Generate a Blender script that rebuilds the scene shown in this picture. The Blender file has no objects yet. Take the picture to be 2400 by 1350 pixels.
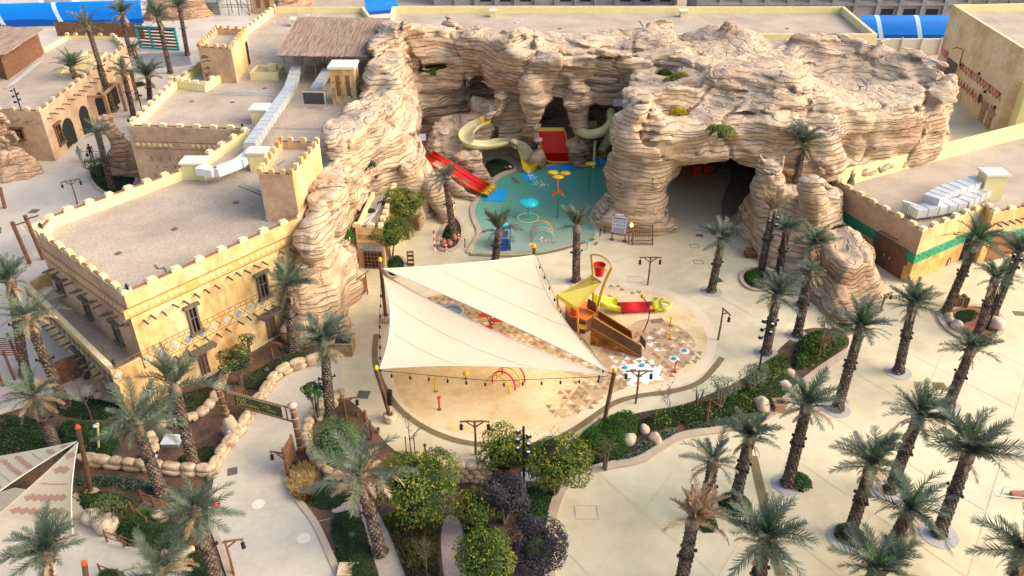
import bpy, math, random
import numpy as np
from mathutils import Vector, Matrix
random.seed(7); np.random.seed(7)
S = bpy.context.scene
COL = S.collection
# ---------------------------------------------------------------- camera, light, exposure
F = 1869.0; TH = math.radians(31.8); CH = 33.0
cam = bpy.data.cameras.new('camera'); camo = bpy.data.objects.new('camera', cam); COL.objects.link(camo)
camo.location = (0, 0, CH); camo.rotation_euler = (math.pi/2-TH, 0, 0)
cam.sensor_width = 36; cam.lens = 36*F/2400; cam.clip_end = 3000; cam.clip_start = 0.5
S.camera = camo
S.render.resolution_x = 1024; S.render.resolution_y = 576
SUN_EL, SUN_AZ = math.radians(32), math.radians(98)      # azimuth measured clockwise from +Y
w = bpy.data.worlds.new('World'); S.world = w; w.use_nodes = True
nt = w.node_tree; bg = nt.nodes['Background']; bg.inputs[1].default_value = 0.15
sky = nt.nodes.new('ShaderNodeTexSky'); sky.sky_type = 'NISHITA'; sky.sun_disc = False
sky.sun_elevation = SUN_EL; sky.sun_rotation = SUN_AZ; sky.air_density = 1.0; sky.dust_density = 5.0; sky.ozone_density = 0.6
nt.links.new(sky.outputs[0], bg.inputs[0])
sl = bpy.data.lights.new('sun', 'SUN'); sl.energy = 1.15; sl.angle = math.radians(60); sl.color = (1, .93, .76)
so = bpy.data.objects.new('sun', sl); COL.objects.link(so)
sd = Vector((math.sin(SUN_AZ)*math.cos(SUN_EL), math.cos(SUN_AZ)*math.cos(SUN_EL), math.sin(SUN_EL)))
so.rotation_euler = sd.to_track_quat('Z', 'Y').to_euler(); so.location = (60, -10, 60)
S.view_settings.view_transform = 'Standard'; S.view_settings.look = 'None'; S.view_settings.gamma = 1
S.view_settings.exposure = 1.0
S.view_settings.use_curve_mapping = False

def P(u, v, z=0.0):
    a = (u-1200)/F; b = (v-675)/F
    dy = math.cos(TH)-b*math.sin(TH); dz = -math.sin(TH)-b*math.cos(TH)
    t = (z-CH)/dz
    return Vector((a*t, dy*t, z))
def PL(pts, z=0.0): return [P(u, v, z) for u, v in pts]
def onwall(u, v, p0, p1):
    """pixel ray against the vertical plane through p0,p1 -> (distance along, height)"""
    a = (u-1200)/F; b = (v-675)/F
    d = Vector((a, math.cos(TH)-b*math.sin(TH), -math.sin(TH)-b*math.cos(TH)))
    e = Vector((p1[0]-p0[0], p1[1]-p0[1], 0)).normalized(); n = Vector((e.y, -e.x, 0))
    t = n.dot(Vector((p0[0], p0[1], 0)))/n.dot(d)
    q = d*t
    return (q-Vector((p0[0], p0[1], 0))).dot(e), q.z+CH
def hgt(u, vb, vt, z0=0):
    """height of the vertical thing whose foot is at pixel (u,vb) and top at row vt"""
    p = P(u, vb, z0); b = (vt-675)/F
    k = (-math.sin(TH)-b*math.cos(TH))/(math.cos(TH)-b*math.sin(TH))
    return CH+k*p.y-z0

# ---------------------------------------------------------------- materials
def N(nt, t, **k):
    n = nt.nodes.new(t)
    for a, b in k.items(): setattr(n, a, b)
    return n
def _unused(): pass
def lin(c):
    if isinstance(c, str):
        c = [int(c[i:i+2], 16)/255 for i in (0, 2, 4)]
        c = [x/12.92 if x < .04045 else ((x+.055)/1.055)**2.4 for x in c]
    return (c[0], c[1], c[2], 1)
MATS = {}
def mat(name, c1, c2=None, c3=None, scale=1.0, rough=.85, bump=0, bscale=None, metal=0, spec=.3, detail=4, fine=None, fscale=40, alpha=None, emit=None, rand=0, bdist=.02, stretch=None, coat=0, trans=0):
    m = bpy.data.materials.new(name); m.use_nodes = True; nt = m.node_tree; L = nt.links
    b = nt.nodes['Principled BSDF']; b.inputs['Roughness'].default_value = rough; b.inputs['Metallic'].default_value = metal
    b.inputs['Specular IOR Level'].default_value = spec
    if coat: b.inputs['Coat Weight'].default_value = coat; b.inputs['Coat Roughness'].default_value = .15
    tc = N(nt, 'ShaderNodeTexCoord'); geo = N(nt, 'ShaderNodeNewGeometry')
    pos = geo.outputs['Position']
    if stretch:
        mp = N(nt, 'ShaderNodeMapping'); mp.inputs['Scale'].default_value = stretch; L.new(pos, mp.inputs[0]); pos = mp.outputs[0]
    col = None
    if c2 is not None:
        n1 = N(nt, 'ShaderNodeTexNoise'); n1.inputs['Scale'].default_value = scale; n1.inputs['Detail'].default_value = detail; n1.inputs['Roughness'].default_value = .6
        L.new(pos, n1.inputs['Vector'])
        cr = N(nt, 'ShaderNodeValToRGB'); e = cr.color_ramp.elements
        e[0].position = .36; e[0].color = lin(c1); e[1].position = .64; e[1].color = lin(c3 if c3 is not None else c2)
        if c3 is not None:
            x = e.new(.5); x.color = lin(c2)
        L.new(n1.outputs['Fac'], cr.inputs[0]); col = cr.outputs[0]
    else:
        r = N(nt, 'ShaderNodeRGB'); r.outputs[0].default_value = lin(c1); col = r.outputs[0]
    if fine is not None:
        n2 = N(nt, 'ShaderNodeTexNoise'); n2.inputs['Scale'].default_value = fscale; n2.inputs['Detail'].default_value = 2
        L.new(pos, n2.inputs['Vector'])
        mr = N(nt, 'ShaderNodeMapRange'); mr.inputs[1].default_value = .3; mr.inputs[2].default_value = .7; mr.inputs[3].default_value = 1-fine; mr.inputs[4].default_value = 1+fine
        L.new(n2.outputs['Fac'], mr.inputs[0])
        vm = N(nt, 'ShaderNodeVectorMath', operation='SCALE'); L.new(col, vm.inputs[0]); L.new(mr.outputs[0], vm.inputs['Scale']); col = vm.outputs[0]
    if rand:
        oi = N(nt, 'ShaderNodeObjectInfo'); mr = N(nt, 'ShaderNodeMapRange'); mr.inputs[3].default_value = 1-rand; mr.inputs[4].default_value = 1+rand
        L.new(oi.outputs['Random'], mr.inputs[0])
        vm = N(nt, 'ShaderNodeVectorMath', operation='SCALE'); L.new(col, vm.inputs[0]); L.new(mr.outputs[0], vm.inputs['Scale']); col = vm.outputs[0]
    L.new(col, b.inputs['Base Color'])
    if bump:
        n3 = N(nt, 'ShaderNodeTexNoise'); n3.inputs['Scale'].default_value = bscale or scale*6; n3.inputs['Detail'].default_value = 5
        L.new(pos, n3.inputs['Vector'])
        bp = N(nt, 'ShaderNodeBump'); bp.inputs['Strength'].default_value = bump; bp.inputs['Distance'].default_value = bdist
        L.new(n3.outputs['Fac'], bp.inputs['Height']); L.new(bp.outputs[0], b.inputs['Normal'])
    if alpha is not None: b.inputs['Alpha'].default_value = alpha
    if trans: b.inputs['Transmission Weight'].default_value = trans
    if emit: b.inputs['Emission Color'].default_value = lin(emit[0]); b.inputs['Emission Strength'].default_value = emit[1]
    MATS[name] = m; return m
def translucent(m, k, col):
    """thin cloth or leaf: part of the light passes through"""
    nt = m.node_tree; L = nt.links; b = nt.nodes['Principled BSDF']; o = nt.nodes['Material Output']
    t = N(nt, 'ShaderNodeBsdfTranslucent'); t.inputs[0].default_value = lin(col)
    mx = N(nt, 'ShaderNodeMixShader'); mx.inputs[0].default_value = k
    L.new(b.outputs[0], mx.inputs[1]); L.new(t.outputs[0], mx.inputs[2]); L.new(mx.outputs[0], o.inputs['Surface'])

mat('plaza', (.50,.43,.28), (.61,.535,.36), (.65,.58,.41), scale=.13, detail=9, rough=.75, bump=.25, bscale=14, fine=.06, fscale=1.1)
mat('promenade', (.44,.39,.34), (.52,.455,.385), (.56,.50,.42), scale=.18, rough=.8, bump=.25, bscale=12, fine=.06, fscale=3)
mat('path', (.50,.45,.37), (.54,.485,.395), (.57,.51,.42), scale=.5, rough=.8, bump=.2, bscale=14, fine=.05, fscale=3)
mat('pad', (.60,.43,.21), (.69,.53,.30), (.73,.60,.38), scale=.35, rough=.6, bump=.2, bscale=10, fine=.07, fscale=2.5)
mat('padbrown', (.44,.28,.15), (.56,.39,.23), scale=.8, rough=.6, fine=.08, fscale=4)
mat('padring', (.66,.55,.38), (.71,.60,.43), scale=.5, rough=.7, fine=.04)
mat('tribrown', (.27,.18,.10), (.33,.23,.13), scale=1.5, rough=.7)
mat('tricream', (.72,.56,.33), (.76,.60,.38), scale=1.5, rough=.7)
mat('triwhite', (.80,.79,.77), rough=.6)
mat('drain', (.17,.125,.06), (.22,.165,.08), scale=3, rough=.7)
mat('curb', (.42,.33,.25), (.50,.40,.30), scale=.8, rough=.85, fine=.06, fscale=6)
mat('road', (.20,.20,.21), (.26,.26,.27), scale=.4, rough=.85, fine=.06, fscale=3)
mat('sand', (.40,.31,.23), (.50,.40,.30), scale=.12, rough=.95, bump=.5, bscale=1, bdist=.3, fine=.1, fscale=1)
mat('soil', (.06,.04,.028), (.10,.065,.045), (.17,.09,.05), scale=.8, rough=1, bump=.8, bscale=9, bdist=.06, fine=.25, fscale=7)
mat('redsoil', (.30,.12,.05), (.38,.18,.09), scale=2, rough=1, bump=.5, bscale=12)
mat('gravelpath', (.38,.31,.26), (.45,.37,.31), scale=1, rough=1, fine=.22, fscale=14, bump=.4, bscale=20)
mat('pebble', (.30,.285,.27), (.50,.48,.455), scale=14, rough=.9, fine=.3, fscale=30)
mat('gravelroof', (.36,.295,.235), (.42,.345,.275), (.46,.385,.31), scale=.25, rough=1, fine=.2, fscale=9, bump=.5, bscale=14, bdist=.03)
mat('poolfloor', (.25,.55,.48), (.30,.60,.52), scale=.5, rough=.5)
mat('mark', (.78,.76,.72), rough=.7)
mat('joint', (.565,.495,.34), rough=.9)
mat('bluemat', (.02,.30,.68), rough=.4)
mat('grate', (.10,.09,.07), (.15,.13,.10), scale=5, rough=.6)

# ---------------------------------------------------------------- mesh builder
WL = {}
def setp(o, label=None, cat=None, group=None, kind=None):
    if label: o['label'] = label
    if cat: o['category'] = cat
    if group: o['group'] = group
    if kind: o['kind'] = kind
    return o
def thing(name, label, cat, loc=(0,0,0), rz=0, group=None):
    o = bpy.data.objects.new(name, None); COL.objects.link(o); o.empty_display_size = .3
    o.location = loc; o.rotation_euler = (0, 0, rz); WL[o.name] = Vector(loc)
    return setp(o, label, cat, group)
class MB:
    def __init__(s): s.v = []; s.f = []; s.m = []
    def add(s, vs, fs, mi=0):
        n = len(s.v); s.v.extend([tuple(p) for p in vs]); s.f.extend([tuple(i+n for i in f) for f in fs]); s.m.extend([mi]*len(fs)); return s
    def box(s, c, d, rz=0, mi=0, taper=1.0, M=None):
        x, y, z = d[0]/2, d[1]/2, d[2]/2; cr, sr = math.cos(rz), math.sin(rz); vs = []
        for k, t in ((-1, 1.0), (1, taper)):
            for i, j in ((-1,-1),(1,-1),(1,1),(-1,1)):
                px, py = i*x*t, j*y*t
                q = Vector((px*cr-py*sr, px*sr+py*cr, k*z))
                if M is not None: q = M @ Vector((px, py, k*z))
                vs.append((q.x+c[0], q.y+c[1], q.z+c[2]))
        return s.add(vs, [(0,3,2,1),(4,5,6,7),(0,1,5,4),(1,2,6,5),(2,3,7,6),(3,0,4,7)], mi)
    def prism(s, poly, z0, z1, mi=0, cap=True, mtop=None):
        n = len(poly); a = area(poly)
        if a < 0: poly = poly[::-1]
        vs = [(p[0], p[1], z0) for p in poly]+[(p[0], p[1], z1) for p in poly]
        s.add(vs, [(i, (i+1) % n, n+(i+1) % n, n+i) for i in range(n)], mi)
        if cap:
            s.add([(p[0], p[1], z1) for p in poly], [tuple(range(n))], mi if mtop is None else mtop)
            s.add([(p[0], p[1], z0) for p in poly], [tuple(range(n))[::-1]], mi)
        return s
    def ngon(s, pts, mi=0): return s.add(pts, [tuple(range(len(pts)))], mi)
    def tube(s, path, r, n=8, mi=0, cap=True):
        path = [Vector(p) for p in path]; rings = []; up = None
        for i, p in enumerate(path):
            t = (path[min(i+1, len(path)-1)]-path[max(i-1, 0)]).normalized()
            if up is None: up = t.orthogonal().normalized()
            else:
                up = (up-t*up.dot(t))
                up = up.normalized() if up.length > 1e-6 else t.orthogonal().normalized()
            b = t.cross(up); rr = r(i/(len(path)-1)) if callable(r) else r
            rings.append([p+(up*math.cos(a)+b*math.sin(a))*rr for a in [2*math.pi*k/n for k in range(n)]])
        vs = [q for g in rings for q in g]; m = len(path)
        fs = [(i*n+k, i*n+(k+1) % n, (i+1)*n+(k+1) % n, (i+1)*n+k) for i in range(m-1) for k in range(n)]
        if cap: fs += [tuple(range(n))[::-1], tuple((m-1)*n+k for k in range(n))]
        return s.add(vs, fs, mi)
    def lathe(s, prof, n=16, c=(0,0,0), mi=0, sx=1, sy=1):
        vs = []; m = len(prof)
        for r, z in prof:
            for k in range(n):
                a = 2*math.pi*k/n; vs.append((c[0]+r*math.cos(a)*sx, c[1]+r*math.sin(a)*sy, c[2]+z))
        return s.add(vs, [(i*n+k, i*n+(k+1) % n, (i+1)*n+(k+1) % n, (i+1)*n+k) for i in range(m-1) for k in range(n)], mi)
    def strip(s, pts, wd, z, mi=0):
        """flat ribbon along pts, width wd"""
        pts = [Vector((p[0], p[1], 0)) for p in pts]; L = []; R = []
        for i, p in enumerate(pts):
            t = (pts[min(i+1, len(pts)-1)]-pts[max(i-1, 0)]).normalized(); n = Vector((-t.y, t.x, 0))
            L.append(p+n*wd/2); R.append(p-n*wd/2)
        n = len(pts)
        return s.add([(p.x, p.y, z) for p in L]+[(p.x, p.y, z) for p in R], [(n+i, n+i+1, i+1, i) for i in range(n-1)], mi)
    def wall(s, pts, wd, z0, z1, mi=0, closed=False, mtop=None):
        """upright wall / kerb that follows pts"""
        pts = [Vector((p[0], p[1], 0)) for p in pts]; n = len(pts)
        nx = lambda i, k: pts[(i+k) % n] if closed else pts[max(0, min(n-1, i+k))]
        L = []; R = []
        for i, p in enumerate(pts):
            t = (nx(i, 1)-nx(i, -1)).normalized(); q = Vector((-t.y, t.x, 0)); L.append(p+q*wd/2); R.append(p-q*wd/2)
        vs = [(p.x, p.y, z) for z in (z0, z1) for A in (L, R) for p in A]; fs = []
        for i in range(n if closed else n-1):
            j = (i+1) % n
            fs += [(i, j, 2*n+j, 2*n+i)[::-1], (n+i, n+j, 3*n+j, 3*n+i), (2*n+i, 2*n+j, 3*n+j, 3*n+i)[::-1]]
        if not closed: fs += [(0, n, 3*n, 2*n), (n-1, 2*n-1, 4*n-1, 3*n-1)[::-1]]
        s.add(vs, fs, mi)
        if mtop is not None:
            for k in range(n if closed else n-1): s.m[len(s.m)-len(fs)+3*k+2] = mtop
        return s
    def build(s, name, mats, parent=None, label=None, cat=None, group=None, kind=None, smooth=False, local=False):
        if isinstance(mats, str): mats = [mats]
        me = bpy.data.meshes.new(name)
        v = np.array([tuple(p) for p in s.v], dtype=np.float64)
        c = np.zeros(3) if local else np.array([(v[:,0].min()+v[:,0].max())/2, (v[:,1].min()+v[:,1].max())/2, v[:,2].min()])
        v = v-c
        me.from_pydata(v.tolist(), [], s.f)
        for k in mats: me.materials.append(MATS[k])
        if len(mats) > 1: me.polygons.foreach_set('material_index', s.m)
        if smooth: me.polygons.foreach_set('use_smooth', [True]*len(me.polygons))
        me.update(); o = bpy.data.objects.new(name, me); COL.objects.link(o); c = Vector(c)
        if parent is not None:
            o.parent = parent; o.location = c if local else c-WL.get(parent.name, Vector())
        else: o.location = c
        WL[o.name] = Vector((0,0,0)) if local else c
        return setp(o, label, cat, group, kind)
def area(p): return sum(p[i][0]*p[(i+1) % len(p)][1]-p[(i+1) % len(p)][0]*p[i][1] for i in range(len(p)))/2
def smooth_poly(p, it=2, closed=True):
    p = [Vector(q) for q in p]
    for _ in range(it):
        o = []; n = len(p)
        if not closed: o.append(p[0])
        for i in range(n if closed else n-1):
            a, b = p[i], p[(i+1) % n]; o += [a*.75+b*.25, a*.25+b*.75]
        if not closed: o.append(p[-1])
        p = o
    return p
def sheet(name, poly, z, m, kind='structure', **k):
    if area(poly) < 0: poly = poly[::-1]
    return MB().ngon([(p[0], p[1], z) for p in poly]).build(name, m, kind=kind, **k)
KIDS = {}
def copy_tree(o, loc=None, rz=None, scale=None, label=None, group=None, parent=None):
    c = o.copy(); COL.objects.link(c)
    if parent is not None: c.parent = parent
    if loc is not None: c.location = loc
    if rz is not None: c.rotation_euler = (c.rotation_euler[0], c.rotation_euler[1], rz)
    if scale is not None: c.scale = scale if hasattr(scale, '__len__') else (scale,)*3
    if label: c['label'] = label
    if group: c['group'] = group
    for ch in list(KIDS.get(o.name, [])): copy_tree(ch, parent=c)
    return c
def inst(me_obj, parent, M, name=None):
    """a further part that shares mesh data"""
    c = me_obj.copy() if isinstance(me_obj, bpy.types.Object) else bpy.data.objects.new(name, me_obj)
    if name: c.name = name
    COL.objects.link(c); c.parent = parent; c.matrix_local = M; return c
def reg(parent): KIDS[parent.name] = [c for c in bpy.data.objects if c.parent == parent]
def regall(*os):
    for o in os:
        reg(o)
        for c in KIDS[o.name]: reg(c)
def arc(cx, cy, r, a0, a1, n=12): return [Vector((cx+r*math.cos(a0+(a1-a0)*i/n), cy+r*math.sin(a0+(a1-a0)*i/n), 0)) for i in range(n+1)]

# ---------------------------------------------------------------- the ground
def rect(x0, y0, x1, y1): return [(x0, y0), (x1, y0), (x1, y1), (x0, y1)]
sheet('ground', rect(-400, -60, 400, 900), -.02, 'sand')
sheet('plaza', rect(-60, 10, 70, 110), -.012, 'plaza')
sheet('promenade', PL([(-200,1000),(0,960),(180,900),(330,640),(450,330),(600,120),(560,-60),(250,-60),(-300,150)]), -.004, 'promenade')
sheet('service_road', [(20,101),(120,101),(120,116),(20,116)], -.004, 'road')
sheet('service_road', PL([(300,128),(440,120),(450,152),(290,168)]), .004, 'road')
pool_px = [(1240,397),(1190,405),(1150,430),(1120,465),(1105,490),(1112,520),(1126,545),(1112,570),(1098,594),(1170,598),(1250,594),(1300,585),(1345,572),(1395,560),(1395,540),(1380,520),(1385,490),(1400,470),(1440,440),(1490,370),(1430,363),(1360,375),(1300,388)]
pool = smooth_poly(PL(pool_px), 2)
nt_ = None
def gradmat(name, stops, a, b, rough=.1, alpha=1, bump=0, spec=.5):
    """colour that changes along the ground line a->b (painted pool floor, water depth)"""
    m = mat(name, (1,1,1), rough=rough, spec=spec); nt = m.node_tree; L = nt.links; bs = nt.nodes['Principled BSDF']
    g = N(nt, 'ShaderNodeNewGeometry'); sub = N(nt, 'ShaderNodeVectorMath', operation='SUBTRACT'); L.new(g.outputs['Position'], sub.inputs[0]); sub.inputs[1].default_value = (a[0], a[1], 0)
    d = Vector((b[0]-a[0], b[1]-a[1], 0)); dt = N(nt, 'ShaderNodeVectorMath', operation='DOT_PRODUCT'); L.new(sub.outputs[0], dt.inputs[0]); dt.inputs[1].default_value = d/d.length_squared
    nz = N(nt, 'ShaderNodeTexNoise'); nz.inputs['Scale'].default_value = .4; L.new(g.outputs['Position'], nz.inputs['Vector'])
    ad = N(nt, 'ShaderNodeMath', operation='MULTIPLY_ADD'); L.new(nz.outputs['Fac'], ad.inputs[0]); ad.inputs[1].default_value = .3; L.new(dt.outputs['Value'], ad.inputs[2])
    cr = N(nt, 'ShaderNodeValToRGB'); e = cr.color_ramp.elements
    e[0].position = stops[0][0]; e[0].color = lin(stops[0][1]); e[1].position = stops[-1][0]; e[1].color = lin(stops[-1][1])
    for q, c in stops[1:-1]: x = e.new(q); x.color = lin(c)
    L.new(ad.outputs[0], cr.inputs[0]); L.new(cr.outputs[0], bs.inputs['Base Color'])
    if bump:
        n3 = N(nt, 'ShaderNodeTexNoise'); n3.inputs['Scale'].default_value = 2.5; n3.inputs['Detail'].default_value = 3; L.new(g.outputs['Position'], n3.inputs['Vector'])
        bp = N(nt, 'ShaderNodeBump'); bp.inputs['Strength'].default_value = bump; bp.inputs['Distance'].default_value = .05; L.new(n3.outputs['Fac'], bp.inputs['Height']); L.new(bp.outputs[0], bs.inputs['Normal'])
    bs.inputs['Alpha'].default_value = alpha
    return m
gradmat('poolbed', [(0.1,(.46,.44,.30)),(.3,(.40,.46,.34)),(.5,(.33,.58,.44)),(1.1,(.17,.52,.40))], P(1240,598), P(1240,410), rough=.6)
gradmat('water', [(0.1,(.42,.45,.34)),(.32,(.34,.46,.38)),(.55,(.21,.49,.37)),(1.1,(.10,.42,.32))], P(1240,598), P(1240,410), rough=.09, alpha=.55, bump=.35)
sheet('pool_floor', pool, .004, 'poolbed')
sheet('pool_water', pool, .07, 'water')
cb = pool[:len(pool)]
MB().wall(smooth_poly(PL([(1098,594),(1112,570),(1126,545),(1112,520),(1105,490),(1120,465),(1150,430),(1190,405),(1240,397),(1300,388),(1360,375),(1430,363)]), 2, closed=False), .45, 0, .12).build('pool_kerb', 'curb', kind='structure')
MB().strip(smooth_poly(PL([(1098,597),(1175,602),(1250,598),(1305,588),(1350,575),(1392,560)]), 2, closed=False), .38, .016).build('pool_drain', 'drain', kind='structure')
for nm, q in (('blue_floor_mat', [(1160,440),(1190,443),(1180,474),(1130,470)]), ('blue_floor_mat', [(1225,410),(1250,408),(1262,425),(1230,428)]), ('blue_floor_mat', [(1280,388),(1340,386),(1350,400),(1290,405)]), ('blue_floor_mat', [(1390,372),(1425,370),(1430,388),(1395,390)])):
    pass
pad = smooth_poly(PL([(915,850),(928,915),(960,965),(1020,1003),(1100,1018),(1180,1020),(1260,1013),(1330,990),(1380,955),(1430,922),(1490,908),(1560,895),(1620,870),(1655,830),(1660,790),(1640,750),(1600,710),(1550,687),(1480,674),(1400,672),(1300,680),(1150,682),(1040,682),(965,715),(920,780)]), 2)
padc = sum(pad, Vector())/len(pad)
ring = smooth_poly(PL([(893,850),(905,930),(945,985),(1010,1020),(1100,1036),(1190,1038),(1270,1032),(1345,1002),(1400,962),(1450,935),(1500,922),(1570,912),(1632,888),(1668,850),(1685,790),(1662,745),(1615,700),(1560,677),(1480,664),(1400,662),(1300,668),(1150,670),(1030,670),(940,710),(897,780)]), 2)
sheet('splash_pad_ring', ring, .0, 'padring')
sheet('splash_pad', pad, .004, 'pad')
MB().strip(smooth_poly(PL([(882,783),(877,830),(885,880),(920,945),(970,990),(1040,1025),(1110,1042),(1200,1046),(1280,1040),(1340,1012),(1400,970),(1440,942),(1500,926),(1570,920),(1640,900),(1675,862),(1692,838)]), 2, closed=False), .42, .008).build('slot_drain', 'drain', kind='structure')
MB().strip(PL([(1765,1068),(1830,1350)]), .5, .008).build('plaza_drain', 'drain', kind='structure')
# ---------------------------------------------------------------- rock: signed distance volumes meshed with surface nets
rng = np.random.RandomState(3)
LAT = rng.rand(32, 32, 32).astype(np.float32)*2-1
def vnoise(x, y, z):
    xi = np.floor(x).astype(np.int32); yi = np.floor(y).astype(np.int32); zi = np.floor(z).astype(np.int32)
    fx = x-xi; fy = y-yi; fz = z-zi
    fx = fx*fx*(3-2*fx); fy = fy*fy*(3-2*fy); fz = fz*fz*(3-2*fz)
    x0 = xi & 31; x1 = (xi+1) & 31; y0 = yi & 31; y1 = (yi+1) & 31; z0 = zi & 31; z1 = (zi+1) & 31
    L = LAT
    a = L[x0,y0,z0]*(1-fx)+L[x1,y0,z0]*fx; b = L[x0,y1,z0]*(1-fx)+L[x1,y1,z0]*fx
    c = L[x0,y0,z1]*(1-fx)+L[x1,y0,z1]*fx; d = L[x0,y1,z1]*(1-fx)+L[x1,y1,z1]*fx
    return (a*(1-fy)+b*fy)*(1-fz)+(c*(1-fy)+d*fy)*fz
def fbm(x, y, z, o=3):
    s = 0; a = 1
    for i in range(o): s = s+a*vnoise(x+i*7.3, y+i*3.1, z+i*5.7); x, y, z = x*2.03, y*2.03, z*2.03; a *= .5
    return s
def polysdf(poly, X, Y):
    d = np.full(X.shape, 1e9, np.float32); s = np.zeros(X.shape, bool); n = len(poly)
    for i in range(n):
        ax, ay = poly[i][0], poly[i][1]; bx, by = poly[(i+1) % n][0], poly[(i+1) % n][1]
        ex, ey = bx-ax, by-ay; wx, wy = X-ax, Y-ay
        t = np.clip((wx*ex+wy*ey)/(ex*ex+ey*ey+1e-9), 0, 1)
        d = np.minimum(d, (wx-ex*t)**2+(wy-ey*t)**2)
        c = ((ay <= Y) & (by > Y)) | ((by <= Y) & (ay > Y))
        with np.errstate(divide='ignore', invalid='ignore'): xi = ax+(Y-ay)*ex/(ey if ey else 1e-9)
        s ^= c & (X < xi)
    d = np.sqrt(d); return np.where(s, -d, d)
def smin(a, b, k):
    h = np.clip(.5+.5*(b-a)/k, 0, 1); return b*(1-h)+a*h-k*h*(1-h)
def smax(a, b, k): return -smin(-a, -b, k)
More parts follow.
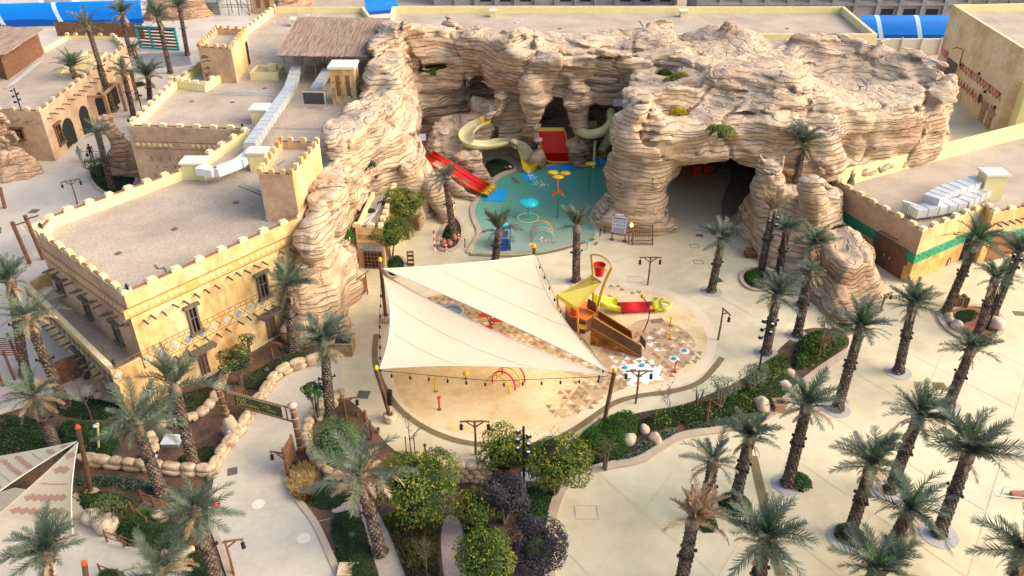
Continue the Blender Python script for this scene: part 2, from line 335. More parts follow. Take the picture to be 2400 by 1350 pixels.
class Vol:
    def __init__(s, x0, x1, y0, y1, z0, z1, h):
        s.h = h; s.o = (x0, y0, z0)
        s.x = np.arange(x0, x1, h, dtype=np.float32); s.y = np.arange(y0, y1, h, dtype=np.float32); s.z = np.arange(z0, z1, h, dtype=np.float32)
        s.D = np.full((len(s.x), len(s.y), len(s.z)), 9, np.float32)
        s.X2, s.Y2 = np.meshgrid(s.x, s.y, indexing='ij')
    def mass(s, base, top, zt, k=.6, z0=0, zpow=1.0, lump=.6, sc=.18, bulge=0):
        """polygon at the foot morphing into polygon at the top; zt number or function (X,Y)->height"""
        a = polysdf(base, s.X2, s.Y2)[:, :, None]; b = polysdf(top, s.X2, s.Y2)[:, :, None]
        H = zt(s.X2, s.Y2) if callable(zt) else np.full(s.X2.shape, zt, np.float32)
        if lump: H = H+lump*fbm(s.X2*sc, s.Y2*sc, s.X2*0+zt0(zt), 3)
        zm = float(np.max(H)); t = np.clip((s.z-z0)/(zm-z0), 0, 1)[None, None, :]**zpow
        d = a*(1-t)+b*t-bulge*np.sin(np.pi*t)
        d = smax(d, (s.z[None, None, :]-H[:, :, None]), .8)
        s.D = smin(s.D, d.astype(np.float32), k) if k else np.minimum(s.D, d); return s
    def _box(s, lo, hi):
        ix = [np.searchsorted(a, [l, h]) for a, l, h in zip((s.x, s.y, s.z), lo, hi)]
        return tuple(slice(i[0], i[1]) for i in ix)
    def ell(s, c, r, k=.5, sub=False, rz=0):
        m = max(r)+2*k+1; q = s._box((c[0]-m, c[1]-m, c[2]-m), (c[0]+m, c[1]+m, c[2]+m))
        X, Y, Z = np.meshgrid(s.x[q[0]]-c[0], s.y[q[1]]-c[1], s.z[q[2]]-c[2], indexing='ij')
        if X.size == 0: return s
        cr, sr = math.cos(rz), math.sin(rz); X, Y = X*cr+Y*sr, -X*sr+Y*cr
        l = np.sqrt((X/r[0])**2+(Y/r[1])**2+(Z/r[2])**2); d = (l-1)*min(r)*np.clip(l, .6, 1.0)
        s.D[q] = smax(s.D[q], -d, k) if sub else smin(s.D[q], d, k); return s
    def cap(s, pts, rs, k=.5, sub=False, flat=1.0):
        for (a, b), (ra, rb) in zip(zip(pts[:-1], pts[1:]), zip(rs[:-1], rs[1:])):
            a = np.array(tuple(a), np.float32); b = np.array(tuple(b), np.float32); m = max(ra, rb)+2*k+1
            q = s._box(np.minimum(a, b)-m, np.maximum(a, b)+m)
            X, Y, Z = np.meshgrid(s.x[q[0]]-a[0], s.y[q[1]]-a[1], s.z[q[2]]-a[2], indexing='ij')
            if X.size == 0: continue
            e = b-a; t = np.clip((X*e[0]+Y*e[1]+Z*e[2])/(e@e+1e-9), 0, 1)
            d = np.sqrt((X-e[0]*t)**2+(Y-e[1]*t)**2+((Z-e[2]*t)*flat)**2)-(ra+(rb-ra)*t)
            s.D[q] = smax(s.D[q], -d, k) if sub else smin(s.D[q], d, k)
        return s
    def detail(s, amp=.30, lay=.62, crack=.22, crs=4.5, big=.5, seed=0, dip=.9):
        w = np.abs(s.D) < 1.6; I = np.nonzero(w); x = s.x[I[0]]; y = s.y[I[1]]; z = s.z[I[2]]; d = s.D[I]
        d = d+big*fbm(x*.16+seed, y*.16, z*.25, 2)+.16*fbm(x*.7, y*.7+seed, z*.9, 2)
        reg = np.clip(.75+.9*vnoise(x*.12+seed*2, y*.12, z*.15+4), .25, 1.45)
        zz = z+dip*vnoise(x*.09+seed, y*.09, z*0+2.5)+.25*vnoise(x*.35, y*.35+seed, z*.2)
        for la, am, sh in ((lay*1.9, amp, 0), (lay*.8, amp*.5, 11)):
            u = zz/la+.5*vnoise(x*.05+sh, y*.05, zz*.3); i = np.floor(u); f = u-i
            off = vnoise(i*3.7+sh, x*.13+i*2.1, y*.13+seed)
            prof = np.power(np.clip(np.sin(np.pi*f), 0, 1), .4)
            d = d-am*reg*(off*.9+prof*.75-.5)
        blk = .0
        # vertical joints: distance to the border of jittered cells
        if crack:
            cx, cy = x/crs+.6*vnoise(z*.35, x*.1, y*.1)+.3*vnoise(x*.5, y*.5, z*.5), y/crs+.6*vnoise(x*.1+9, z*.35, y*.1); bx = np.floor(cx).astype(int); by = np.floor(cy).astype(int)
            f1 = np.full(x.shape, 9., np.float32); f2 = f1.copy(); hb = f1*0; lz = np.floor(zz/(lay*2.6)+.3*vnoise(x*.2, y*.2, z*0)).astype(int)
            for i in (-1, 0, 1):
                for j in (-1, 0, 1):
                    gx, gy = bx+i, by+j; hx = LAT[gx & 31, gy & 31, 3]*.5+.5; hy = LAT[gx & 31, gy & 31, 9]*.5+.5
                    r = np.hypot(gx+hx-cx, gy+hy-cy); hb = np.where(r < f1, LAT[gx & 31, gy & 31, (lz+5) & 31], hb); f2 = np.where(r < f1, f1, np.minimum(f2, r)); f1 = np.minimum(f1, r)
            d = d+crack*np.clip(1-(f2-f1)*crs/.45, 0, 1)+hb*amp*.95
        s.D[I] = d; return s
    def mesh(s, name, m, parent=None, **k):
        D = s.D; nx, ny, nz = D.shape; h = s.h
        D[0] = D[-1] = 1; D[:, 0] = D[:, -1] = 1; D[:, :, -1] = 1; D[:, :, 0] = np.abs(D[:, :, 0])+.01
        neg = D < 0
        c = neg[:-1,:-1,:-1].astype(np.int8)
        cnt = sum(neg[i:nx-1+i, j:ny-1+j, l:nz-1+l].astype(np.int8) for i in (0,1) for j in (0,1) for l in (0,1))
        act = (cnt > 0) & (cnt < 8); I = np.array(np.nonzero(act)).T; idx = np.full(act.shape, -1, np.int64); idx[act] = np.arange(len(I))
        acc = np.zeros((len(I), 3)); num = np.zeros(len(I)); C = [(i, j, l) for i in (0,1) for j in (0,1) for l in (0,1)]
        val = {q: D[I[:,0]+q[0], I[:,1]+q[1], I[:,2]+q[2]] for q in C}
        for a in C:
            for ax in range(3):
                if a[ax]: continue
                b = list(a); b[ax] = 1; b = tuple(b); va, vb = val[a], val[b]; cr = (va < 0) != (vb < 0)
                t = np.where(cr, va/(va-vb+1e-12*(va == vb)), 0); p = np.tile(np.array(a, float), (len(I), 1)); p[:, ax] = t
                acc += np.where(cr[:, None], p, 0); num += cr
        V = (I+acc/num[:, None])*h+np.array(s.o)
        Q = []
        for ax in range(3):
            sl0 = [slice(1, -1)]*3; sl0[ax] = slice(0, -1); sl1 = list(sl0); sl1[ax] = slice(1, None)
            a = neg[tuple(sl0)]; b = neg[tuple(sl1)]; cr = np.array(np.nonzero(a != b)).T; sg = a[tuple(cr.T)]
            off = np.ones(3, int); off[ax] = 0; g = cr+off; u, v = [(1,2),(2,0),(0,1)][ax]
            def at(du, dv):
                q = g.copy(); q[:, u] -= du; q[:, v] -= dv; return idx[q[:,0], q[:,1], q[:,2]]
            q = np.stack([at(1,1), at(0,1), at(0,0), at(1,0)], 1); q[~sg] = q[~sg][:, ::-1]; Q.append(q)
        Q = np.concatenate(Q); Q = Q[(Q >= 0).all(1)]
        keep = (V[Q[:,0], 2] > -.35); Q = Q[keep]
        used = np.unique(Q); rm = np.full(len(V), -1, np.int64); rm[used] = np.arange(len(used)); V = V[used]; Q = rm[Q]
        ce = np.array([(V[:,0].min()+V[:,0].max())/2, (V[:,1].min()+V[:,1].max())/2, 0]); V = V-ce
        me = bpy.data.meshes.new(name); me.vertices.add(len(V)); me.vertices.foreach_set('co', V.astype(np.float32).ravel())
        me.loops.add(len(Q)*4); me.loops.foreach_set('vertex_index', Q.ravel().astype(np.int32))
        me.polygons.add(len(Q)); me.polygons.foreach_set('loop_start', np.arange(0, len(Q)*4, 4, dtype=np.int32)); me.polygons.foreach_set('loop_total', np.full(len(Q), 4, np.int32))
        me.polygons.foreach_set('use_smooth', np.ones(len(Q), bool)); me.update(calc_edges=True); me.validate()
        me.materials.append(MATS[m]); o = bpy.data.objects.new(name, me); COL.objects.link(o); o.location = ce
        if parent is not None: o.parent = parent; o.location = Vector(ce)-WL[parent.name]
        WL[o.name] = Vector(ce); print(name, len(Q)); return setp(o, **k)
def zt0(z): return 0 if callable(z) else float(z)

def rockmat(name, cs, top, zs=1.0, crk=.5):
    m = bpy.data.materials.new(name); m.use_nodes = True; nt = m.node_tree; L = nt.links; b = nt.nodes['Principled BSDF']
    b.inputs['Roughness'].default_value = .9; b.inputs['Specular IOR Level'].default_value = .2
    g = N(nt, 'ShaderNodeNewGeometry'); P_ = g.outputs['Position']
    # big patches of colour
    n1 = N(nt, 'ShaderNodeTexNoise'); n1.inputs['Scale'].default_value = .16; n1.inputs['Detail'].default_value = 5; L.new(P_, n1.inputs['Vector'])
    # strata colour: noise squeezed in z
    mp = N(nt, 'ShaderNodeMapping'); mp.inputs['Scale'].default_value = (.10, .10, 1.5*zs); L.new(P_, mp.inputs[0])
    n2 = N(nt, 'ShaderNodeTexNoise'); n2.inputs['Scale'].default_value = 1; n2.inputs['Detail'].default_value = 6; n2.inputs['Roughness'].default_value = .65; L.new(mp.outputs[0], n2.inputs['Vector'])
    mx = N(nt, 'ShaderNodeMath', operation='MULTIPLY_ADD'); L.new(n1.outputs['Fac'], mx.inputs[0]); mx.inputs[1].default_value = .55; 
    m2 = N(nt, 'ShaderNodeMath', operation='MULTIPLY'); L.new(n2.outputs['Fac'], m2.inputs[0]); m2.inputs[1].default_value = .5; L.new(m2.outputs[0], mx.inputs[2])
    cr = N(nt, 'ShaderNodeValToRGB'); e = cr.color_ramp.elements; e[0].position = .36; e[0].color = lin(cs[0]); e[1].position = .68; e[1].color = lin(cs[-1])
    for i, c in enumerate(cs[1:-1]): x = e.new(.36+.32*(i+1)/(len(cs)-1)); x.color = lin(c)
    L.new(mx.outputs[0], cr.inputs[0])
    # dust on ledges
    sp = N(nt, 'ShaderNodeSeparateXYZ'); L.new(g.outputs['Normal'], sp.inputs[0])
    mr = N(nt, 'ShaderNodeMapRange'); mr.inputs[1].default_value = .35; mr.inputs[2].default_value = .95; mr.inputs[3].default_value = 0; mr.inputs[4].default_value = .62; L.new(sp.outputs[2], mr.inputs[0])
    n4 = N(nt, 'ShaderNodeTexNoise'); n4.inputs['Scale'].default_value = .8; n4.inputs['Detail'].default_value = 6; n4.inputs['Roughness'].default_value = .7; L.new(P_, n4.inputs['Vector'])
    mr2 = N(nt, 'ShaderNodeMapRange'); mr2.inputs[1].default_value = .35; mr2.inputs[2].default_value = .55; mr2.inputs[3].default_value = .35; L.new(n4.outputs['Fac'], mr2.inputs[0])
    mm = N(nt, 'ShaderNodeMath', operation='MULTIPLY'); L.new(mr.outputs[0], mm.inputs[0]); L.new(mr2.outputs[0], mm.inputs[1])
    mc = N(nt, 'ShaderNodeMix', data_type='RGBA'); L.new(mm.outputs[0], mc.inputs[0]); L.new(cr.outputs[0], mc.inputs[6])
    ct = N(nt, 'ShaderNodeValToRGB'); e = ct.color_ramp.elements; e[0].position = .35; e[0].color = lin(top[0]); e[1].position = .65; e[1].color = lin(top[1]); L.new(n4.outputs['Fac'], ct.inputs[0]); L.new(ct.outputs[0], mc.inputs[7])
    # dark thin bedding lines that wander, and vertical cracks
    nd = N(nt, 'ShaderNodeTexNoise'); nd.inputs['Scale'].default_value = .22; nd.inputs['Detail'].default_value = 4; L.new(P_, nd.inputs['Vector'])
    sx = N(nt, 'ShaderNodeSeparateXYZ'); L.new(P_, sx.inputs[0])
    zz = N(nt, 'ShaderNodeMath', operation='MULTIPLY_ADD'); L.new(nd.outputs['Fac'], zz.inputs[0]); zz.inputs[1].default_value = 1.9; L.new(sx.outputs[2], zz.inputs[2])
    def lines(freq, width):
        f = N(nt, 'ShaderNodeMath', operation='MULTIPLY'); L.new(zz.outputs[0], f.inputs[0]); f.inputs[1].default_value = freq
        fr = N(nt, 'ShaderNodeMath', operation='FRACT'); L.new(f.outputs[0], fr.inputs[0])
        a = N(nt, 'ShaderNodeMath', operation='SUBTRACT'); L.new(fr.outputs[0], a.inputs[0]); a.inputs[1].default_value = .5
        ab = N(nt, 'ShaderNodeMath', operation='ABSOLUTE'); L.new(a.outputs[0], ab.inputs[0])
        r = N(nt, 'ShaderNodeMapRange'); r.inputs[1].default_value = 0; r.inputs[2].default_value = width; r.inputs[3].default_value = 0; r.inputs[4].default_value = 1; L.new(ab.outputs[0], r.inputs[0]); return r.outputs[0]
    l1 = lines(1.15, .07); l2 = lines(2.7, .12)
    # lines break off here and there
    nb = N(nt, 'ShaderNodeTexNoise'); nb.inputs['Scale'].default_value = .6; nb.inputs['Detail'].default_value = 3; L.new(P_, nb.inputs['Vector'])
    rb = N(nt, 'ShaderNodeMapRange'); rb.inputs[1].default_value = .48; rb.inputs[2].default_value = .6; L.new(nb.outputs['Fac'], rb.inputs[0])
    l2m = N(nt, 'ShaderNodeMath', operation='MAXIMUM'); L.new(l2, l2m.inputs[0]); L.new(rb.outputs[0], l2m.inputs[1])
    vo = N(nt, 'ShaderNodeTexVoronoi', feature='DISTANCE_TO_EDGE'); vo.inputs['Scale'].default_value = 1
    mpv = N(nt, 'ShaderNodeMapping'); mpv.inputs['Scale'].default_value = (.42, .42, .3); 
    dn = N(nt, 'ShaderNodeVectorMath', operation='MULTIPLY_ADD'); L.new(nd.outputs['Color'], dn.inputs[0]); dn.inputs[1].default_value = (2.5, 2.5, 2.5); L.new(P_, dn.inputs[2]); L.new(dn.outputs[0], mpv.inputs[0]); L.new(mpv.outputs[0], vo.inputs['Vector'])
    rv = N(nt, 'ShaderNodeMapRange'); rv.inputs[1].default_value = 0; rv.inputs[2].default_value = .010; rv.inputs[3].default_value = .45; L.new(vo.outputs['Distance'], rv.inputs[0])
    l1b = N(nt, 'ShaderNodeTexNoise'); l1b.inputs['Scale'].default_value = .35; l1b.inputs['Detail'].default_value = 4; L.new(P_, l1b.inputs['Vector']); l1r = N(nt, 'ShaderNodeMapRange'); l1r.inputs[1].default_value = .45; l1r.inputs[2].default_value = .58; L.new(l1b.outputs['Fac'], l1r.inputs[0]); l1m = N(nt, 'ShaderNodeMath', operation='MAXIMUM'); L.new(l1, l1m.inputs[0]); L.new(l1r.outputs[0], l1m.inputs[1])
    mn = N(nt, 'ShaderNodeMath', operation='MULTIPLY'); L.new(l1m.outputs[0], mn.inputs[0]); L.new(l2m.outputs[0], mn.inputs[1])
    mn2 = N(nt, 'ShaderNodeMath', operation='MULTIPLY'); L.new(mn.outputs[0], mn2.inputs[0]); L.new(rv.outputs[0], mn2.inputs[1])
    dk = N(nt, 'ShaderNodeMapRange'); dk.inputs[3].default_value = 1-crk*.6; dk.inputs[4].default_value = 1; L.new(mn2.outputs[0], dk.inputs[0])
    # lines fade on flat tops
    fd = N(nt, 'ShaderNodeMapRange'); fd.inputs[1].default_value = .6; fd.inputs[2].default_value = .95; L.new(sp.outputs[2], fd.inputs[0])
    fm = N(nt, 'ShaderNodeMath', operation='MAXIMUM'); L.new(dk.outputs[0], fm.inputs[0]); L.new(fd.outputs[0], fm.inputs[1])
    vm = N(nt, 'ShaderNodeVectorMath', operation='SCALE'); L.new(mc.outputs[2], vm.inputs[0]); L.new(fm.outputs[0], vm.inputs['Scale'])
    L.new(vm.outputs[0], b.inputs['Base Color'])
    # relief
    nf = N(nt, 'ShaderNodeTexNoise'); nf.inputs['Scale'].default_value = 2.2; nf.inputs['Detail'].default_value = 7; nf.inputs['Roughness'].default_value = .65; L.new(P_, nf.inputs['Vector'])
    hs = N(nt, 'ShaderNodeMath', operation='MULTIPLY_ADD'); L.new(nf.outputs['Fac'], hs.inputs[0]); hs.inputs[1].default_value = 1.1; L.new(mn2.outputs[0], hs.inputs[2])
    hs2 = N(nt, 'ShaderNodeMath', operation='MULTIPLY_ADD'); L.new(n2.outputs['Fac'], hs2.inputs[0]); hs2.inputs[1].default_value = 2.0; L.new(hs.outputs[0], hs2.inputs[2])
    bp = N(nt, 'ShaderNodeBump'); bp.inputs['Strength'].default_value = .9; bp.inputs['Distance'].default_value = .16; L.new(hs2.outputs[0], bp.inputs['Height']); L.new(bp.outputs[0], b.inputs['Normal'])
    MATS[name] = m; return m
rockmat('rock', [(.25,.145,.09), (.45,.29,.175), (.59,.435,.28), (.37,.255,.18), (.59,.455,.31)], [(.44,.335,.24), (.68,.565,.43)])
rockmat('rockdark', [(.20,.10,.06), (.36,.21,.13), (.47,.31,.20), (.30,.18,.12), (.48,.34,.23)], [(.40,.28,.19), (.58,.44,.31)])

RH = .21
slideA = [P(1142,288,4.3), P(1108,303,3.9), P(1088,325,3.5), P(1103,346,3.1), P(1145,347,2.7), P(1190,336,2.2), P(1222,348,1.5), P(1236,372,.8), P(1240,396,.35)]
V1 = Vol(-24, 48, 44, 97, -.5, 15, RH)
w11 = lambda pts, z=11: PL(pts, z)
# back wall of the pool court
V1.mass(PL([(960,330),(1060,300),(1130,285),(1190,400),(1262,412),(1290,400),(1310,395),(1352,380),(1400,310),(1480,330),(1500,200),(1200,205),(900,215)], 0)[0:0] or
        [(-9.5,84),(-5,83.5),(-1.5,82),(.2,81),(2.0,79.4),(3.6,79.6),(5.2,80.8),(8,80.8),(9,84),(16,82),(18,92),(-14,93),(-14,86)],
        [(-11.8,86.2),(-7,86.2),(-2,83.6),(.5,79.0),(3.5,77.6),(8,78.0),(13.5,76.8),(17,78),(18,90.5),(8,89.5),(-3,90),(-13.2,91.8),(-14.5,89)], 11.2, k=0, lump=.8)
# left ridge running towards the camera
V1.mass([(-16.0,46.5),(-14.6,45.8),(-13.4,46.8),(-12.4,47.4),(-12.5,50.3),(-11.5,51.8),(-11.3,54.4),(-12.5,56),(-12.7,63),(-10.6,64.5),(-7.4,65.2),(-7.6,70.5),(-9.5,76),(-9.8,86),(-14.5,93),(-15.6,86),(-14.6,72),(-14.4,60),(-14.6,52)],
        [(-14.9,48.6),(-13.6,47.6),(-13.2,50),(-13.0,54),(-12.8,60),(-11.8,64),(-10.6,70),(-10.6,78),(-11.6,86),(-13.2,91.8),(-15.2,88),(-14.2,78),(-14.3,70),(-14.4,62),(-14.5,52)],
        lambda X, Y: np.interp(Y, [46,49,55,62,70,76,84,90], [6.5,8.4,9.4,9.6,10.4,10.6,11.2,11.8]).astype(np.float32), k=.8, lump=.9, sc=.25)
# inner terraces of the ridge, towards the pool
V1.cap([P(830,490,6.5), P(815,560,4.2), P(806,640,1.5)], [.9,.6,.35], .3, True)
V1.mass([(-12,65),(-8.9,64.6),(-7.0,65.5),(-7.2,68),(-8.5,72),(-12,73)], [(-12.5,66),(-9.8,65.6),(-9.0,66.5),(-9.6,70),(-12,72)], 5.4, k=.9, lump=.7, sc=.4)
# great plateau over the arch
V1.mass([(14.0,77),(16,70),(14.6,65.5),(20.6,66.2),(20.6,63.8),(22,62.8),(25.5,63.2),(29,64.6),(33,66),(42.5,72.5),(44.5,78),(38,90),(17,91)],
        [(10,74),(8.6,69),(8.9,65.4),(11.2,64.4),(14.5,66.6),(19,66.2),(24,65.6),(29,66),(34,66),(37,66.8),(39.8,68.6),(40.5,73),(38,80),(35.5,85.5),(29,88.8),(18,90),(13,89),(12,80)],
        lambda X, Y: (10.6+.5*np.sin(X*.35)+.5*np.sin(Y*.4+X*.2)).astype(np.float32), k=.8, lump=1.0, sc=.16, bulge=.3)
# lintel over the arch
V1.cap([(12,64.8,7.6),(17,65.2,7.8),(22,64.6,7.8),(26,64.5,7.4)], [2.2,1.9,2.2,2.6], k=1.2)
# pillar
V1.cap([(11.2,65.0,0),(11.4,64.9,4),(11.0,65,8.5)], [2.8,2.4,2.8], k=1.0)
V1.ell((11.2,64.7,.3), (3.7,2.5,2.2), .7); V1.ell((13.6,64.0,1.4), (1.4,1.2,1.5), .6)
# hollow under the plateau
V1.ell((18.6,66,.2), (4.7,9,5.9), .7, True); V1.cap([(18,68,2.4),(21,76,2.6),(28,80,2.6)], [4.2,4.6,4.6], .8, True)
V1.cap([(17,63,2),(18,60,1.5)], [3.2,3.2], .6, True)
# the alcove behind the pool, caves and slide mouths
V1.ell((9.6,81.6,2.8), (2.9,4.2,4.6), .6, True)
V1.ell((12.2,79.2,6.0), (2.6,2.6,1.2), .4, True)
V1.ell((4.3,80.5,2.4), (2.1,4.8,4.4), .4, True)
V1.ell((-3.4,84.3,4.4), (2.3,3.4,3.4), .5, True)
V1.cap([(-9,83,4),(-4,84,4)], [1.4,2.2], .8, True)
# columns between the slides
V1.cap([(2.7,77,0),(2.4,77.6,4),(1.9,78.4,8)], [.45,.6,1.6], .5); V1.cap([(7.0,77.8,0),(6.9,78.2,3.4),(6.5,78.6,7)], [.7,.7,1.5], .5)
for q, r in zip(slideA, [.95]*9): V1.ell((q.x, q.y, q.z+.7), (1.0, 1.0, 1.1), .2, True)
c = P(1690,298,8.3); V1.ell((c.x, c.y, 8.3), (2.2,1.5,1.9), .8); c = P(1600,262,9); V1.ell((c.x, c.y, 9.4), (2.6,1.6,1.6), .8)
PZ = {}
# planting pockets in the plateau
for u, v, rx, ry in ((1592,250,2.0,1.3),(1690,293,1.35,.9),(1560,150,1.0,1.2),(1285+30,125,1.5,.7),(1428,124,1.8,.7),(1525,288,1.1,.8),(1590,183,.7,.6)):
    zt = 10.8
    for _ in range(5):
        c = P(u, v, zt); k = V1.D[int((c.x-V1.o[0])/RH), int((c.y-V1.o[1])/RH)]; zt = .5*zt+.5*(V1.o[2]+RH*(np.max(np.nonzero(k < 0)[0]) if (k < 0).any() else 50))
    PZ[u] = (c.x, c.y, zt); V1.ell((c.x, c.y, zt+.9), (rx*1.2, ry*1.35, 2.4), .2, True)
for u, v, z, r in ((1015,170,7.0,1.3),(905,295,5.2,1.1)):
    c = P(u, v, z); V1.ell((c.x, c.y, z+.8), (r, r*.8, 1.1), .2, True)
V1.ell((21.6,64.8,4.0), (2.6,6,2.0), .5, True)
V1.detail(amp=.33, lay=.5, crack=.38, crs=6.0, dip=1.2, big=.7)
cliff = V1.mesh('rock_cliff', 'rock', label='huge layered sandstone-coloured artificial rock massif with arch and pillar wrapping round the pool', cat='rock')
del V1
# right leg of the arch with outcrops
V2 = Vol(17, 42, 40, 70, -.5, 9.5, .2)
V2.mass(PL([(1712,520),(1738,560),(1790,605),(1850,640),(1915,640),(1985,600),(1990,520),(1960,470),(1900,440),(1780,440)]), PL([(1775,432),(1790,445),(1840,470),(1900,475),(1950,462),(1960,440),(1900,425),(1800,415)], 4.6), 4.6, k=0, lump=.8, sc=.3)
V2.mass(PL([(1905,640),(1912,700),(1948,742),(1985,728),(2060,700),(2068,672),(2040,610),(1990,560),(1930,570)]), PL([(1925,575),(1945,600),(1990,620),(2030,600),(2015,560),(1980,540),(1940,545)], 3.4), 3.4, k=.5, lump=.5, sc=.4)
V2.cap([P(1905,560,0), P(1905,470,5.6)], [1.9,.75], .8); V2.ell(P(1905,440,6.6), (.9,.7,.8), .5); V2.cap([P(1815,600,0), P(1800,430,5)], [1.9,1.3], .8)
V2.ell(P(1975,545,4.0), (1.2,.9,.8), .2, True)
V2.detail(amp=.2, lay=.42, crack=.12, crs=3, big=.3, seed=5)
V2.mesh('rock_outcrop', 'rock', label='stepped layered rock outcrop forming the right foot of the arch, beside the green-banded building', cat='rock')
del V2
# rocks that carry the slides left of the pool
V3 = Vol(-10, 8, 62, 86, -.5, 8, .2)
V3.mass(PL([(1005,405),(1060,412),(1110,432),(1152,432),(1140,408),(1118,385),(1125,362),(1180,360),(1218,380),(1228,404),(1262,400),(1255,385),(1190,330),(1100,315),(990,330),(985,370)]),
        PL([(1010,350),(1060,362),(1085,372),(1100,340),(1150,330),(1190,338),(1225,345),(1225,310),(1190,300),(1130,290),(1060,300),(1000,325)], 3), lambda X, Y: np.interp(Y, [68,72,76,80,84], [1.2,2.2,3.0,4.0,5.4]).astype(np.float32)*(1+0*X), k=0, lump=.8, sc=.35)
V3.mass([(-4.5,81),(1.2,80.4),(1.7,83),(-4.5,84)], [(-4.2,81),(1.4,80.0),(1.7,83),(-4.5,84)], 5.4, k=.4, lump=.5, sc=.5)
V3.cap([P(1145,265,5.5), P(1180,235,6.2)], [.8,.8], .5)
# channels for the slides
V3.cap([q+Vector((0,0,1.0)) for q in slideA], [1.15]*len(slideA), .25, True); V3.cap([q+Vector((0,0,2.2)) for q in slideA], [1.3]*len(slideA), .25, True)
V3.cap([P(1000,370,4.2), P(1065,405,3.0), P(1140,446,1.7)], [1.7]*3, .25, True)
V3.ell(P(1165,395,.8), (1.9,1.0,1.4), .3, True)
V3.detail(amp=.16, lay=.42, crack=.1, crs=2.5, big=.25, seed=9)
V3.mesh('slide_rock', 'rock', label='low winding banks of layered rock carrying the body slides at the left of the pool', cat='rock')
del V3
V4 = Vol(-10, 0, 54, 73, -.5, 6.5, .2)
V4.cap([P(985,380,4.2), P(1010,440,2.6), P(1040,480,1.0), P(1048,510,.3)], [.9,1.0,.9,.7], .6)
V4.cap([P(985,350,3.0), P(1035,415,1.3), P(1075,448,.6), P(1112,466,.2)], [.75,.75,.6,.55], .6)
V4.mass(PL([(942,505),(985,545),(1004,505),(1003,465),(975,440),(945,455)]), PL([(945,462),(965,480),(985,455),(965,430),(945,430)], 4), 4.0, k=.4, lump=.5, sc=.4)
V4.detail(amp=.14, lay=.36, crack=.08, crs=2.5, big=.2, seed=14)
V4.mesh('rock_bank', 'rock', label='rounded rock bank with a paw-like arm beside the steps and the yellow-flowering trees', cat='rock')
del V4
# ---------------------------------------------------------------- buildings
mat('ochre', (.46,.27,.11), (.61,.42,.18), (.67,.51,.28), scale=.5, rough=.9, bump=.4, bscale=5, fine=.2, fscale=2.5, detail=9, stretch=(1,1,.5))
mat('ochrepink', (.42,.26,.17), (.53,.35,.22), (.58,.41,.25), scale=.5, rough=.9, bump=.3, bscale=6, fine=.1, fscale=3, detail=7)
mat('lowwall', (.48,.24,.07), (.60,.34,.11), (.64,.42,.17), scale=.8, rough=.9, fine=.12, fscale=3); mat('sandwall', (.50,.36,.21), (.62,.47,.29), (.66,.52,.35), scale=.35, rough=.9, bump=.25, bscale=6, fine=.1, fscale=2, detail=6)
mat('paleyellow', (.70,.62,.30), (.76,.68,.36), scale=.3, rough=.85, fine=.04, fscale=2)
mat('cap', (.62,.50,.28), (.74,.63,.40), scale=1.5, rough=.9, fine=.1, fscale=4)
mat('coping', (.22,.10,.05), (.29,.14,.07), scale=2, rough=.7)
mat('capwhite', (.68,.64,.52), (.74,.70,.58), scale=1, rough=.85)
mat('darkpane', (.015,.014,.013), rough=.15, spec=.6)
mat('greywood', (.10,.085,.07), (.16,.13,.10), scale=5, rough=.8, stretch=(1,1,.3))
mat('brownwood', (.14,.065,.035), (.23,.115,.06), scale=4, rough=.75, fine=.15, fscale=20)
mat('lightwood', (.30,.18,.09), (.40,.26,.14), scale=4, rough=.75, fine=.15, fscale=20)
mat('medallion', (.74,.56,.28), (.60,.42,.2), scale=3, rough=.8)
mat('bandbrown', (.25,.12,.05), rough=.85)
mat('bandorange', (.58,.31,.08), (.66,.38,.12), scale=1.2, rough=.85)
mat('tileblue', (.14,.20,.30), (.34,.36,.38), scale=2.5, rough=.5)
mat('tilegrey', (.34,.35,.32), (.48,.43,.33), scale=2.5, rough=.6)
mat('galv', (.52,.53,.53), (.62,.63,.63), scale=1, rough=.45, metal=.35, fine=.06)
mat('ductwhite', (.72,.72,.70), (.80,.80,.78), scale=1, rough=.5)
mat('louver', (.06,.06,.06), rough=.6)
mat('reed', (.19,.125,.095), (.30,.21,.165), (.40,.29,.22), scale=1.4, rough=.9, stretch=(6,.3,1), fine=.2, fscale=9)
mat('bamboo', (.22,.16,.12), rough=.8)
mat('concrete', (.22,.22,.225), (.31,.305,.30), scale=.3, rough=.95, fine=.12, fscale=2)
mat('blockwork', (.26,.245,.235), (.32,.30,.28), scale=.6, rough=.95, fine=.1, fscale=3)
mat('voiddark', (.02,.02,.022), rough=.9)
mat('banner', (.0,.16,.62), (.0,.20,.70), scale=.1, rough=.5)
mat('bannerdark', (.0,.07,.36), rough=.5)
mat('bannerlight', (.42,.62,.85), rough=.5)
mat('teal', (.03,.36,.38), rough=.5)
mat('green', (.03,.27,.13), (.05,.36,.18), scale=1.2, rough=.7, fine=.15, fscale=4)
mat('greendark', (.01,.14,.09), rough=.7)
mat('redpattern', (.48,.13,.11), (.55,.18,.15), scale=1, rough=.8)
mat('darkred', (.25,.06,.05), rough=.8)
mat('blackmetal', (.02,.02,.022), rough=.45, metal=.3)
mat('white', (.78,.78,.76), rough=.5)
mat('glasslamp', (.75,.68,.45), rough=.3)

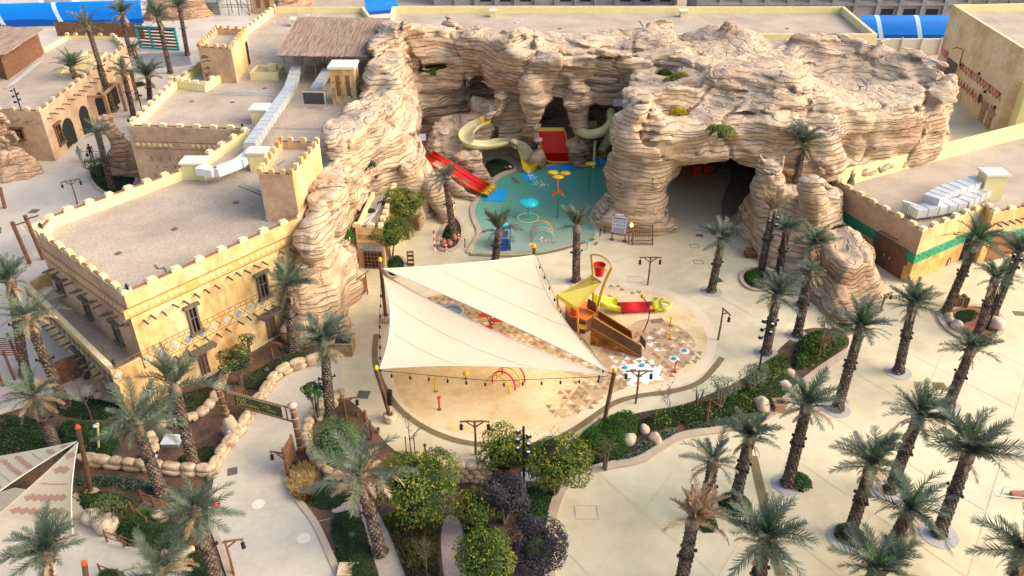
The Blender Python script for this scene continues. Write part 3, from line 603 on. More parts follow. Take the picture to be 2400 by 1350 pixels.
class Frame:
    """local frame of a wall: s along it, z up, o outward"""
    def __init__(s, p0, p1):
        s.p0 = Vector((p0[0], p0[1], 0)); s.p1 = Vector((p1[0], p1[1], 0)); s.e = (s.p1-s.p0).normalized(); s.n = Vector((s.e.y, -s.e.x, 0)); s.L = (s.p1-s.p0).length
        s.rz = math.atan2(s.e.y, s.e.x)
    def at(s, a, z, o=0): return s.p0+s.e*a+s.n*o+Vector((0, 0, z))
    def px(s, u, v): return onwall(u, v, s.p0, s.p1)
    def box(s, mb, a, z, w_, h_, d, o=0, mi=0): return mb.box(s.at(a, z, o), (w_, d, h_), s.rz, mi)
    def M(s, a, z, o=0): return Matrix.Translation(s.at(a, z, o)) @ Matrix.Rotation(s.rz, 4, 'Z')
def loc_inst(me, parent, M, name):
    o = bpy.data.objects.new(name, me); COL.objects.link(o); o.parent = parent
    pm = Matrix.Translation(WL[parent.name]) if parent is not None else Matrix()
    o.matrix_local = pm.inverted() @ M; WL[o.name] = M.translation.copy(); return o
def mesh_of(mb, name, mats, smooth=False):
    o = mb.build(name, mats, local=True, smooth=smooth); me = o.data; bpy.data.objects.remove(o); return me
merlon_me = mesh_of(MB().box((0,0,.12), (.66,.35,.24)).box((0,0,.275), (.5,.35,.07)), 'merlon', 'cap')
merlon_sm = mesh_of(MB().box((0,0,.17), (.36,.28,.34)).box((0,0,.37), (.26,.28,.06)), 'merlon', 'ochre')
merlon_pk = mesh_of(MB().box((0,0,.15), (.5,.34,.30)).box((0,0,.33), (.34,.34,.08)), 'merlon', 'sandwall')
def parapet(t, poly, z0, ztop, zroof, wm, th=.35, inner='paleyellow', roof='gravelroof', edges=None, mer=1.6, me=None, cop=True, name='wall', alt=None, altm='ochrepink'):
    if area(poly) < 0: poly = poly[::-1]
    n = len(poly); poly = [Vector((p[0], p[1], 0)) for p in poly]; inn = []
    for i in range(n):
        a, b, c = poly[i-1], poly[i], poly[(i+1) % n]; d1 = (b-a).normalized(); d2 = (c-b).normalized()
        n1 = Vector((-d1.y, d1.x, 0)); n2 = Vector((-d2.y, d2.x, 0)); m = (n1+n2); m = m/max(.3, m.dot(n1)) if m.length > 1e-3 else n1
        inn.append(b+m*th)
    mb = MB()
    for i in range(n):
        j = (i+1) % n; a, b, c, d = poly[i], poly[j], inn[j], inn[i]
        mb.add([(a.x,a.y,z0),(b.x,b.y,z0),(b.x,b.y,ztop),(a.x,a.y,ztop)], [(0,1,2,3)], 3 if alt and i in alt else 0)
        mb.add([(a.x,a.y,ztop),(b.x,b.y,ztop),(c.x,c.y,ztop),(d.x,d.y,ztop)], [(0,1,2,3)], 2)
        mb.add([(d.x,d.y,ztop),(c.x,c.y,ztop),(c.x,c.y,zroof-.1),(d.x,d.y,zroof-.1)], [(0,1,2,3)], 1)
    mb.build(name, [wm, inner, 'cap', altm], t)
    MB().ngon([(p.x, p.y, zroof) for p in inn]).build('roof', roof, t)
    for i in (range(n) if edges is None else edges):
        j = (i+1) % n; a, b = poly[i], poly[j]; L = (b-a).length; e = (b-a).normalized(); nn = Vector((-e.y, e.x, 0))*th/2; rz = math.atan2(e.y, e.x)
        k = max(1, int(round(L/mer)))
        if cop: MB().box((a+b)/2+nn+Vector((0,0,ztop+.045)), (L-th*1.2, th*.55, .085), rz).build('coping', 'coping', t)
        for q in range(k+(1 if i == (n-1 if edges is None else edges[-1]) else 0)):
            p = a+e*(L*(q+.15)/k if q < k else L-.25)+nn
            loc_inst(me or merlon_me, t, Matrix.Translation((p.x, p.y, ztop)) @ Matrix.Rotation(rz, 4, 'Z') @ Matrix.Diagonal((random.uniform(.92,1.1), 1, random.uniform(.9,1.1), 1)), 'merlon')
    return inn
def drainspot(t, pts, z):
    for u, v in pts:
        p = P(u, v, z); MB().lathe([(0,.03),(.12,.06),(.2,.05),(.24,.0)], 10, (p.x, p.y, z)).build('roof_drain', 'grate', t)
# --- the large crenellated building on the left
A0, A1, A2, A3, A4, A5 = (-22.77,39.51), (-14.65,49.59), (-31.94,47.37), (-32.18,49.72), (-25.77,58.11), (-23.4,66.55)
bA = thing('market_building', 'large two-storey ochre building with crenellated gravel roof and blue diamond frieze beside the ridge', 'building', (-23,52,0))
ZT, ZR = 8.0, 7.25
B0 = (-34.1,67.5)
polyA = [A0, A1, (-14.5,60), (-14.2,78), (-15.9,96.2), (-17,103.5), (-20.5,114), (-33,114), P(465,150,ZT)[:2], P(398,196,ZT)[:2], B0, A5, A4, A3, A2]
parapet(bA, polyA, 0, ZT, ZR, 'ochre', edges=[0,7,8,9,10,11,12,13,14], alt=[10,14,13])
drainspot(bA, [(410,537),(553,475),(278,594),(450,238),(545,240),(770,145+170),(620,207)], ZR+.01)
MB().wall([P(405,203,ZR), P(482,215,ZR), P(520,190,ZR)], .35, ZR, ZR+.75).build('cross_parapet', 'paleyellow', bA)
for i in range(5):
    q = P(405,203,ZR).lerp(P(482,215,ZR), i/4.0); loc_inst(merlon_me, bA, Matrix.Translation((q.x, q.y, ZR+.75)), 'merlon')
for i in range(1, 3):
    q = P(482,215,ZR).lerp(P(520,190,ZR), i/2.0); loc_inst(merlon_me, bA, Matrix.Translation((q.x, q.y, ZR+.75)) @ Matrix.Rotation(.9, 4, 'Z'), 'merlon')
fr = Frame(A0, A1)
disc = mesh_of(MB().lathe([(0,.03),(.1,.05),(.17,.02),(.2,0)], 10), 'medallion', 'medallion')
R90 = Matrix.Rotation(math.pi/2, 4, 'X')
s0, z0_ = fr.px(305,728); s1, z1_ = fr.px(662,560)
for k, (dz) in enumerate((.33, -.33)):
    fr.box(mb := MB(), (s0+s1)/2, 6.72+dz, s1-s0+1.2, .05, .03, .012); mb.build('frieze_line', 'bandbrown', bA)
fr.box(mb := MB(), (s0+s1)/2, 6.72, s1-s0+.8, .58, .012, .006); mb.build('frieze_band', 'bandorange', bA)
nd = 27
for i in range(nd):
    s_ = s0+(s1-s0)*i/(nd-1)
    if i in (9, 10, 17): continue
    loc_inst(disc, bA, fr.M(s_, 6.72, .012) @ R90, 'medallion')
viga = mesh_of(MB().tube([(0,.1,0),(0,-.62,-.02)], .065, 7), 'roof_beam', 'greywood')
for u, v in [(1010,1050),(1060,1015),(1140,990),(1215,940),(1290,915),(1370,865),(1440,835),(1510,805),(1600,745),(1660,715),(1720,700),(1785,665),(1845,640),(1965,565),(2035,550),(1440,1170),(1525,1145),(1590,1110),(1675,1060),(1735,1025),(1785,1005),(1860,975),(1915,945),(1970,915),(1365,1225),(1310,1255),(1230,1305)]:
    s_, z_ = fr.px(u/3, v/3+400); loc_inst(viga, bA, fr.M(s_, z_) @ Matrix.Rotation(random.uniform(-.12,.12), 4, 'Z'), 'beam')
dia = mesh_of(MB().add([(0,-.03,-.36),(.33,-.03,0),(0,-.03,.36),(-.33,-.03,0),(0,0,-.4),(.37,0,0),(0,0,.4),(-.37,0,0)], [(0,1,2,3),(4,5,1,0),(5,6,2,1),(6,7,3,2),(7,4,0,3)]), 'tile', 'tileblue')
dia2 = dia.copy(); dia2.materials[0] = MATS['tilegrey']
fr0 = fr
ext0 = fr.px(272,905)[0]
for i in range(16):
    a = ext0+.3+i*.95
    if a > fr.L-1.5: break
    loc_inst(dia if i in (3,5,6,9,11) else dia2, bA, fr.M(a, 3.15, .015) @ Matrix.Scale(.85, 4), 'tile')
for z_, h_ in ((3.62,.035),(2.68,.035),(3.9,.03)):
    fr.box(mb := MB(), (ext0+fr.L)/2, z_, fr.L-ext0-.4, h_, .03, .013); mb.build('frieze_line', 'bandbrown', bA)
mb = MB()
for i in range(34): fr.box(mb, ext0+.3+i*.42, 3.76, .03, .24, .02, .011)
for i in range(17):
    for sg in (-1, 1):
        a = ext0+.3+.47+i*.95
        c = fr.at(a, 3.15, .02); e = fr.e*.30*sg+Vector((0,0,.4)); mb.tube([c-e, c+e], .018, 4)
mb.build('frieze_pattern', 'bandbrown', bA)
def window(t, F_, u0, v0, u1, v1, frame='greywood', kind='rect', proud=.10):
    sa, za = F_.px(u0, v0); sb, zb = F_.px(u1, v1); w_ = abs(sb-sa); h_ = abs(za-zb); s_ = (sa+sb)/2; z_ = (za+zb)/2
    mb = MB()
    if kind == 'rect':
        F_.box(mb, s_-w_/2, z_, .14, h_, .22, proud/2); F_.box(mb, s_+w_/2, z_, .14, h_, .22, proud/2)
        F_.box(mb, s_, z_+h_/2+.05, w_+.5, .2, .34, proud/2+.06); F_.box(mb, s_, z_, .06, h_, .12, .04)
        F_.box(mb, s_, z_+.1, w_, .05, .12, .042)
    else:
        r = w_/2; zc = z_+h_/2-r
        pts = [F_.at(s_-r, z_-h_/2, .03)]+[F_.at(s_+r*math.cos(a), zc+r*math.sin(a), .03) for a in [math.pi-math.pi*k/10 for k in range(11)]]+[F_.at(s_+r, z_-h_/2, .03)]
        mb.tube(pts, .06, 5); F_.box(mb, s_, z_-.05, .06, h_-.1, .10, .03)
        for k in (-.25, .05, .3): F_.box(mb, s_, z_+k*h_, w_, .04, .08, .031)
    f = mb.build('window', frame, t)
    mb = MB()
    if kind == 'rect': F_.box(mb, s_, z_, w_, h_, .06, -.0)
    else: mb.ngon([F_.at(s_-r, z_-h_/2, .015)]+[F_.at(s_+r*math.cos(a), zc+r*math.sin(a), .015) for a in [math.pi-math.pi*k/10 for k in range(11)]][0:]+[F_.at(s_+r, z_-h_/2, .015)])
    mb.build('pane', 'darkpane' if kind == 'rect' else 'greywood', f)
    if kind == 'rect': F_.box(m2 := MB(), s_, z_-h_/2-.06, w_+.4, .16, .34, .1); m2.build('sill', frame, f)
    return f
window(bA, fr, 436, 722, 470, 772); window(bA, fr, 600, 645, 630, 690)
window(bA, fr, 461, 826, 492, 872, 'brownwood', 'arch'); window(bA, fr, 620, 740, 649, 785, 'brownwood', 'arch')
for u, v in ((470,815),(628,732)):
    s_, z_ = fr.px(u, v); mb = MB(); fr.box(mb, s_, z_, 1.7, .12, .12, .55); fr.box(mb, s_-.7, z_-.1, .09, .09, .6, .3); fr.box(mb, s_+.7, z_-.1, .09, .09, .6, .3); fr.box(mb, s_, z_+.1, 1.8, .03, .6, .3)
    mb.build('awning_beam', 'greywood', bA)
# faded plaster lozenges, left-hand upper wall
fl = Frame(A2, A0)
for i in range(22):
    loc_inst(disc, bA, fl.M(.7+i*.5, 6.55, .008) @ R90 @ Matrix.Scale(.8, 4), 'medallion')
for z_ in (6.95, 6.15): fl.box(mb := MB(), fl.L/2, z_, fl.L-.2, .04, .03, .012); mb.build('frieze_line', 'bandbrown', bA)
for u0,v0,u1,v1 in ((128,648,156,690),(192,697,220,745),(262,752,292,805)): window(bA, fl, u0+2, v0, u1-2, v1)
for i in range(17): loc_inst(viga, bA, fl.M(.6+i*.68, 5.5+(.18 if i % 3 else -.1)) @ Matrix.Rotation(random.uniform(-.1,.1), 4, 'Z'), 'beam')
# lower terrace in front of it
bT = bA
T0, T1_, T2_, T3_ = (-23.95,38.15), (-34.4,48.1), (-33.4,50.4), (-32.2,49.9)
pts = [T0, A0, A2, T3_, T2_, T1_]
mb = MB()
zt, zr = 3.55, 2.6
ring_o = [Vector((p[0], p[1], 0)) for p in (A0, T0, T1_, T2_)]
for a, b in zip(ring_o[:-1], ring_o[1:]):
    e = (b-a).normalized(); nn = Vector((e.y, -e.x, 0)); F2 = Frame(a, b)
    mbx = MB().add([(a.x,a.y,0),(b.x,b.y,0),(b.x,b.y,zt),(a.x,a.y,zt)], [(0,1,2,3)], 0)
mb.prism([A0, T0, T1_, T2_, A3, A2], 0, zr, 0, mtop=1)
mb.build('terrace', ['ochre', 'gravelroof'], bA)
def lowwall(name, pts, th, z0, z1, wm, t, closed=False): return MB().wall(pts, th, z0, z1, 0, closed).build(name, wm, t)
ft = Frame(T1_, T0)
MB().wall([Vector((A0[0]-.1, A0[1]-.12, 0)), Vector((T0[0], T0[1], 0)), Vector((T1_[0], T1_[1], 0)), Vector((T2_[0], T2_[1], 0))], .36, zr-.4, zt, 0, mtop=1).build('terrace_parapet', ['ochre','cap'], bA)
ft2 = Frame((T1_[0]-.13, T1_[1]-.13), (T0[0]-.1, T0[1]-.17))
for z_ in (3.05, 2.35): ft2.box(mb := MB(), ft.L/2, z_, ft.L-.3, .04, .03, .03); mb.build('frieze_line', 'bandbrown', bA)
for i in range(18): loc_inst(dia if i % 3 else dia2, bA, ft2.M(.5+i*.78, 2.7, .08) @ Matrix.Diagonal((.9,1,.7,1)), 'tile')
for i in range(17): loc_inst(viga, bA, ft2.M(.9+i*.8, 2.15+(.1 if i % 2 else 0), .02), 'beam')
window(bA, ft2, 175, 815, 205, 880); window(bA, ft2, 258, 890, 283, 930)
window(bA, fr, 285, 890, 286, 891) if False else None
# wall lanterns at the roof corners
lant = mesh_of(MB().lathe([(.04,0),(.06,.12),(.12,.16),(.10,.2),(.10,.42),(.14,.46),(.03,.62),(0,.68)], 8), 'finial', 'blackmetal')
for p in [(-22.6,39.8),(-31.6,47.6),(-23.9,38.3),(-23.5,66.5),(-33.9,67.7),(-26,58)]: loc_inst(lant, bA, Matrix.Translation((p[0], p[1], 8.0 if p[1] != 38.3 else 3.6)), 'finial')
# the west front with the roundel band (second block)
fb = Frame(B0, A5)
for i in range(20):
    if i in (7,8,9): continue
    loc_inst(disc, bA, fb.M(.6+i*.51, 6.3, .012) @ R90 @ Matrix.Scale(.95, 4), 'medallion')
for z_ in (6.62, 5.98): fb.box(mb := MB(), fb.L/2, z_, fb.L-.4, .04, .03, .012); mb.build('frieze_line', 'bandbrown', bA)
mb = MB()
for k, (zz_, c) in enumerate(((5.0,9),(4.2,8),(3.4,9))):
    for i in range(c): fb.box(mb, 1.6+i*.85+(k % 2)*.3, zz_, .07, .45 if k != 1 else .2, .03, .012)
for z_ in (1.6, 1.3): fb.box(mb, fb.L/2, z_, fb.L-1, .03, .03, .012)
mb.build('frieze_pattern', 'bandbrown', bA)
# --- towers on the roof
def tower(label, q, z0, z1, doorpx=None):
    t = thing('roof_tower', label, 'tower', (q[0][0], q[0][1], z0))
    parapet(t, q, z0, z1, z1-.55, 'ochre', th=.22, inner='ochrepink', me=merlon_sm, mer=.95, alt=[0])
    return t
t1 = tower('square crenellated ochre tower on the roof edge beside the rock ridge', [(-17.35,50.45),(-14.95,50.2),(-14.35,56.2),(-17.35,56.5)], ZR, 10.9)
t2 = tower('square crenellated ochre tower with stone patches at the back of the left roof', [(-32.4,82.9),(-28.7,82.1),(-29.35,89.8),(-32.9,90.5)], ZR, 10.8)
f2 = Frame((-28.7,82.1), (-29.35,89.8)); mb = MB(); f2.box(mb, 6.6, 8.6, .9, 2.4, .08, .03); mb.build('door', 'voiddark', t2)
f2 = Frame((-32.4,82.9), (-28.7,82.1)); mb = MB()
for i in range(26): f2.box(mb, random.uniform(.2,1.0), random.uniform(7.5,10.0), random.uniform(.15,.35), .1, .05, .02)
mb.build('exposed_stone', 'bandbrown', t2)
t3 = tower('small ochre tower with slit openings at the top left of the roof', [P(594,33,ZR)[:2], P(646,33,ZR)[:2], P(640,5,ZR)[:2], P(600,5,ZR)[:2]], ZR, 11.5)
c3 = P(594,33,ZR); c4 = P(646,33,ZR); f3 = Frame(c3[:2], c4[:2]); mb = MB()
for a in (.3,.7): f3.box(mb, f3.L*a, 9.2, .6, 2.2, .06, .02)
mb.build('slit', 'bandbrown', t3)
# wind tower
wt = thing('wind_tower', 'wind tower with two tall slits and a white cap next to the rock ridge', 'tower', tuple(P(785,246,ZR)))
q0, q1 = P(781,246,ZR), P(838,246,ZR); fw = Frame(q0[:2], q1[:2]); wd = fw.L; hw = 3.5
poly = [fw.at(0,0), fw.at(wd,0), fw.at(wd,0,-2.2), fw.at(0,0,-2.2)]
MB().prism(poly, ZR, ZR+hw).build('wall', 'ochre', wt)
MB().prism([fw.at(-.12,0,.12), fw.at(wd+.12,0,.12), fw.at(wd+.12,0,-2.3), fw.at(-.12,0,-2.3)], ZR+hw, ZR+hw+.25).build('cap', 'capwhite', wt)
for a in (.3,.7):
    fw.box(mb := MB(), wd*a, ZR+1.9, .38, 2.0, .04, .01); mb.build('slit', 'bandbrown', wt)
peg = mesh_of(MB().tube([(0,.1,0),(0,-.4,0)], .05, 6), 'peg', 'brownwood')
fws = Frame(poly[1], poly[2])
for F_, n_, w_ in ((fw, 3, wd), (fws, 4, 2.2)):
    for i in range(n_):
        for z_ in (.9, 1.6, 2.3): loc_inst(peg, wt, F_.M(w_*(i+.25)/n_+.1, ZR+z_), 'peg')
# --- reed canopy on the roof
cn = thing('reed_canopy', 'sloping pergola of weathered reed poles over rooftop machinery', 'canopy', tuple(P(770,160,ZR)))
cq = [P(650,131,10.2), P(884,134,10.2), P(914,44,11.0), P(697,41,11.0)]
mb = MB(); nr = 110
for i in range(nr):
    a = cq[0].lerp(cq[1], i/(nr-1)); b = cq[3].lerp(cq[2], i/(nr-1)); d = (b-a).normalized()
    mb.tube([a-d*random.uniform(0,.3)+Vector((0,0,random.uniform(0,.05))), a.lerp(b, .5)+Vector((random.uniform(-.03,.03),0,random.uniform(0,.06))), b+d*random.uniform(0,.35)], .058, 5, cap=False)
mb.build('reed_poles', 'reed', cn, kind='stuff')
for k in (.06, .5, .94):
    a = cq[0].lerp(cq[3], k); b = cq[1].lerp(cq[2], k); MB().tube([a-Vector((0,0,.15)), b-Vector((0,0,.15))], .07, 6).build('beam', 'bamboo', cn)
    for q in (.04,.35,.65,.96):
        c = a.lerp(b, q); MB().tube([(c.x,c.y,ZR), (c.x,c.y,c.z-.15)], .06, 6).build('post', 'bamboo', cn)
# machinery under it
for u,v,w_,d_,h_,mm in ((800,150,3.4,2.0,1.5,'capwhite'),(735,150,1.6,1.4,1.2,'galv'),(860,125,2.0,1.5,1.3,'white'),(905,115,1.6,1.2,1.3,'white')):
    p = P(u,v,ZR); mb = MB().box((p.x,p.y,ZR+.3+h_/2),(w_,d_,h_)).box((p.x,p.y,ZR+.15),(w_*.8,d_*.8,.3)); o = mb.build('air_handling_unit', mm, label={800:'long cream air handling unit under the reed canopy',735:'grey steel air unit at the left end under the reed canopy',860:'white air unit under the right end of the reed canopy',905:'small white cooling unit right of the reed canopy by the rocks'}[u], cat='machine')
    for k in (-.25,.25): MB().lathe([(.1,0),(.42,0),(.42,.1),(.36,.1)], 12, (p.x+k*w_,p.y,ZR+.3+h_)).build('fan', 'grate', o)
# --- ducts
def duct(label, pts, w_, h_, seg=1.0, m='galv', legs=True):
    """box-section duct through pts (feet at roof level), one part per section"""
    pts = [Vector(p) for p in pts]; t = thing('roof_duct', label, 'duct', tuple(pts[0]))
    for a, b in zip(pts[:-1], pts[1:]):
        L = (b-a).length; k = max(1, int(L/seg)); d = (b-a).normalized(); rz = math.atan2(d.y, d.x); pit = math.asin(d.z)
        M = Matrix.Rotation(rz, 4, 'Z') @ Matrix.Rotation(-pit, 4, 'Y')
        for i in range(k):
            c = a+d*(L*(i+.5)/k); mb = MB().box(c, (L/k*.97, w_, h_), M=M.to_3x3()).box(c+d*(L/k*.48), (.05, w_+.07, h_+.07), M=M.to_3x3())
            mb.build('duct_section', m, t)
            if legs and i % 2 == 0:
                nn = Vector((-d.y, d.x, 0)).normalized()*(w_/2+.05); zf = c.z-h_/2
                MB().tube([(c.x+nn.x,c.y+nn.y,ZR),(c.x+nn.x,c.y+nn.y,zf),(c.x-nn.x,c.y-nn.y,zf),(c.x-nn.x,c.y-nn.y,ZR)], .03, 4).build('support', 'galv', t)
    return t
zd = ZR+1.0
dl = duct('long grey sheet-metal duct running diagonally across the left roof from the reed canopy', [P(700,128,zd+.6), P(696,158,zd+.3), P(678,212,zd), P(585,345,zd)], .95, .7, seg=1.05)
duct('grey duct with a bent white end crossing the front of the left roof', [P(598,352,zd), P(560,383,zd), P(505,404,zd), P(468,398,zd)], .8, .6, seg=1.0, m='ductwhite')
duct('short flat duct leading to the black louvre in front of the canopy', [P(768,165,zd+.2), P(738,212,zd)], .9, .5, seg=1.0)
lv = thing('louvre_box', 'black slatted louvre panel on legs, facing the camera, on the left roof', 'louvre', tuple(P(738,245,ZR)))
a = P(712,245,ZR+.35); b = P(764,246,ZR+.35); fL = Frame(a[:2], b[:2]); fL.box(mb := MB(), fL.L/2, ZR+1.0, fL.L, 1.25, .12); mb.build('frame', 'galv', lv)
fL.box(mb := MB(), fL.L/2, ZR+1.0, fL.L-.12, 1.12, .1, .04); mb.build('panel', 'louver', lv)
for i in range(14):
    fL.box(mb := MB(), .12+(fL.L-.24)*i/13, ZR+1.0, .03, 1.1, .06, .1); mb.build('slat', 'grate', lv)
for a_ in (0.05, fL.L-.05): MB().box(fL.at(a_, ZR+.2), (.06,.06,.4)).box(fL.at(a_, ZR+.02), (.35,.35,.05)).build('leg', 'galv', lv)
def hatch(label, u0, u1, v, dep, h_, cap=True, z=ZR, ap=.14):
    a, b = P(u0, v, z), P(u1, v, z); F_ = Frame(a[:2], b[:2]); t = thing('roof_shaft', label, 'roof shaft', tuple(a))
    pl = [F_.at(0,0), F_.at(F_.L,0), F_.at(F_.L,0,-dep), F_.at(0,0,-dep)]
    MB().prism(pl, z, z+h_).build('shaft', 'paleyellow', t)
    if cap: MB().prism([F_.at(-ap,0,ap), F_.at(F_.L+ap,0,ap), F_.at(F_.L+ap,0,-dep-ap), F_.at(-ap,0,-dep-ap)], z+h_, z+h_+.16).build('cap', 'capwhite', t)
    return t
hatch('pale yellow capped roof shaft at the left of the long duct', 592, 626, 292, 1.6, 1.3)
hatch('wide pale yellow capped shaft on the parapet at the end of the bent duct', 432, 482, 422, 1.3, 1.3)
hatch('pale yellow shaft with a white cap just left of the square tower', 588, 626, 403, 1.2, 1.5)
hb = thing('roof_planter', 'open pale yellow box with a small block inside, on the left roof near the canopy', 'roof box', tuple(P(590,188,ZR)))
a, b = P(590,188,ZR), P(652,188,ZR); F_ = Frame(a[:2], b[:2]); MB().wall([F_.at(0,0), F_.at(F_.L,0), F_.at(F_.L,0,-2.6), F_.at(0,0,-2.6)], .22, ZR, ZR+.85, closed=True).build('wall', 'paleyellow', hb)
MB().prism([F_.at(.1,0), F_.at(F_.L-.1,0), F_.at(F_.L-.1,0,-2.5), F_.at(.1,0,-2.5)], ZR, ZR+.6).build('fill', 'gravelroof', hb)
F_.box(mb := MB(), F_.L*.72, ZR+.9, .9, .8, .9, -1.4); mb.build('block', 'paleyellow', hb)
hatch('small white-capped block near the top left of the reed canopy', 682, 698, 62, 1.0, .8)
hatch('flat white-capped box at the right end of the left roof, beside the square tower', 668, 700, 503, 1.0, .25)
mb = MB()
for k, (u0,v0,u1,v1) in enumerate(((490,214,640,219),(490,218,640,223),(560,298,770,300),(575,430,640,455))):
    mb.tube([P(u0,v0,ZR+.15), P(u1,v1,ZR+.15)], .05, 5)
mb.build('roof_pipe', 'galv', label='bundle of thin grey pipes laid across the left roof', cat='pipe')
# --- long flat-roofed building behind the rock
bK = thing('service_building', 'very long flat-roofed pale yellow building behind the rock massif', 'building', (14,98,0))
parapet(bK, [(-15.0,95.2),(42.9,95.2),(44.1,109.6),(-15.9,109.6)], 0, 9, 8.1, 'paleyellow', th=.4, edges=[])
drainspot(bK, [(1215,66),(1312,67),(1552,67),(1737,67),(1845,67)], 8.12)
for k, u in enumerate((1157,1603)): hatch(('small capped vent box near the left end of the long back roof','small capped vent box near the middle of the long back roof')[k], u-8, u+8, 41, 1.0, .7, z=8.1)
# --- big pale block at the right edge
bR = thing('loading_building', 'tall sand-coloured windowless building with a red triangle frieze at the right edge', 'building', (60,95,0))
R0, R1_ = (57.3,107.5), (55.0,86.6)
parapet(bR, [R0, R1_, (56.6,86.0), (90,80), (90,110)], 0, 9.7, 8.8, 'sandwall', th=.4, edges=[])
fR = Frame(R0, R1_)
MB().box((58.6,85.1,3.1), (5.6,2.2,6.2), -.18).build('buttress', 'paleyellow', bR)
tri = mesh_of(MB().add([(-.45,-.02,0),(.45,-.02,0),(0,-.02,.8)], [(0,1,2)]), 'triangle', 'redpattern')
tri2 = tri.copy(); tri2.materials[0] = MATS['darkred']
for i in range(21):
    s_ = .8+i*.93
    if 3.2 < s_ < 6.8: continue
    for z_, fl_ in ((4.3,1),(1.9,-1)):
        me_ = tri if (i*7+fl_) % 3 else tri2
        loc_inst(me_, bR, fR.M(s_, z_, .02) @ (Matrix.Rotation(math.pi, 4, 'Y') if fl_ > 0 else Matrix()), 'triangle')
        loc_inst(tri if (i+fl_) % 2 else tri2, bR, fR.M(s_+.45, z_+(-.85 if fl_ > 0 else .05), .021) @ (Matrix.Rotation(math.pi, 4, 'Y') if fl_ < 0 else Matrix()) @ Matrix.Scale(.6, 4), 'triangle')
mb = MB()
for i in range(4):
    for j in range(9): fR.box(mb, 9+i*.8, 5.6+j*.22, .12, .06, .02, .012)
mb.build('stencil_marks', 'bandbrown', bR)
fR.box(mb := MB(), 5.0, 1.9, 3.2, 3.8, .14, .03); dr = mb.build('roller_door', 'greywood', bR)
for k in range(8): fR.box(mb := MB(), 5.0, .3+k*.47, 3.0, .04, .05, .12); mb.build('slat', 'grate', dr)
for s_ in (16.9, 18.9):
    fR.box(mb := MB(), s_, 1.15, 1.25, 2.3, .12, .03); d_ = mb.build('door', 'lightwood', bR); fR.box(m2 := MB(), s_+.4, 1.1, .1, .25, .08, .1); m2.build('handle', 'blackmetal', d_)
for s_, z_ in ((16.0,3.3),(13.2,4.6),(19.5,2.6),(7.6,4.0)): fR.box(mb := MB(), s_, z_, .2, .3, .2, .12); mb.build('wall_light', 'blackmetal', bR)
fR.box(mb := MB(), 15.1, 2.2, .5, 1.0, .06, .03); mb.build('meter_box', 'blackmetal', bR)
p_ = fR.at(7.2, 4.2, .1); MB().tube([p_, p_+Vector((0,0,1.6)), p_+Vector((-1.0,-.1,1.9)), p_+Vector((-1.5,-.15,1.7))], .05, 5).build('lamp_arm', 'blackmetal', bR)
# --- green-banded building on the right
G0 = P(2130,663)[:2]; ZG = 4.6
bG = thing('restroom_building', 'ochre building with a green painted band, brown double doors and crenellated roof at the right', 'building', (G0[0], G0[1], 0))
Ga = P(1955,425,ZG)[:2]; Gc = P(2163,543,ZG)[:2]; G2_ = P(2310,483,ZG)[:2]; G3_ = P(2330,500,ZG)[:2]; G4_ = P(2440,478,ZG)[:2]
parapet(bG, [Ga, Gc, G2_, G3_, G4_, (62,66), P(2420,290,ZG)[:2]], 0, ZG, ZG-.6, 'ochrepink', th=.3, edges=[0,1,2,3], mer=1.5, alt=[1,2,3], altm='ochre')
# taller yellow screen wall along its back
MB().wall([Vector((Ga[0],Ga[1],0)), Vector((P(2500,268,5.3)[0],P(2500,268,5.3)[1],0))], .3, 0, 5.5).build('screen_wall', 'paleyellow', bG)
f1 = Frame(Ga, Gc); f2 = Frame(Gc, G2_); f3 = Frame(G3_, G4_)
for F_ in (f1, f2, f3):
    F_.box(mb := MB(), F_.L/2, .88, F_.L-.04, 1.68, .02, .006); mb.build('lower_wall', 'lowwall', bG); F_.box(mb := MB(), F_.L/2, 2.15, F_.L-.02, .85, .03, .012); mb.build('green_band', 'green', bG)
    k = int(F_.L/.75); mb = MB()
    for i in range(k):
        c = F_.at(.4+i*.75, 2.15, .035)
        for sg in (-1, 1):
            mb.tube([c+F_.e*.3*sg, c+Vector((0,0,.3)), ], .02, 3); mb.tube([c+F_.e*.3*sg, c-Vector((0,0,.3))], .02, 3)
    mb.build('band_pattern', 'greendark', bG)
def door_at(t, F_, u, v, wd_, h_, m='brownwood', leaves=2):
    s_, z_ = F_.px(u, v); mb = MB(); F_.box(mb, s_, h_/2+.1, wd_+.35, h_+.25, .1, .03); fr_ = mb.build('door_frame', 'greywood', t)
    for k in range(leaves):
        c = s_+(k-(leaves-1)/2)*wd_/leaves; F_.box(mb := MB(), c, h_/2, wd_/leaves-.06, h_, .12, .06); mb.build('door_leaf', m, fr_)
        F_.box(mb := MB(), c+(.3 if k == 0 else -.3)*wd_/leaves, h_*.5, .06, .25, .1, .14); mb.build('handle', 'galv', fr_)
door_at(bG, f1, 2077, 615, 3.1, 2.35)
f1.box(mb := MB(), f1.px(2115,640)[0], 1.5, .35, .4, .08, .05); mb.build('notice', 'darkred', bG)
s_, z_ = f2.px(2222,615); mb = MB(); mb.lathe([(0,.03),(.32,.02),(.34,0)], 6); me = mesh_of(mb, 'restroom_sign', 'brownwood')
loc_inst(me, bG, f2.M(s_, z_, .03) @ R90 @ Matrix.Scale(1.7, 4, (0,1,0)), 'sign')
mb = MB(); f2.box(mb, s_, z_-.05, .1, .36, .02, .075); mb.box(f2.at(s_, z_+.2, .075), (.1,.02,.1), f2.rz); mb.build('pictogram', 'white', bG)
s_, z_ = f2.px(2258,600); f2.box(mb := MB(), s_, 1.15, 1.2, 2.3, .1, .02); mb.build('doorway', 'voiddark', bG)
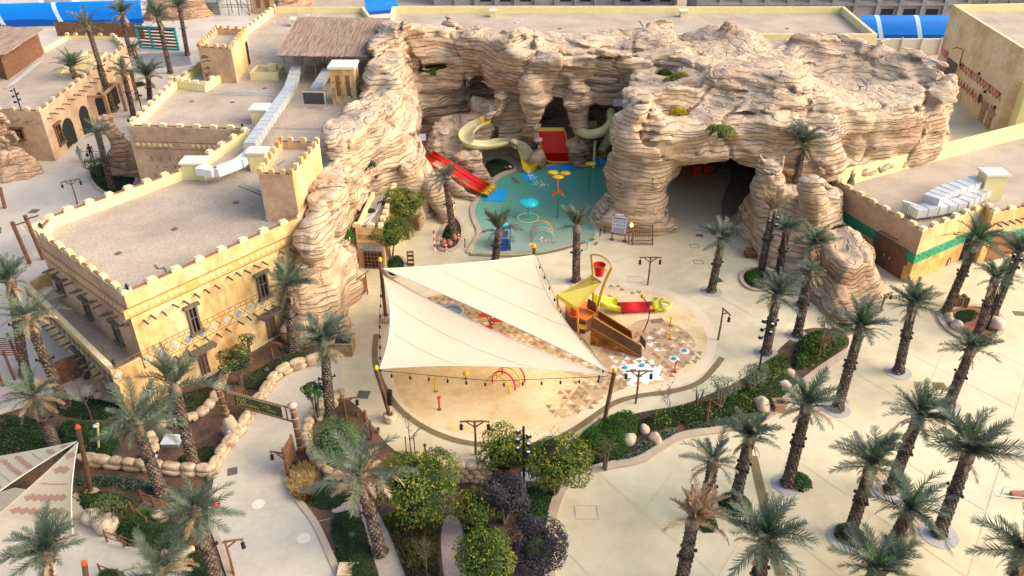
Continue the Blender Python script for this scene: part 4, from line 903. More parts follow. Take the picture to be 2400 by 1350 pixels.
s_, z_ = f3.px(2375,600)
f3.box(mb := MB(), f3.L*.42, 1.2, 2.6, 2.4, .06, .02); mb.build('doorway', 'bandbrown', bG)
for i in range(5): loc_inst(viga, bG, f3.M(.6+i*.7, 3.6), 'beam')
for i in range(6): loc_inst(peg, bG, f1.M(f1.px(2060+8*i,575)[0], 2.9), 'peg')
# ducts on that roof
zg = ZG-.6
hatch('tall pale yellow capped shaft at the end of the ducts on the right roof', 2296, 2345, 470, 1.4, 2.2, z=zg)
ZR_keep = ZR; ZR = zg
duct('twin-run silver duct with a bulky elbow on the right roof', [P(2300,425,zg+1.2), P(2215,452,zg+1.2), P(2180,472,zg+1.2)], 1.3, .8, seg=.8)
duct('lower silver duct run ending in a white grille by the crenellations', [P(2310,448,zg+.7), P(2255,478,zg+.7), P(2190,490,zg+.7), P(2140,497,zg+.7)], 1.0, .7, seg=.8)
ZR = ZR_keep
gv = thing('duct_grille', 'white slatted exhaust grille on the right roof behind the crenellations', 'grille', tuple(P(2122,512,zg)))
a, b = P(2110,498,zg), P(2138,508,zg); fg = Frame(a[:2], b[:2])
for i in range(8): fg.box(mb := MB(), fg.L*i/7, zg+.55, .06, 1.1, .25); mb.build('slat', 'white', gv)
fg.box(mb := MB(), fg.L/2, zg+.5, fg.L, .95, .06, -.1); mb.build('panel', 'galv', gv)
# --- small shop between the rocks
ZS = 3.7
bS = thing('rock_shop', 'small crenellated adobe kiosk wedged between the rock ridge and the flowering trees', 'building', tuple(P(880,690)))
S0, S1, S2, S3 = P(832,532,ZS)[:2], P(895,534,ZS)[:2], P(928,435,ZS)[:2], P(875,440,ZS)[:2]
parapet(bS, [S0, S1, S2, S3], 0, ZS, ZS-.55, 'ochre', th=.22, edges=[0,1], mer=1.1, me=merlon_me)
fs = Frame(S0, S1)
mb = MB(); fs.box(mb, fs.L*.52, 1.85, fs.L*.9, .5, .08, .04); mb.build('tile_panel', 'tileblue', bS)
mb = MB()
for i in range(9):
    c = fs.at(.3+i*fs.L*.85/8, 2.85, .02); mb.tube([c-fs.e*.12-Vector((0,0,.1)), c+Vector((0,0,.1)), c+fs.e*.12-Vector((0,0,.1))], .02, 3)
for z_ in (3.0, 2.65, 2.25): fs.box(mb, fs.L/2, z_, fs.L, .03, .03, .01)
mb.build('zigzag', 'bandbrown', bS)
fs.box(mb := MB(), fs.L*.55, .75, fs.L*.72, 1.5, .1, .03); gate = mb.build('rack_back', 'voiddark', bS)
for i in range(6): fs.box(mb := MB(), fs.L*.22+fs.L*.66*i/5, .75, .06, 1.5, .12, .1); mb.build('rack_bar', 'brownwood', bS)
for i in range(5): fs.box(mb := MB(), fs.L*.55, .1+i*.34, fs.L*.7, .06, .12, .104); mb.build('rack_shelf', 'brownwood', bS)
for u, v, r in ((915-45,450,.55),(895,475,.4),(867,493,.45)):
    p = P(u, v, ZS-.5); MB().lathe([(0,.16),(r*.6,.14),(r,.04),(r,0)], 12, (p.x,p.y,ZS-.55)).build('roof_mound', 'blackmetal', bS)
mb = MB().tube([P(905,450,ZS-.45), P(888,490,ZS-.45), P(860,525,ZS-.45)], .05, 5).tube([P(898,455,ZS-.45), P(880,500,ZS-.45), P(848,522,ZS-.45)], .04, 5); mb.build('pipe', 'white', bS)
# --- far left souk building
ZF = 5.4
bF = thing('arcade_building', 'adobe arcade building with timber brackets and gravel roof at the upper left, beyond the promenade', 'building', tuple(P(93,350)))
F0, F1_ = P(93,262,ZF)[:2], P(296,108,ZF)[:2]; Fl = P(-150,255,ZF)[:2]
parapet(bF, [Fl, F0, F1_, P(270,84,ZF)[:2], P(155,82,ZF)[:2], P(100,112,ZF)[:2], P(-250,112,ZF)[:2]], 0, ZF, ZF-.5, 'ochrepink', th=.35, edges=[0,1,2,3], mer=1.7, me=merlon_pk)
ff = Frame(F0, F1_); fq = Frame(Fl, F0)
for F_, a0, n_ in ((ff, 1, 36), (fq, 2, 22)):
    for i in range(n_):
        if a0+i*.75 < F_.L: loc_inst(viga, bF, F_.M(a0+i*.75, 4.35+(.25 if i % 2 else 0)) @ Matrix.Rotation(.25 if i % 2 else -.25, 4, 'Z'), 'beam')
for s_, w_ in ((4.5,2.6),(8.8,2.4),(13.5,2.4),(17.8,2.2)):
    r = w_/2; pts = [ff.at(s_-r, 0, .02)]+[ff.at(s_+r*math.cos(a), 2.0+r*.8*math.sin(a), .02) for a in [math.pi-math.pi*k/10 for k in range(11)]]+[ff.at(s_+r, 0, .02)]
    MB().ngon(pts[::-1]).build('archway', 'voiddark', bF)
for s_ in (10.9, 15.6, 19.8):
    mb = MB(); ff.box(mb, s_, 1.7, .35, 3.4, .35, 1.9); ff.box(mb, s_, 3.4, .3, .25, 2.2, 1.0); mb.build('portico_post', 'lightwood', bF)
ff.box(mb := MB(), 15.3, 3.65, 9.6, .2, .3, 1.9); mb.build('portico_beam', 'lightwood', bF)
window(bF, ff, 125, 295, 150, 330, 'brownwood'); window(bF, fq, 30, 300, 60, 325, 'brownwood')
# courtyard well in the roof
w0 = PL([(137,178),(200,180),(250,128),(205,126)], ZF-.5)
MB().wall(w0, .25, ZF-.5, ZF-.15, closed=True).build('light_well_rim', 'cap', bF); MB().ngon([(p.x,p.y,ZF-.46) for p in w0][::-1] if area(w0) < 0 else [(p.x,p.y,ZF-.46) for p in w0]).build('light_well', 'ochre', bF)
# pavilion with reed roof
pv = thing('rooftop_pavilion', 'brown timber pavilion with a sloping reed roof, at the left picture edge', 'pavilion', tuple(P(50,180,ZF)))
z1 = ZF+2.6; cqq = [P(-60,143,z1), P(12,128,z1), P(103,67,z1+.3), P(-20,62,z1+.3)]
mb = MB()
for i in range(70):
    a = cqq[0].lerp(cqq[1], i/69); b = cqq[3].lerp(cqq[2], i/69); mb.tube([a+Vector((0,0,random.uniform(0,.05))), b], .07, 5, cap=False)
mb.build('reed_poles', 'reed', pv, kind='stuff')
q = [P(-60,150,ZF), P(15,178,ZF), P(100,118,ZF), P(20,100,ZF)]; fp = Frame(q[1][:2], q[2][:2])
MB().prism([Vector((p.x,p.y,0)) for p in q], ZF-.5, ZF+2.3).build('wall', 'brownwood', pv)
for i in range(24): fp.box(mb := MB(), fp.L*(i+.5)/24, ZF+1.0, fp.L/24*.9, 2.4, .05, .03); mb.build('plank', 'brownwood', pv)
mb = MB()
for k in range(4): mb.tube([P(12+k*7,207-k*3,ZF-.3), P(80+k*7,150-k*3,ZF-.3)], .05, 5)
mb.build('vent_pipes', 'galv', label='bank of grey pipes on the roof below the brown pavilion', cat='pipe')
# --- blue hoardings
def hoarding(label, a, b, h_, arcs, dark=True):
    a, b = Vector(a), Vector(b); F_ = Frame(a[:2], b[:2]); t = thing('blue_hoarding', label, 'hoarding', tuple(a)); nS = 7
    prof = [(-.2-1.6*math.sin(k/nS*math.pi/2)**2*1.0, h_*(k/nS)) for k in range(nS+1)]
    prof = [(1.4*math.cos(k/nS*math.pi/2)-1.4, .8+(h_-.8)*math.sin(k/nS*math.pi/2)) for k in range(nS+1)]
    kk = 40
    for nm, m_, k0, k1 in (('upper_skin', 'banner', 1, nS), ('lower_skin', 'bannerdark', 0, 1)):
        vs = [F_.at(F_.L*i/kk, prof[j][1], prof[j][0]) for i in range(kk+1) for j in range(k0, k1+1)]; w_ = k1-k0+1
        MB().add(vs, [(i*w_+j, (i+1)*w_+j, (i+1)*w_+j+1, i*w_+j+1) for i in range(kk) for j in range(w_-1)]).build(nm, m_, t, smooth=True)
    MB().box(F_.at(F_.L/2, .45, -.2), (F_.L, .1, .9), F_.rz).build('base_board', 'capwhite', t)
    for s_ in arcs:
        vs = []
        for j in range(nS+1):
            o = 1.1*(1-(1-j/nS)**2)*-1
            for w2 in (-.35, .35): vs.append(F_.at(s_+o+w2, prof[j][1], prof[j][0]+.03))
        MB().add(vs, [(2*j, 2*j+1, 2*j+3, 2*j+2) for j in range(nS)]).build('white_arc', 'bannerlight', t)
    if dark:
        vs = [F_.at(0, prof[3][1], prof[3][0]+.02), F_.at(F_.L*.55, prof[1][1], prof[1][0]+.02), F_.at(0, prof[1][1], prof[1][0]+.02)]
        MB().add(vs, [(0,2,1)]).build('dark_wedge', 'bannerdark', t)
    return t
hoarding('long curved bright blue hoarding with pale arcs beyond the upper left buildings', P(-60,78), P(340,66), 4.2, [5,14,24])
hoarding('curved blue hoarding with pale arcs between the back building and the right-hand block', P(2010,106), P(2240,106), 4.2, [3.5,9.5,15.5], False)
hoarding('short piece of bright blue hoarding between the reed canopy and the back roof', P(860,46), P(935,40), 3.0, [], False)
rw = thing('road_barrier', 'low beige precast wall with thin posts along the service road', 'wall', (51,118,0))
MB().box((56,119.6,1.1), (24,.4,2.2)).build('panel', 'capwhite', rw)
for i in range(8): MB().box((46+i*2.9,119.3,1.25), (.15,.2,2.5)).build('post', 'sandwall', rw)
MB().box((52,115.6,.06), (22,.12,.12)).build('kerb', 'capwhite', kind='structure')
MB().strip([(46,113.4),(62,113.4)], .15, .02).build('road_line', 'mark', kind='structure')
# --- concrete buildings under construction along the top
for bi, (x0, x1, y, h_, yd) in enumerate(((-14,30,152,9,8),(31,76,138,9,9),(78,130,142,14,16))):
    t = thing('concrete_frame', ['grey unfinished concrete building behind the left half of the long back roof','grey unfinished concrete building with block infill behind the right half of the long back roof','unfinished block-and-concrete building at the top right corner'][bi], 'building', (x0,y,0))
    MB().box(((x0+x1)/2, y+yd/2, h_/2), (x1-x0, yd, h_)).build('wall', 'blockwork' if bi else 'concrete', t)
    k = int((x1-x0)/3.6)
    for i in range(k+1): MB().box((x0+(x1-x0)*i/k, y-.1, h_/2+.05), (.55,.5,h_+.1)).build('column', 'concrete', t)
    for z_ in (3.2, 6.4, 9.4): 
        if z_ < h_+1: MB().box(((x0+x1)/2, y-.1, z_), (x1-x0, .4, .5)).build('floor_beam', 'concrete', t)
    for i in range(k):
        for z_ in (1.5, 4.7, 7.9):
            if random.random() < .75 and z_ < h_: MB().box((x0+(x1-x0)*(i+.5)/k, y-.02, z_), (2.0,.1,1.8)).build('opening', 'voiddark', t)
# rubble and sheds at the top left
for k, (u, v, w_, h_, m_, lb) in enumerate(((60,14,7,2.2,'white','white site cabin at the top left edge'),(150,18,5,1.6,'galv','grey flat site container at the top left'),(500,30,3.5,2.0,'concrete','low grey slab stack near the scaffold at the top'))):
    p = P(u, v); MB().box((p.x,p.y,h_/2), (w_,3,h_)).box((p.x,p.y,h_+.06), (w_+.3,3.3,.12)).build('site_cabin', m_, label=lb, cat='cabin')
sc = thing('scaffold', 'tube scaffold frame standing on the path at the top, left of centre', 'scaffold', tuple(P(530,34)))
a = P(490,36); b = P(585,36)
for j in range(2):
    for i in range(5):
        c = a.lerp(b, i/4)+Vector((0,j*1.8,0)); MB().tube([c, c+Vector((0,0,4.5))], .07, 4).build('upright', 'greywood', sc)
    for z_ in (1.4, 2.9, 4.3): MB().tube([a+Vector((0,j*1.8,z_)), b+Vector((0,j*1.8,z_))], .06, 4).build('ledger', 'greywood', sc)
    MB().tube([a+Vector((0,j*1.8,0)), a.lerp(b,.5)+Vector((0,j*1.8,4.4)), b+Vector((0,j*1.8,0))], .05, 4).build('brace', 'greywood', sc)
# teal gates at the upper left
tg = thing('teal_gate', 'teal framed gate with dark slatted panels behind the upper left palms', 'gate', tuple(P(365,116)))
a = P(330,112); b = P(420,118); F_ = Frame(a[:2], b[:2])
for k in range(3):
    for z_ in (.1, 3.2): F_.box(mb := MB(), F_.L*(k+.5)/3, z_, F_.L/3, .25, .3); mb.build('rail', 'teal', tg)
    F_.box(mb := MB(), F_.L*k/3, 1.7, .25, 3.4, .3); mb.build('post', 'teal', tg)
    for j in range(6): F_.box(mb := MB(), F_.L*(k+.5)/3, .5+j*.48, F_.L/3-.3, .3, .08); mb.build('slat', 'brownwood', tg)
F_.box(mb := MB(), F_.L, 1.7, .25, 3.4, .3); mb.build('post', 'teal', tg)
fn = thing('timber_fence', 'brown plank fence in front of the blue hoarding at the upper left', 'fence', tuple(P(135,80)))
a = P(135,84); b = P(340,88); F_ = Frame(a[:2], b[:2])
for i in range(40): F_.box(mb := MB(), F_.L*(i+.5)/40, 1.1, F_.L/40*.92, 2.2+random.uniform(-.05,.05), .08); mb.build('plank', 'brownwood', fn)
# ---------------------------------------------------------------- vegetation
def leafmat(name, c1, c2, c3=None, sc=.9, tl=.25, rand=.12):
    m = mat(name, c1, c2, c3, scale=sc, rough=.65, spec=.25, rand=rand, fine=.28, fscale=5); translucent(m, tl, [x*1.3 for x in lin(c2)[:3]]); return m
leafmat('frond', (.075,.105,.068), (.115,.15,.10), (.18,.205,.15), tl=.3)
leafmat('frondyoung', (.06,.13,.035), (.10,.19,.06))
leafmat('fronddry', (.22,.15,.09), (.36,.26,.16), (.46,.36,.24))
leafmat('leafgreen', (.025,.065,.015), (.05,.11,.02), (.10,.16,.025))
leafmat('leafyellow', (.035,.075,.015), (.085,.135,.02), (.19,.21,.03))
leafmat('leafdark', (.018,.05,.016), (.035,.085,.025), (.06,.125,.035)); leafmat('feather', (.06,.11,.045), (.10,.18,.07), (.16,.24,.11))
leafmat('leafbright', (.03,.10,.01), (.055,.16,.015), (.08,.21,.02), tl=.3)
leafmat('leafgrey', (.07,.11,.075), (.12,.17,.12), (.17,.22,.15))
leafmat('leafpurple', (.025,.02,.028), (.05,.042,.055), (.085,.075,.085))
leafmat('leafolive', (.06,.085,.03), (.11,.135,.05), (.16,.18,.08))
leafmat('leafbrown', (.06,.055,.025), (.11,.095,.03), (.08,.12,.03))
leafmat('strawgrass', (.30,.20,.07), (.45,.32,.12), (.52,.38,.17))
leafmat('flower', (.38,.32,.02), (.58,.46,.03))
leafmat('pinkflower', (.40,.06,.14), (.50,.12,.22))
leafmat('reedgreen', (.13,.15,.035), (.22,.24,.05), (.34,.33,.09)); leafmat('bracts', (.35,.36,.05), (.5,.48,.06))
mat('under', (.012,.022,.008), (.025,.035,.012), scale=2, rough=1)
mat('bark', (.12,.085,.06), (.20,.15,.11), scale=3, rough=.95, bump=.5, bscale=20)
mat('trunk', (.055,.038,.03), (.115,.08,.06), (.22,.165,.125), scale=3.5, rough=.95, bump=.4, bscale=25, fine=.25, fscale=12)

def frond_mesh(name, L, curve, droop, m, nl=30, ll=.5, twist=0.0, width=.05, seed=0, fold=.35):
    r = random.Random(seed); mb = MB(); path = []; ang = curve[0]; x = z = 0; n = 14; yy = 0
    for i in range(n+1):
        path.append(Vector((x, yy, z))); t = i/n; a = curve[0]+(curve[1]-curve[0])*t**1.3; x += math.cos(a)*L/n; z += math.sin(a)*L/n; yy += twist*t*L/n
    mb.tube(path, lambda t: .035*(1-t)+.006, 3, cap=False)
    def at(t):
        f = t*n; i = min(n-1, int(f)); return path[i].lerp(path[i+1], f-i), (path[i+1]-path[i]).normalized()
    for i in range(nl):
        t = .16+.84*(i+.5)/nl; p, d = at(t); side = Vector((0, 1, 0)); up = side.cross(d)*-1; up = up if up.z > 0 or abs(d.z) > .9 else -up
        l = ll*(math.sin(math.pi*(.12+.80*((t-.16)/.84)))**.6)*r.uniform(.85, 1.12)
        for s in (-1, 1):
            v = (d*(.62+.5*t)+side*s*(1.0-.35*t)+up*(fold+r.uniform(-.4,.4))+d*r.uniform(-.12,.12)).normalized(); v.z -= droop*r.uniform(.7,1.3); v.normalize()
            q = p+v*l; q2 = p+v*l*.5-Vector((0,0,.012)); wv = d*width*.5
            mb.add([p-wv, p+wv, q2+wv*1.1, q, q2-wv*.9], [(0,1,2,4),(4,2,3)], 0)
    return mesh_of(mb, name, m)
FR = {}
FR['up'] = [frond_mesh('frond', 2.0, (1.35, .75), .08, 'frond', seed=i, nl=30, ll=.42) for i in range(2)]
FR['mid'] = [frond_mesh('frond', 2.25, (1.05, -.05), .12, 'frond', seed=10+i, twist=(-.5, .5, .1)[i]) for i in range(3)]
FR['low'] = [frond_mesh('frond', 2.3, (.45, -.6), .22, 'frond', seed=20+i, twist=(-.5, .5, 0)[i]) for i in range(3)]
FR['hang'] = [frond_mesh('frond', 2.6, (.3, -1.45), .35, 'frond', seed=30+i, nl=38, ll=.5) for i in range(2)]
FR['young'] = [frond_mesh('frond', 1.5, (1.5, 1.15), .0, 'frondyoung', seed=40, nl=26, ll=.3)]
FR['dry'] = [frond_mesh('dry_frond', 1.8, (.5, -1.0), .4, 'fronddry', seed=50+i, nl=26, ll=.36) for i in range(2)]
FR['dryup'] = [frond_mesh('dry_frond', 1.7, (1.45, .9), .1, 'fronddry', seed=55+i, nl=26, ll=.3, fold=.8) for i in range(2)]
FR['dryhang'] = [frond_mesh('dry_frond', 1.3, (-.6, -1.5), .5, 'fronddry', seed=60+i, nl=22, ll=.34) for i in range(2)]
def trunk_mesh(seed, H=5.0, r0=.30, r1=.24):
    """stack of old leaf bases: every ring is a zigzag of overhanging lips"""
    rr = random.Random(seed); n = 18; rows = int(H/.17); vs = []; fs = []
    for i in range(rows):
        t = i/rows; R = r0+(r1-r0)*t+.10*max(0, (.06-t)/.06)+.06*max(0, (t-.88)/.12); z = H*i/rows
        for dz, dr in ((.0, -.03), (.075, .02), (.135, .075)):
            for k in range(n):
                a = 2*math.pi*(k+.13*i)/n; zig = .045 if (k+i) % 2 else -.045; R2 = R+dr*(1.15 if (k+i) % 2 else .6)+rr.uniform(-.008,.008)
                vs.append((R2*math.cos(a), R2*math.sin(a), z+dz+zig*(dr > 0)))
    m = rows*3
    for i in range(m-1):
        for k in range(n): fs.append((i*n+k, i*n+(k+1) % n, (i+1)*n+(k+1) % n, (i+1)*n+k))
    fs.append(tuple((m-1)*n+k for k in range(n)))
    return mesh_of(MB().add(vs, fs), 'trunk', 'trunk')
TRK = [trunk_mesh(i) for i in range(3)]
heart = mesh_of(MB().lathe([(.24,-.35),(.34,-.1),(.36,.15),(.22,.5),(.05,.75)], 10), 'crown_base', 'bark')
collar_mb = MB().tube(arc(0,0,.36,0,2*math.pi,14), .035, 5)
for a in (.3, 1.9, 3.5, 5.0):
    c = (math.cos(a)*.5, math.sin(a)*.5, .1); collar_mb.tube([(math.cos(a)*.34, math.sin(a)*.34, 0), c], .03, 4).box(c, (.13,.13,.16), a, taper=.8)
collar = mesh_of(collar_mb, 'uplight_collar', 'blackmetal')
def palm(u, v, uc, vc, kind='full', size=1.0, label='', ring=None, z=0, col=True, group='date palms', n=None):
    b = P(u, v, z); a_ = (uc-1200)/F; b_ = (vc-675)/F; k = (-math.sin(TH)-b_*math.cos(TH))/(math.cos(TH)-b_*math.sin(TH))
    zt_ = CH+k*b.y; yc = b.y; xc = a_*yc/(math.cos(TH)-b_*math.sin(TH)); H = max(1.2, zt_-z-.35)
    t = thing('palm_tree', label, 'palm', tuple(b), 0, group)
    lean = Vector((xc-b.x, 0, H)); ln = lean.length; Mt = lean.to_track_quat('Z', 'Y').to_matrix().to_4x4(); sc = size
    r = random.Random(int(u*7+v)); tk = .82+.25*size*.5
    inst(TRK[r.randrange(3)], t, Mt @ Matrix.Rotation(r.uniform(0,6), 4, 'Z') @ Matrix.Diagonal((tk, tk, ln/5.0, 1)), 'trunk')
    top = Matrix.Translation(lean)
    inst(heart, t, top @ Matrix.Scale(tk, 4), 'crown_base')
    sets = {'full': [('young',3),('up',19),('mid',17),('low',8),('dryhang',6),('dry',4)], 'tuft': [('up',24),('young',4),('mid',8),('dryup',4)],
            'droop': [('young',2),('up',6),('mid',12),('low',14),('hang',9),('dry',3)], 'dry': [('up',6),('mid',9),('low',6),('dry',15),('dryhang',8),('young',2)],
            'dead': [('dryup',52),('dry',3)], 'sparse': [('up',7),('mid',8),('low',5),('dry',5),('dryup',4)], 'tied': [('dryup',14)]}[kind]
    ang = r.uniform(0, 6)
    thin = r.uniform(.68, 1.02); bias = (r.uniform(0,6.28), r.uniform(0,.3))
    for nm, c in sets:
        for i in range(max(1, int(c*thin))):
            ang += 2.399963; me = r.choice(FR[nm]); s_ = sc*r.uniform(.68, 1.18)
            tilt = {'up': r.uniform(-.75,.05), 'young': r.uniform(-.2,.15), 'mid': r.uniform(-.35,.35), 'low': r.uniform(-.2,.45), 'dryup': r.uniform(-.45,.12), 'dry': r.uniform(-.3,.5), 'hang': r.uniform(-.1,.4), 'dryhang': r.uniform(-.2,.3)}[nm]
            if kind in ('tuft','dead') and nm in ('up','dryup'): tilt = r.uniform(-.35,.15)
            if kind == 'dead': s_ = sc*r.uniform(.9,1.45)
            if kind == 'tied': tilt = r.uniform(.0,.25)
            if kind == 'tuft' and nm == 'mid': tilt = r.uniform(-.7,-.2)
            tilt += bias[1]*math.cos(ang-bias[0]); M = top @ Matrix.Translation((0,0,{'up':.35,'young':.5,'mid':.22,'low':.05,'dryup':.2,'dry':0,'hang':.05,'dryhang':-.1}[nm]*sc)) @ Matrix.Rotation(ang, 4, 'Z') @ Matrix.Rotation(-tilt, 4, 'Y') @ Matrix.Rotation(r.uniform(-.5,.5), 4, 'X') @ Matrix.Scale(s_, 4)
            inst(me, t, M, 'dry_frond' if nm.startswith('dry') else 'frond')
    if col: inst(collar, t, Matrix.Translation(lean*.58) @ Matrix.Scale(tk, 4), 'uplight_collar')
    if ring:
        ring *= .9
        c = MB().ngon(arc(b.x, b.y, ring, 0, 2*math.pi, 22)[:-1]); c.v = [(x, y, .012) for x, y, _ in c.v]; c.build('gravel_ring', 'pebble', kind='structure')
    return t
PALMS = [
 (1350,660,1352,530,'tuft',.85,'upright tufted palm between the pool and the yellow-roofed play tower',.95),
 (1667,683,1692,560,'full',.85,'palm standing alone right of the two-arm lamp post behind the splash pad',.95),
 (1161,612,1168,540,'tuft',.85,'short tufted palm rising behind the sail beside the blue play slide',None),
 (1063,552,1045,415,'droop',.85,'drooping palm in the oval bed with clay jars left of the pool',None),
 (1783,640,1812,490,'dead',.95,'palm with a dead straw-coloured crown beside the black mast by the outcrop',None),
 (1825,642,1845,535,'full',.8,'palm directly in front of the small arched cabinet at the rock outcrop',None),
 (1878,717,1912,572,'full',.85,'rear palm of the pair left of the stepped rock outcrop',.85),
 (1868,787,1900,640,'dry',.8,'front palm of the pair left of the stepped rock outcrop, with dead skirt',.9),
 (1795,828,1822,690,'full',.9,'blue-green palm with a black mast right against its trunk',.95),
 (1962,960,2018,765,'full',1.0,'tall palm whose crown hides the low flower bed right of the splash plaza',.9),
 (2105,872,2142,710,'full',.95,'palm in front of the corner of the green-banded building',.95),
 (2215,735,2290,560,'full',.95,'palm in front of the restroom doorway of the green-banded building',None),
 (2292,785,2335,650,'full',.85,'palm rising from the left side of the oval boulder bed at the right',None),
 (2325,740,2388,590,'full',.9,'palm at the right side of the oval boulder bed, by the black mast',None),
 (2222,950,2278,815,'full',.9,'palm below the oval boulder bed at the right edge of the plaza',.9),
 (2085,1150,2155,970,'full',1.05,'palm behind the central pair on the lower right plaza',1.0),
 (2200,1252,2272,1060,'full',1.08,'rightmost of the complete palms on the lower right plaza, lamp glowing on its trunk',1.1),
 (1988,1262,2045,1085,'full',1.0,'palm with green creeper round its foot on the lower right plaza',1.2),
 (2045,1375,2132,1190,'full',1.0,'palm in front of the central pair on the lower right plaza',None),
 (1845,1135,1893,945,'full',1.05,'big palm between the two drains with low shrubs at its foot',.95),
 (1722,1178,1758,1020,'full',.9,'palm with a round bush at its foot beside the long brown drain',.9),
 (1650,1222,1672,1080,'sparse',.8,'thin half-dry palm left of the long brown drain',.75),
 (1592,1390,1625,1215,'dead',1.0,'palm with a bushy dead brown crown at the bottom of the lower plaza',None),
 (1765,1420,1795,1265,'full',1.1,'silvery palm over the lower end of the long brown drain',None),
 (2000,1480,2055,1330,'full',1.05,'palm cut by the bottom edge, right of the creeper palm',None),
 (2365,1450,2400,1285,'full',1.1,'palm cut by the right edge in the lower right corner',None),
 (686,822,674,670,'full',.9,'palm against the ochre front wall beside the rock ridge',None),
 (775,983,758,800,'full',.95,'palm in the ring of stones beside the wooden planter box',None),
 (455,1095,408,905,'tuft',.9,'slender palm with a small upright crown in the mulch bed by the gate arch',None),
 (380,1155,318,990,'droop',1.2,'big drooping silver-green palm over the long stone wall at lower left',None),
 (515,1375,458,1195,'droop',.95,'palm with bright upright fronds left of the concrete path',None),
 (893,1297,845,1110,'dry',1.1,'shaggy half-dead palm beside the gravel walk below the splash pad',None),
 (130,1045,78,925,'dry',1.0,'yellowing dry palm above the hedge at the left edge',None),
 (158,960,62,740,'dry',.95,'tall leaning palm with hanging straw beside the ground-floor windows',None),
 (60,880,22,655,'full',.9,'palm at the left edge in front of the terrace end wall',None),
 (100,1440,105,1290,'full',1.15,'palm rising in front of the patterned sail in the lower left corner',None),
 (370,1440,372,1335,'dry',.9,'small dry palm cut by the bottom edge left of the path',None),
 (268,262,207,65,'sparse',.9,'tallest palm of the upper left promenade, leaning left',None),
 (400,172,370,40,'full',.9,'palm in front of the teal gate, upper left',None),
 (440,130,420,15,'full',.8,'palm right of the teal gate, upper left',None),
 (305,130,285,30,'full',.95,'palm in front of the blue hoarding, second from the left',None),
 (204,280,168,158,'full',.75,'small palm against the bracketed arcade wall, upper left',None),
 (314,274,288,165,'dry',.8,'dry-skirted palm in the middle of the upper left promenade',None),
 (352,236,346,178,'full',.8,'short bushy bright green palm beside the crenellated wall, upper left',None),
 (330,160,312,112,'dry',.7,'short dry palm behind the bushy green palm, upper left',None),
 (264,446,228,310,'sparse',.85,'thin palm between the two walking men and the rock sculpture',None)]
for q_, (u,v,uc,vc,k,s_,lb,rg) in enumerate(PALMS): palm(u,v,uc,vc,k,s_*(.84,1.0,.9,.96,.88)[q_ % 5]*(1.4 if v < 300 else 1.28 if k == 'tuft' else 1),lb,rg)
palm(1858,462,1884,335,'full',.95,'palm growing out of the top of the rock outcrop beside the cat head', z=3.6, col=False)
palm(1960,545,1996,420,'tied',.6,'palm with its dead fronds tied up like a broom beside the crenellated wall', z=0)

def leafcloud(mb, pts, nrm, size, jit=.6, mi=0, asp=1.0, rg=random):
    for p, nn in zip(pts, nrm):
        d = Vector((nn[0]+rg.uniform(-jit,jit), nn[1]+rg.uniform(-jit,jit), nn[2]+rg.uniform(-jit,jit))).normalized()
        a = d.orthogonal().normalized(); a.rotate(Matrix.Rotation(rg.uniform(0,6.28), 3, d)); b = d.cross(a); s = size*rg.uniform(.6,1.3); p = Vector(p)
        mb.add([p-a*s, p-b*s*.45*asp+d*s*.15, p+a*s, p+b*s*.45*asp+d*s*.15], [(0,1,2,3)], mi)
def crown_mb(c, R, n, size, lumps=9, seed=0, flat=.8, jit=.8):
    """uneven crown: leaves on the shells of several clumps"""
    r = random.Random(seed); mb = MB(); L = []
    for i in range(lumps):
        a = i*2.4; el = r.uniform(-.35, 1.0); k = r.uniform(.45,.75)
        L.append((Vector((math.cos(a)*R*k*math.cos(el), math.sin(a)*R*k*math.cos(el), R*flat*k*math.sin(el))), R*r.uniform(.38,.55)))
    L.append((Vector((0,0,0)), R*.6))
    for i in range(n):
        q, rr = r.choice(L); d = Vector((r.gauss(0,1), r.gauss(0,1), r.gauss(0,1)+.25)).normalized(); rad = rr*(.75+.35*r.random()**.7)
        p = Vector(c)+q+Vector((d.x, d.y, d.z*flat))*rad
        if any((p-Vector(c)-q2).length < r2*.62 for q2, r2 in L): 
            if r.random() < .8: continue
        leafcloud(mb, [p], [d+Vector((0,0,.5))], size, jit, rg=r)
    return mb
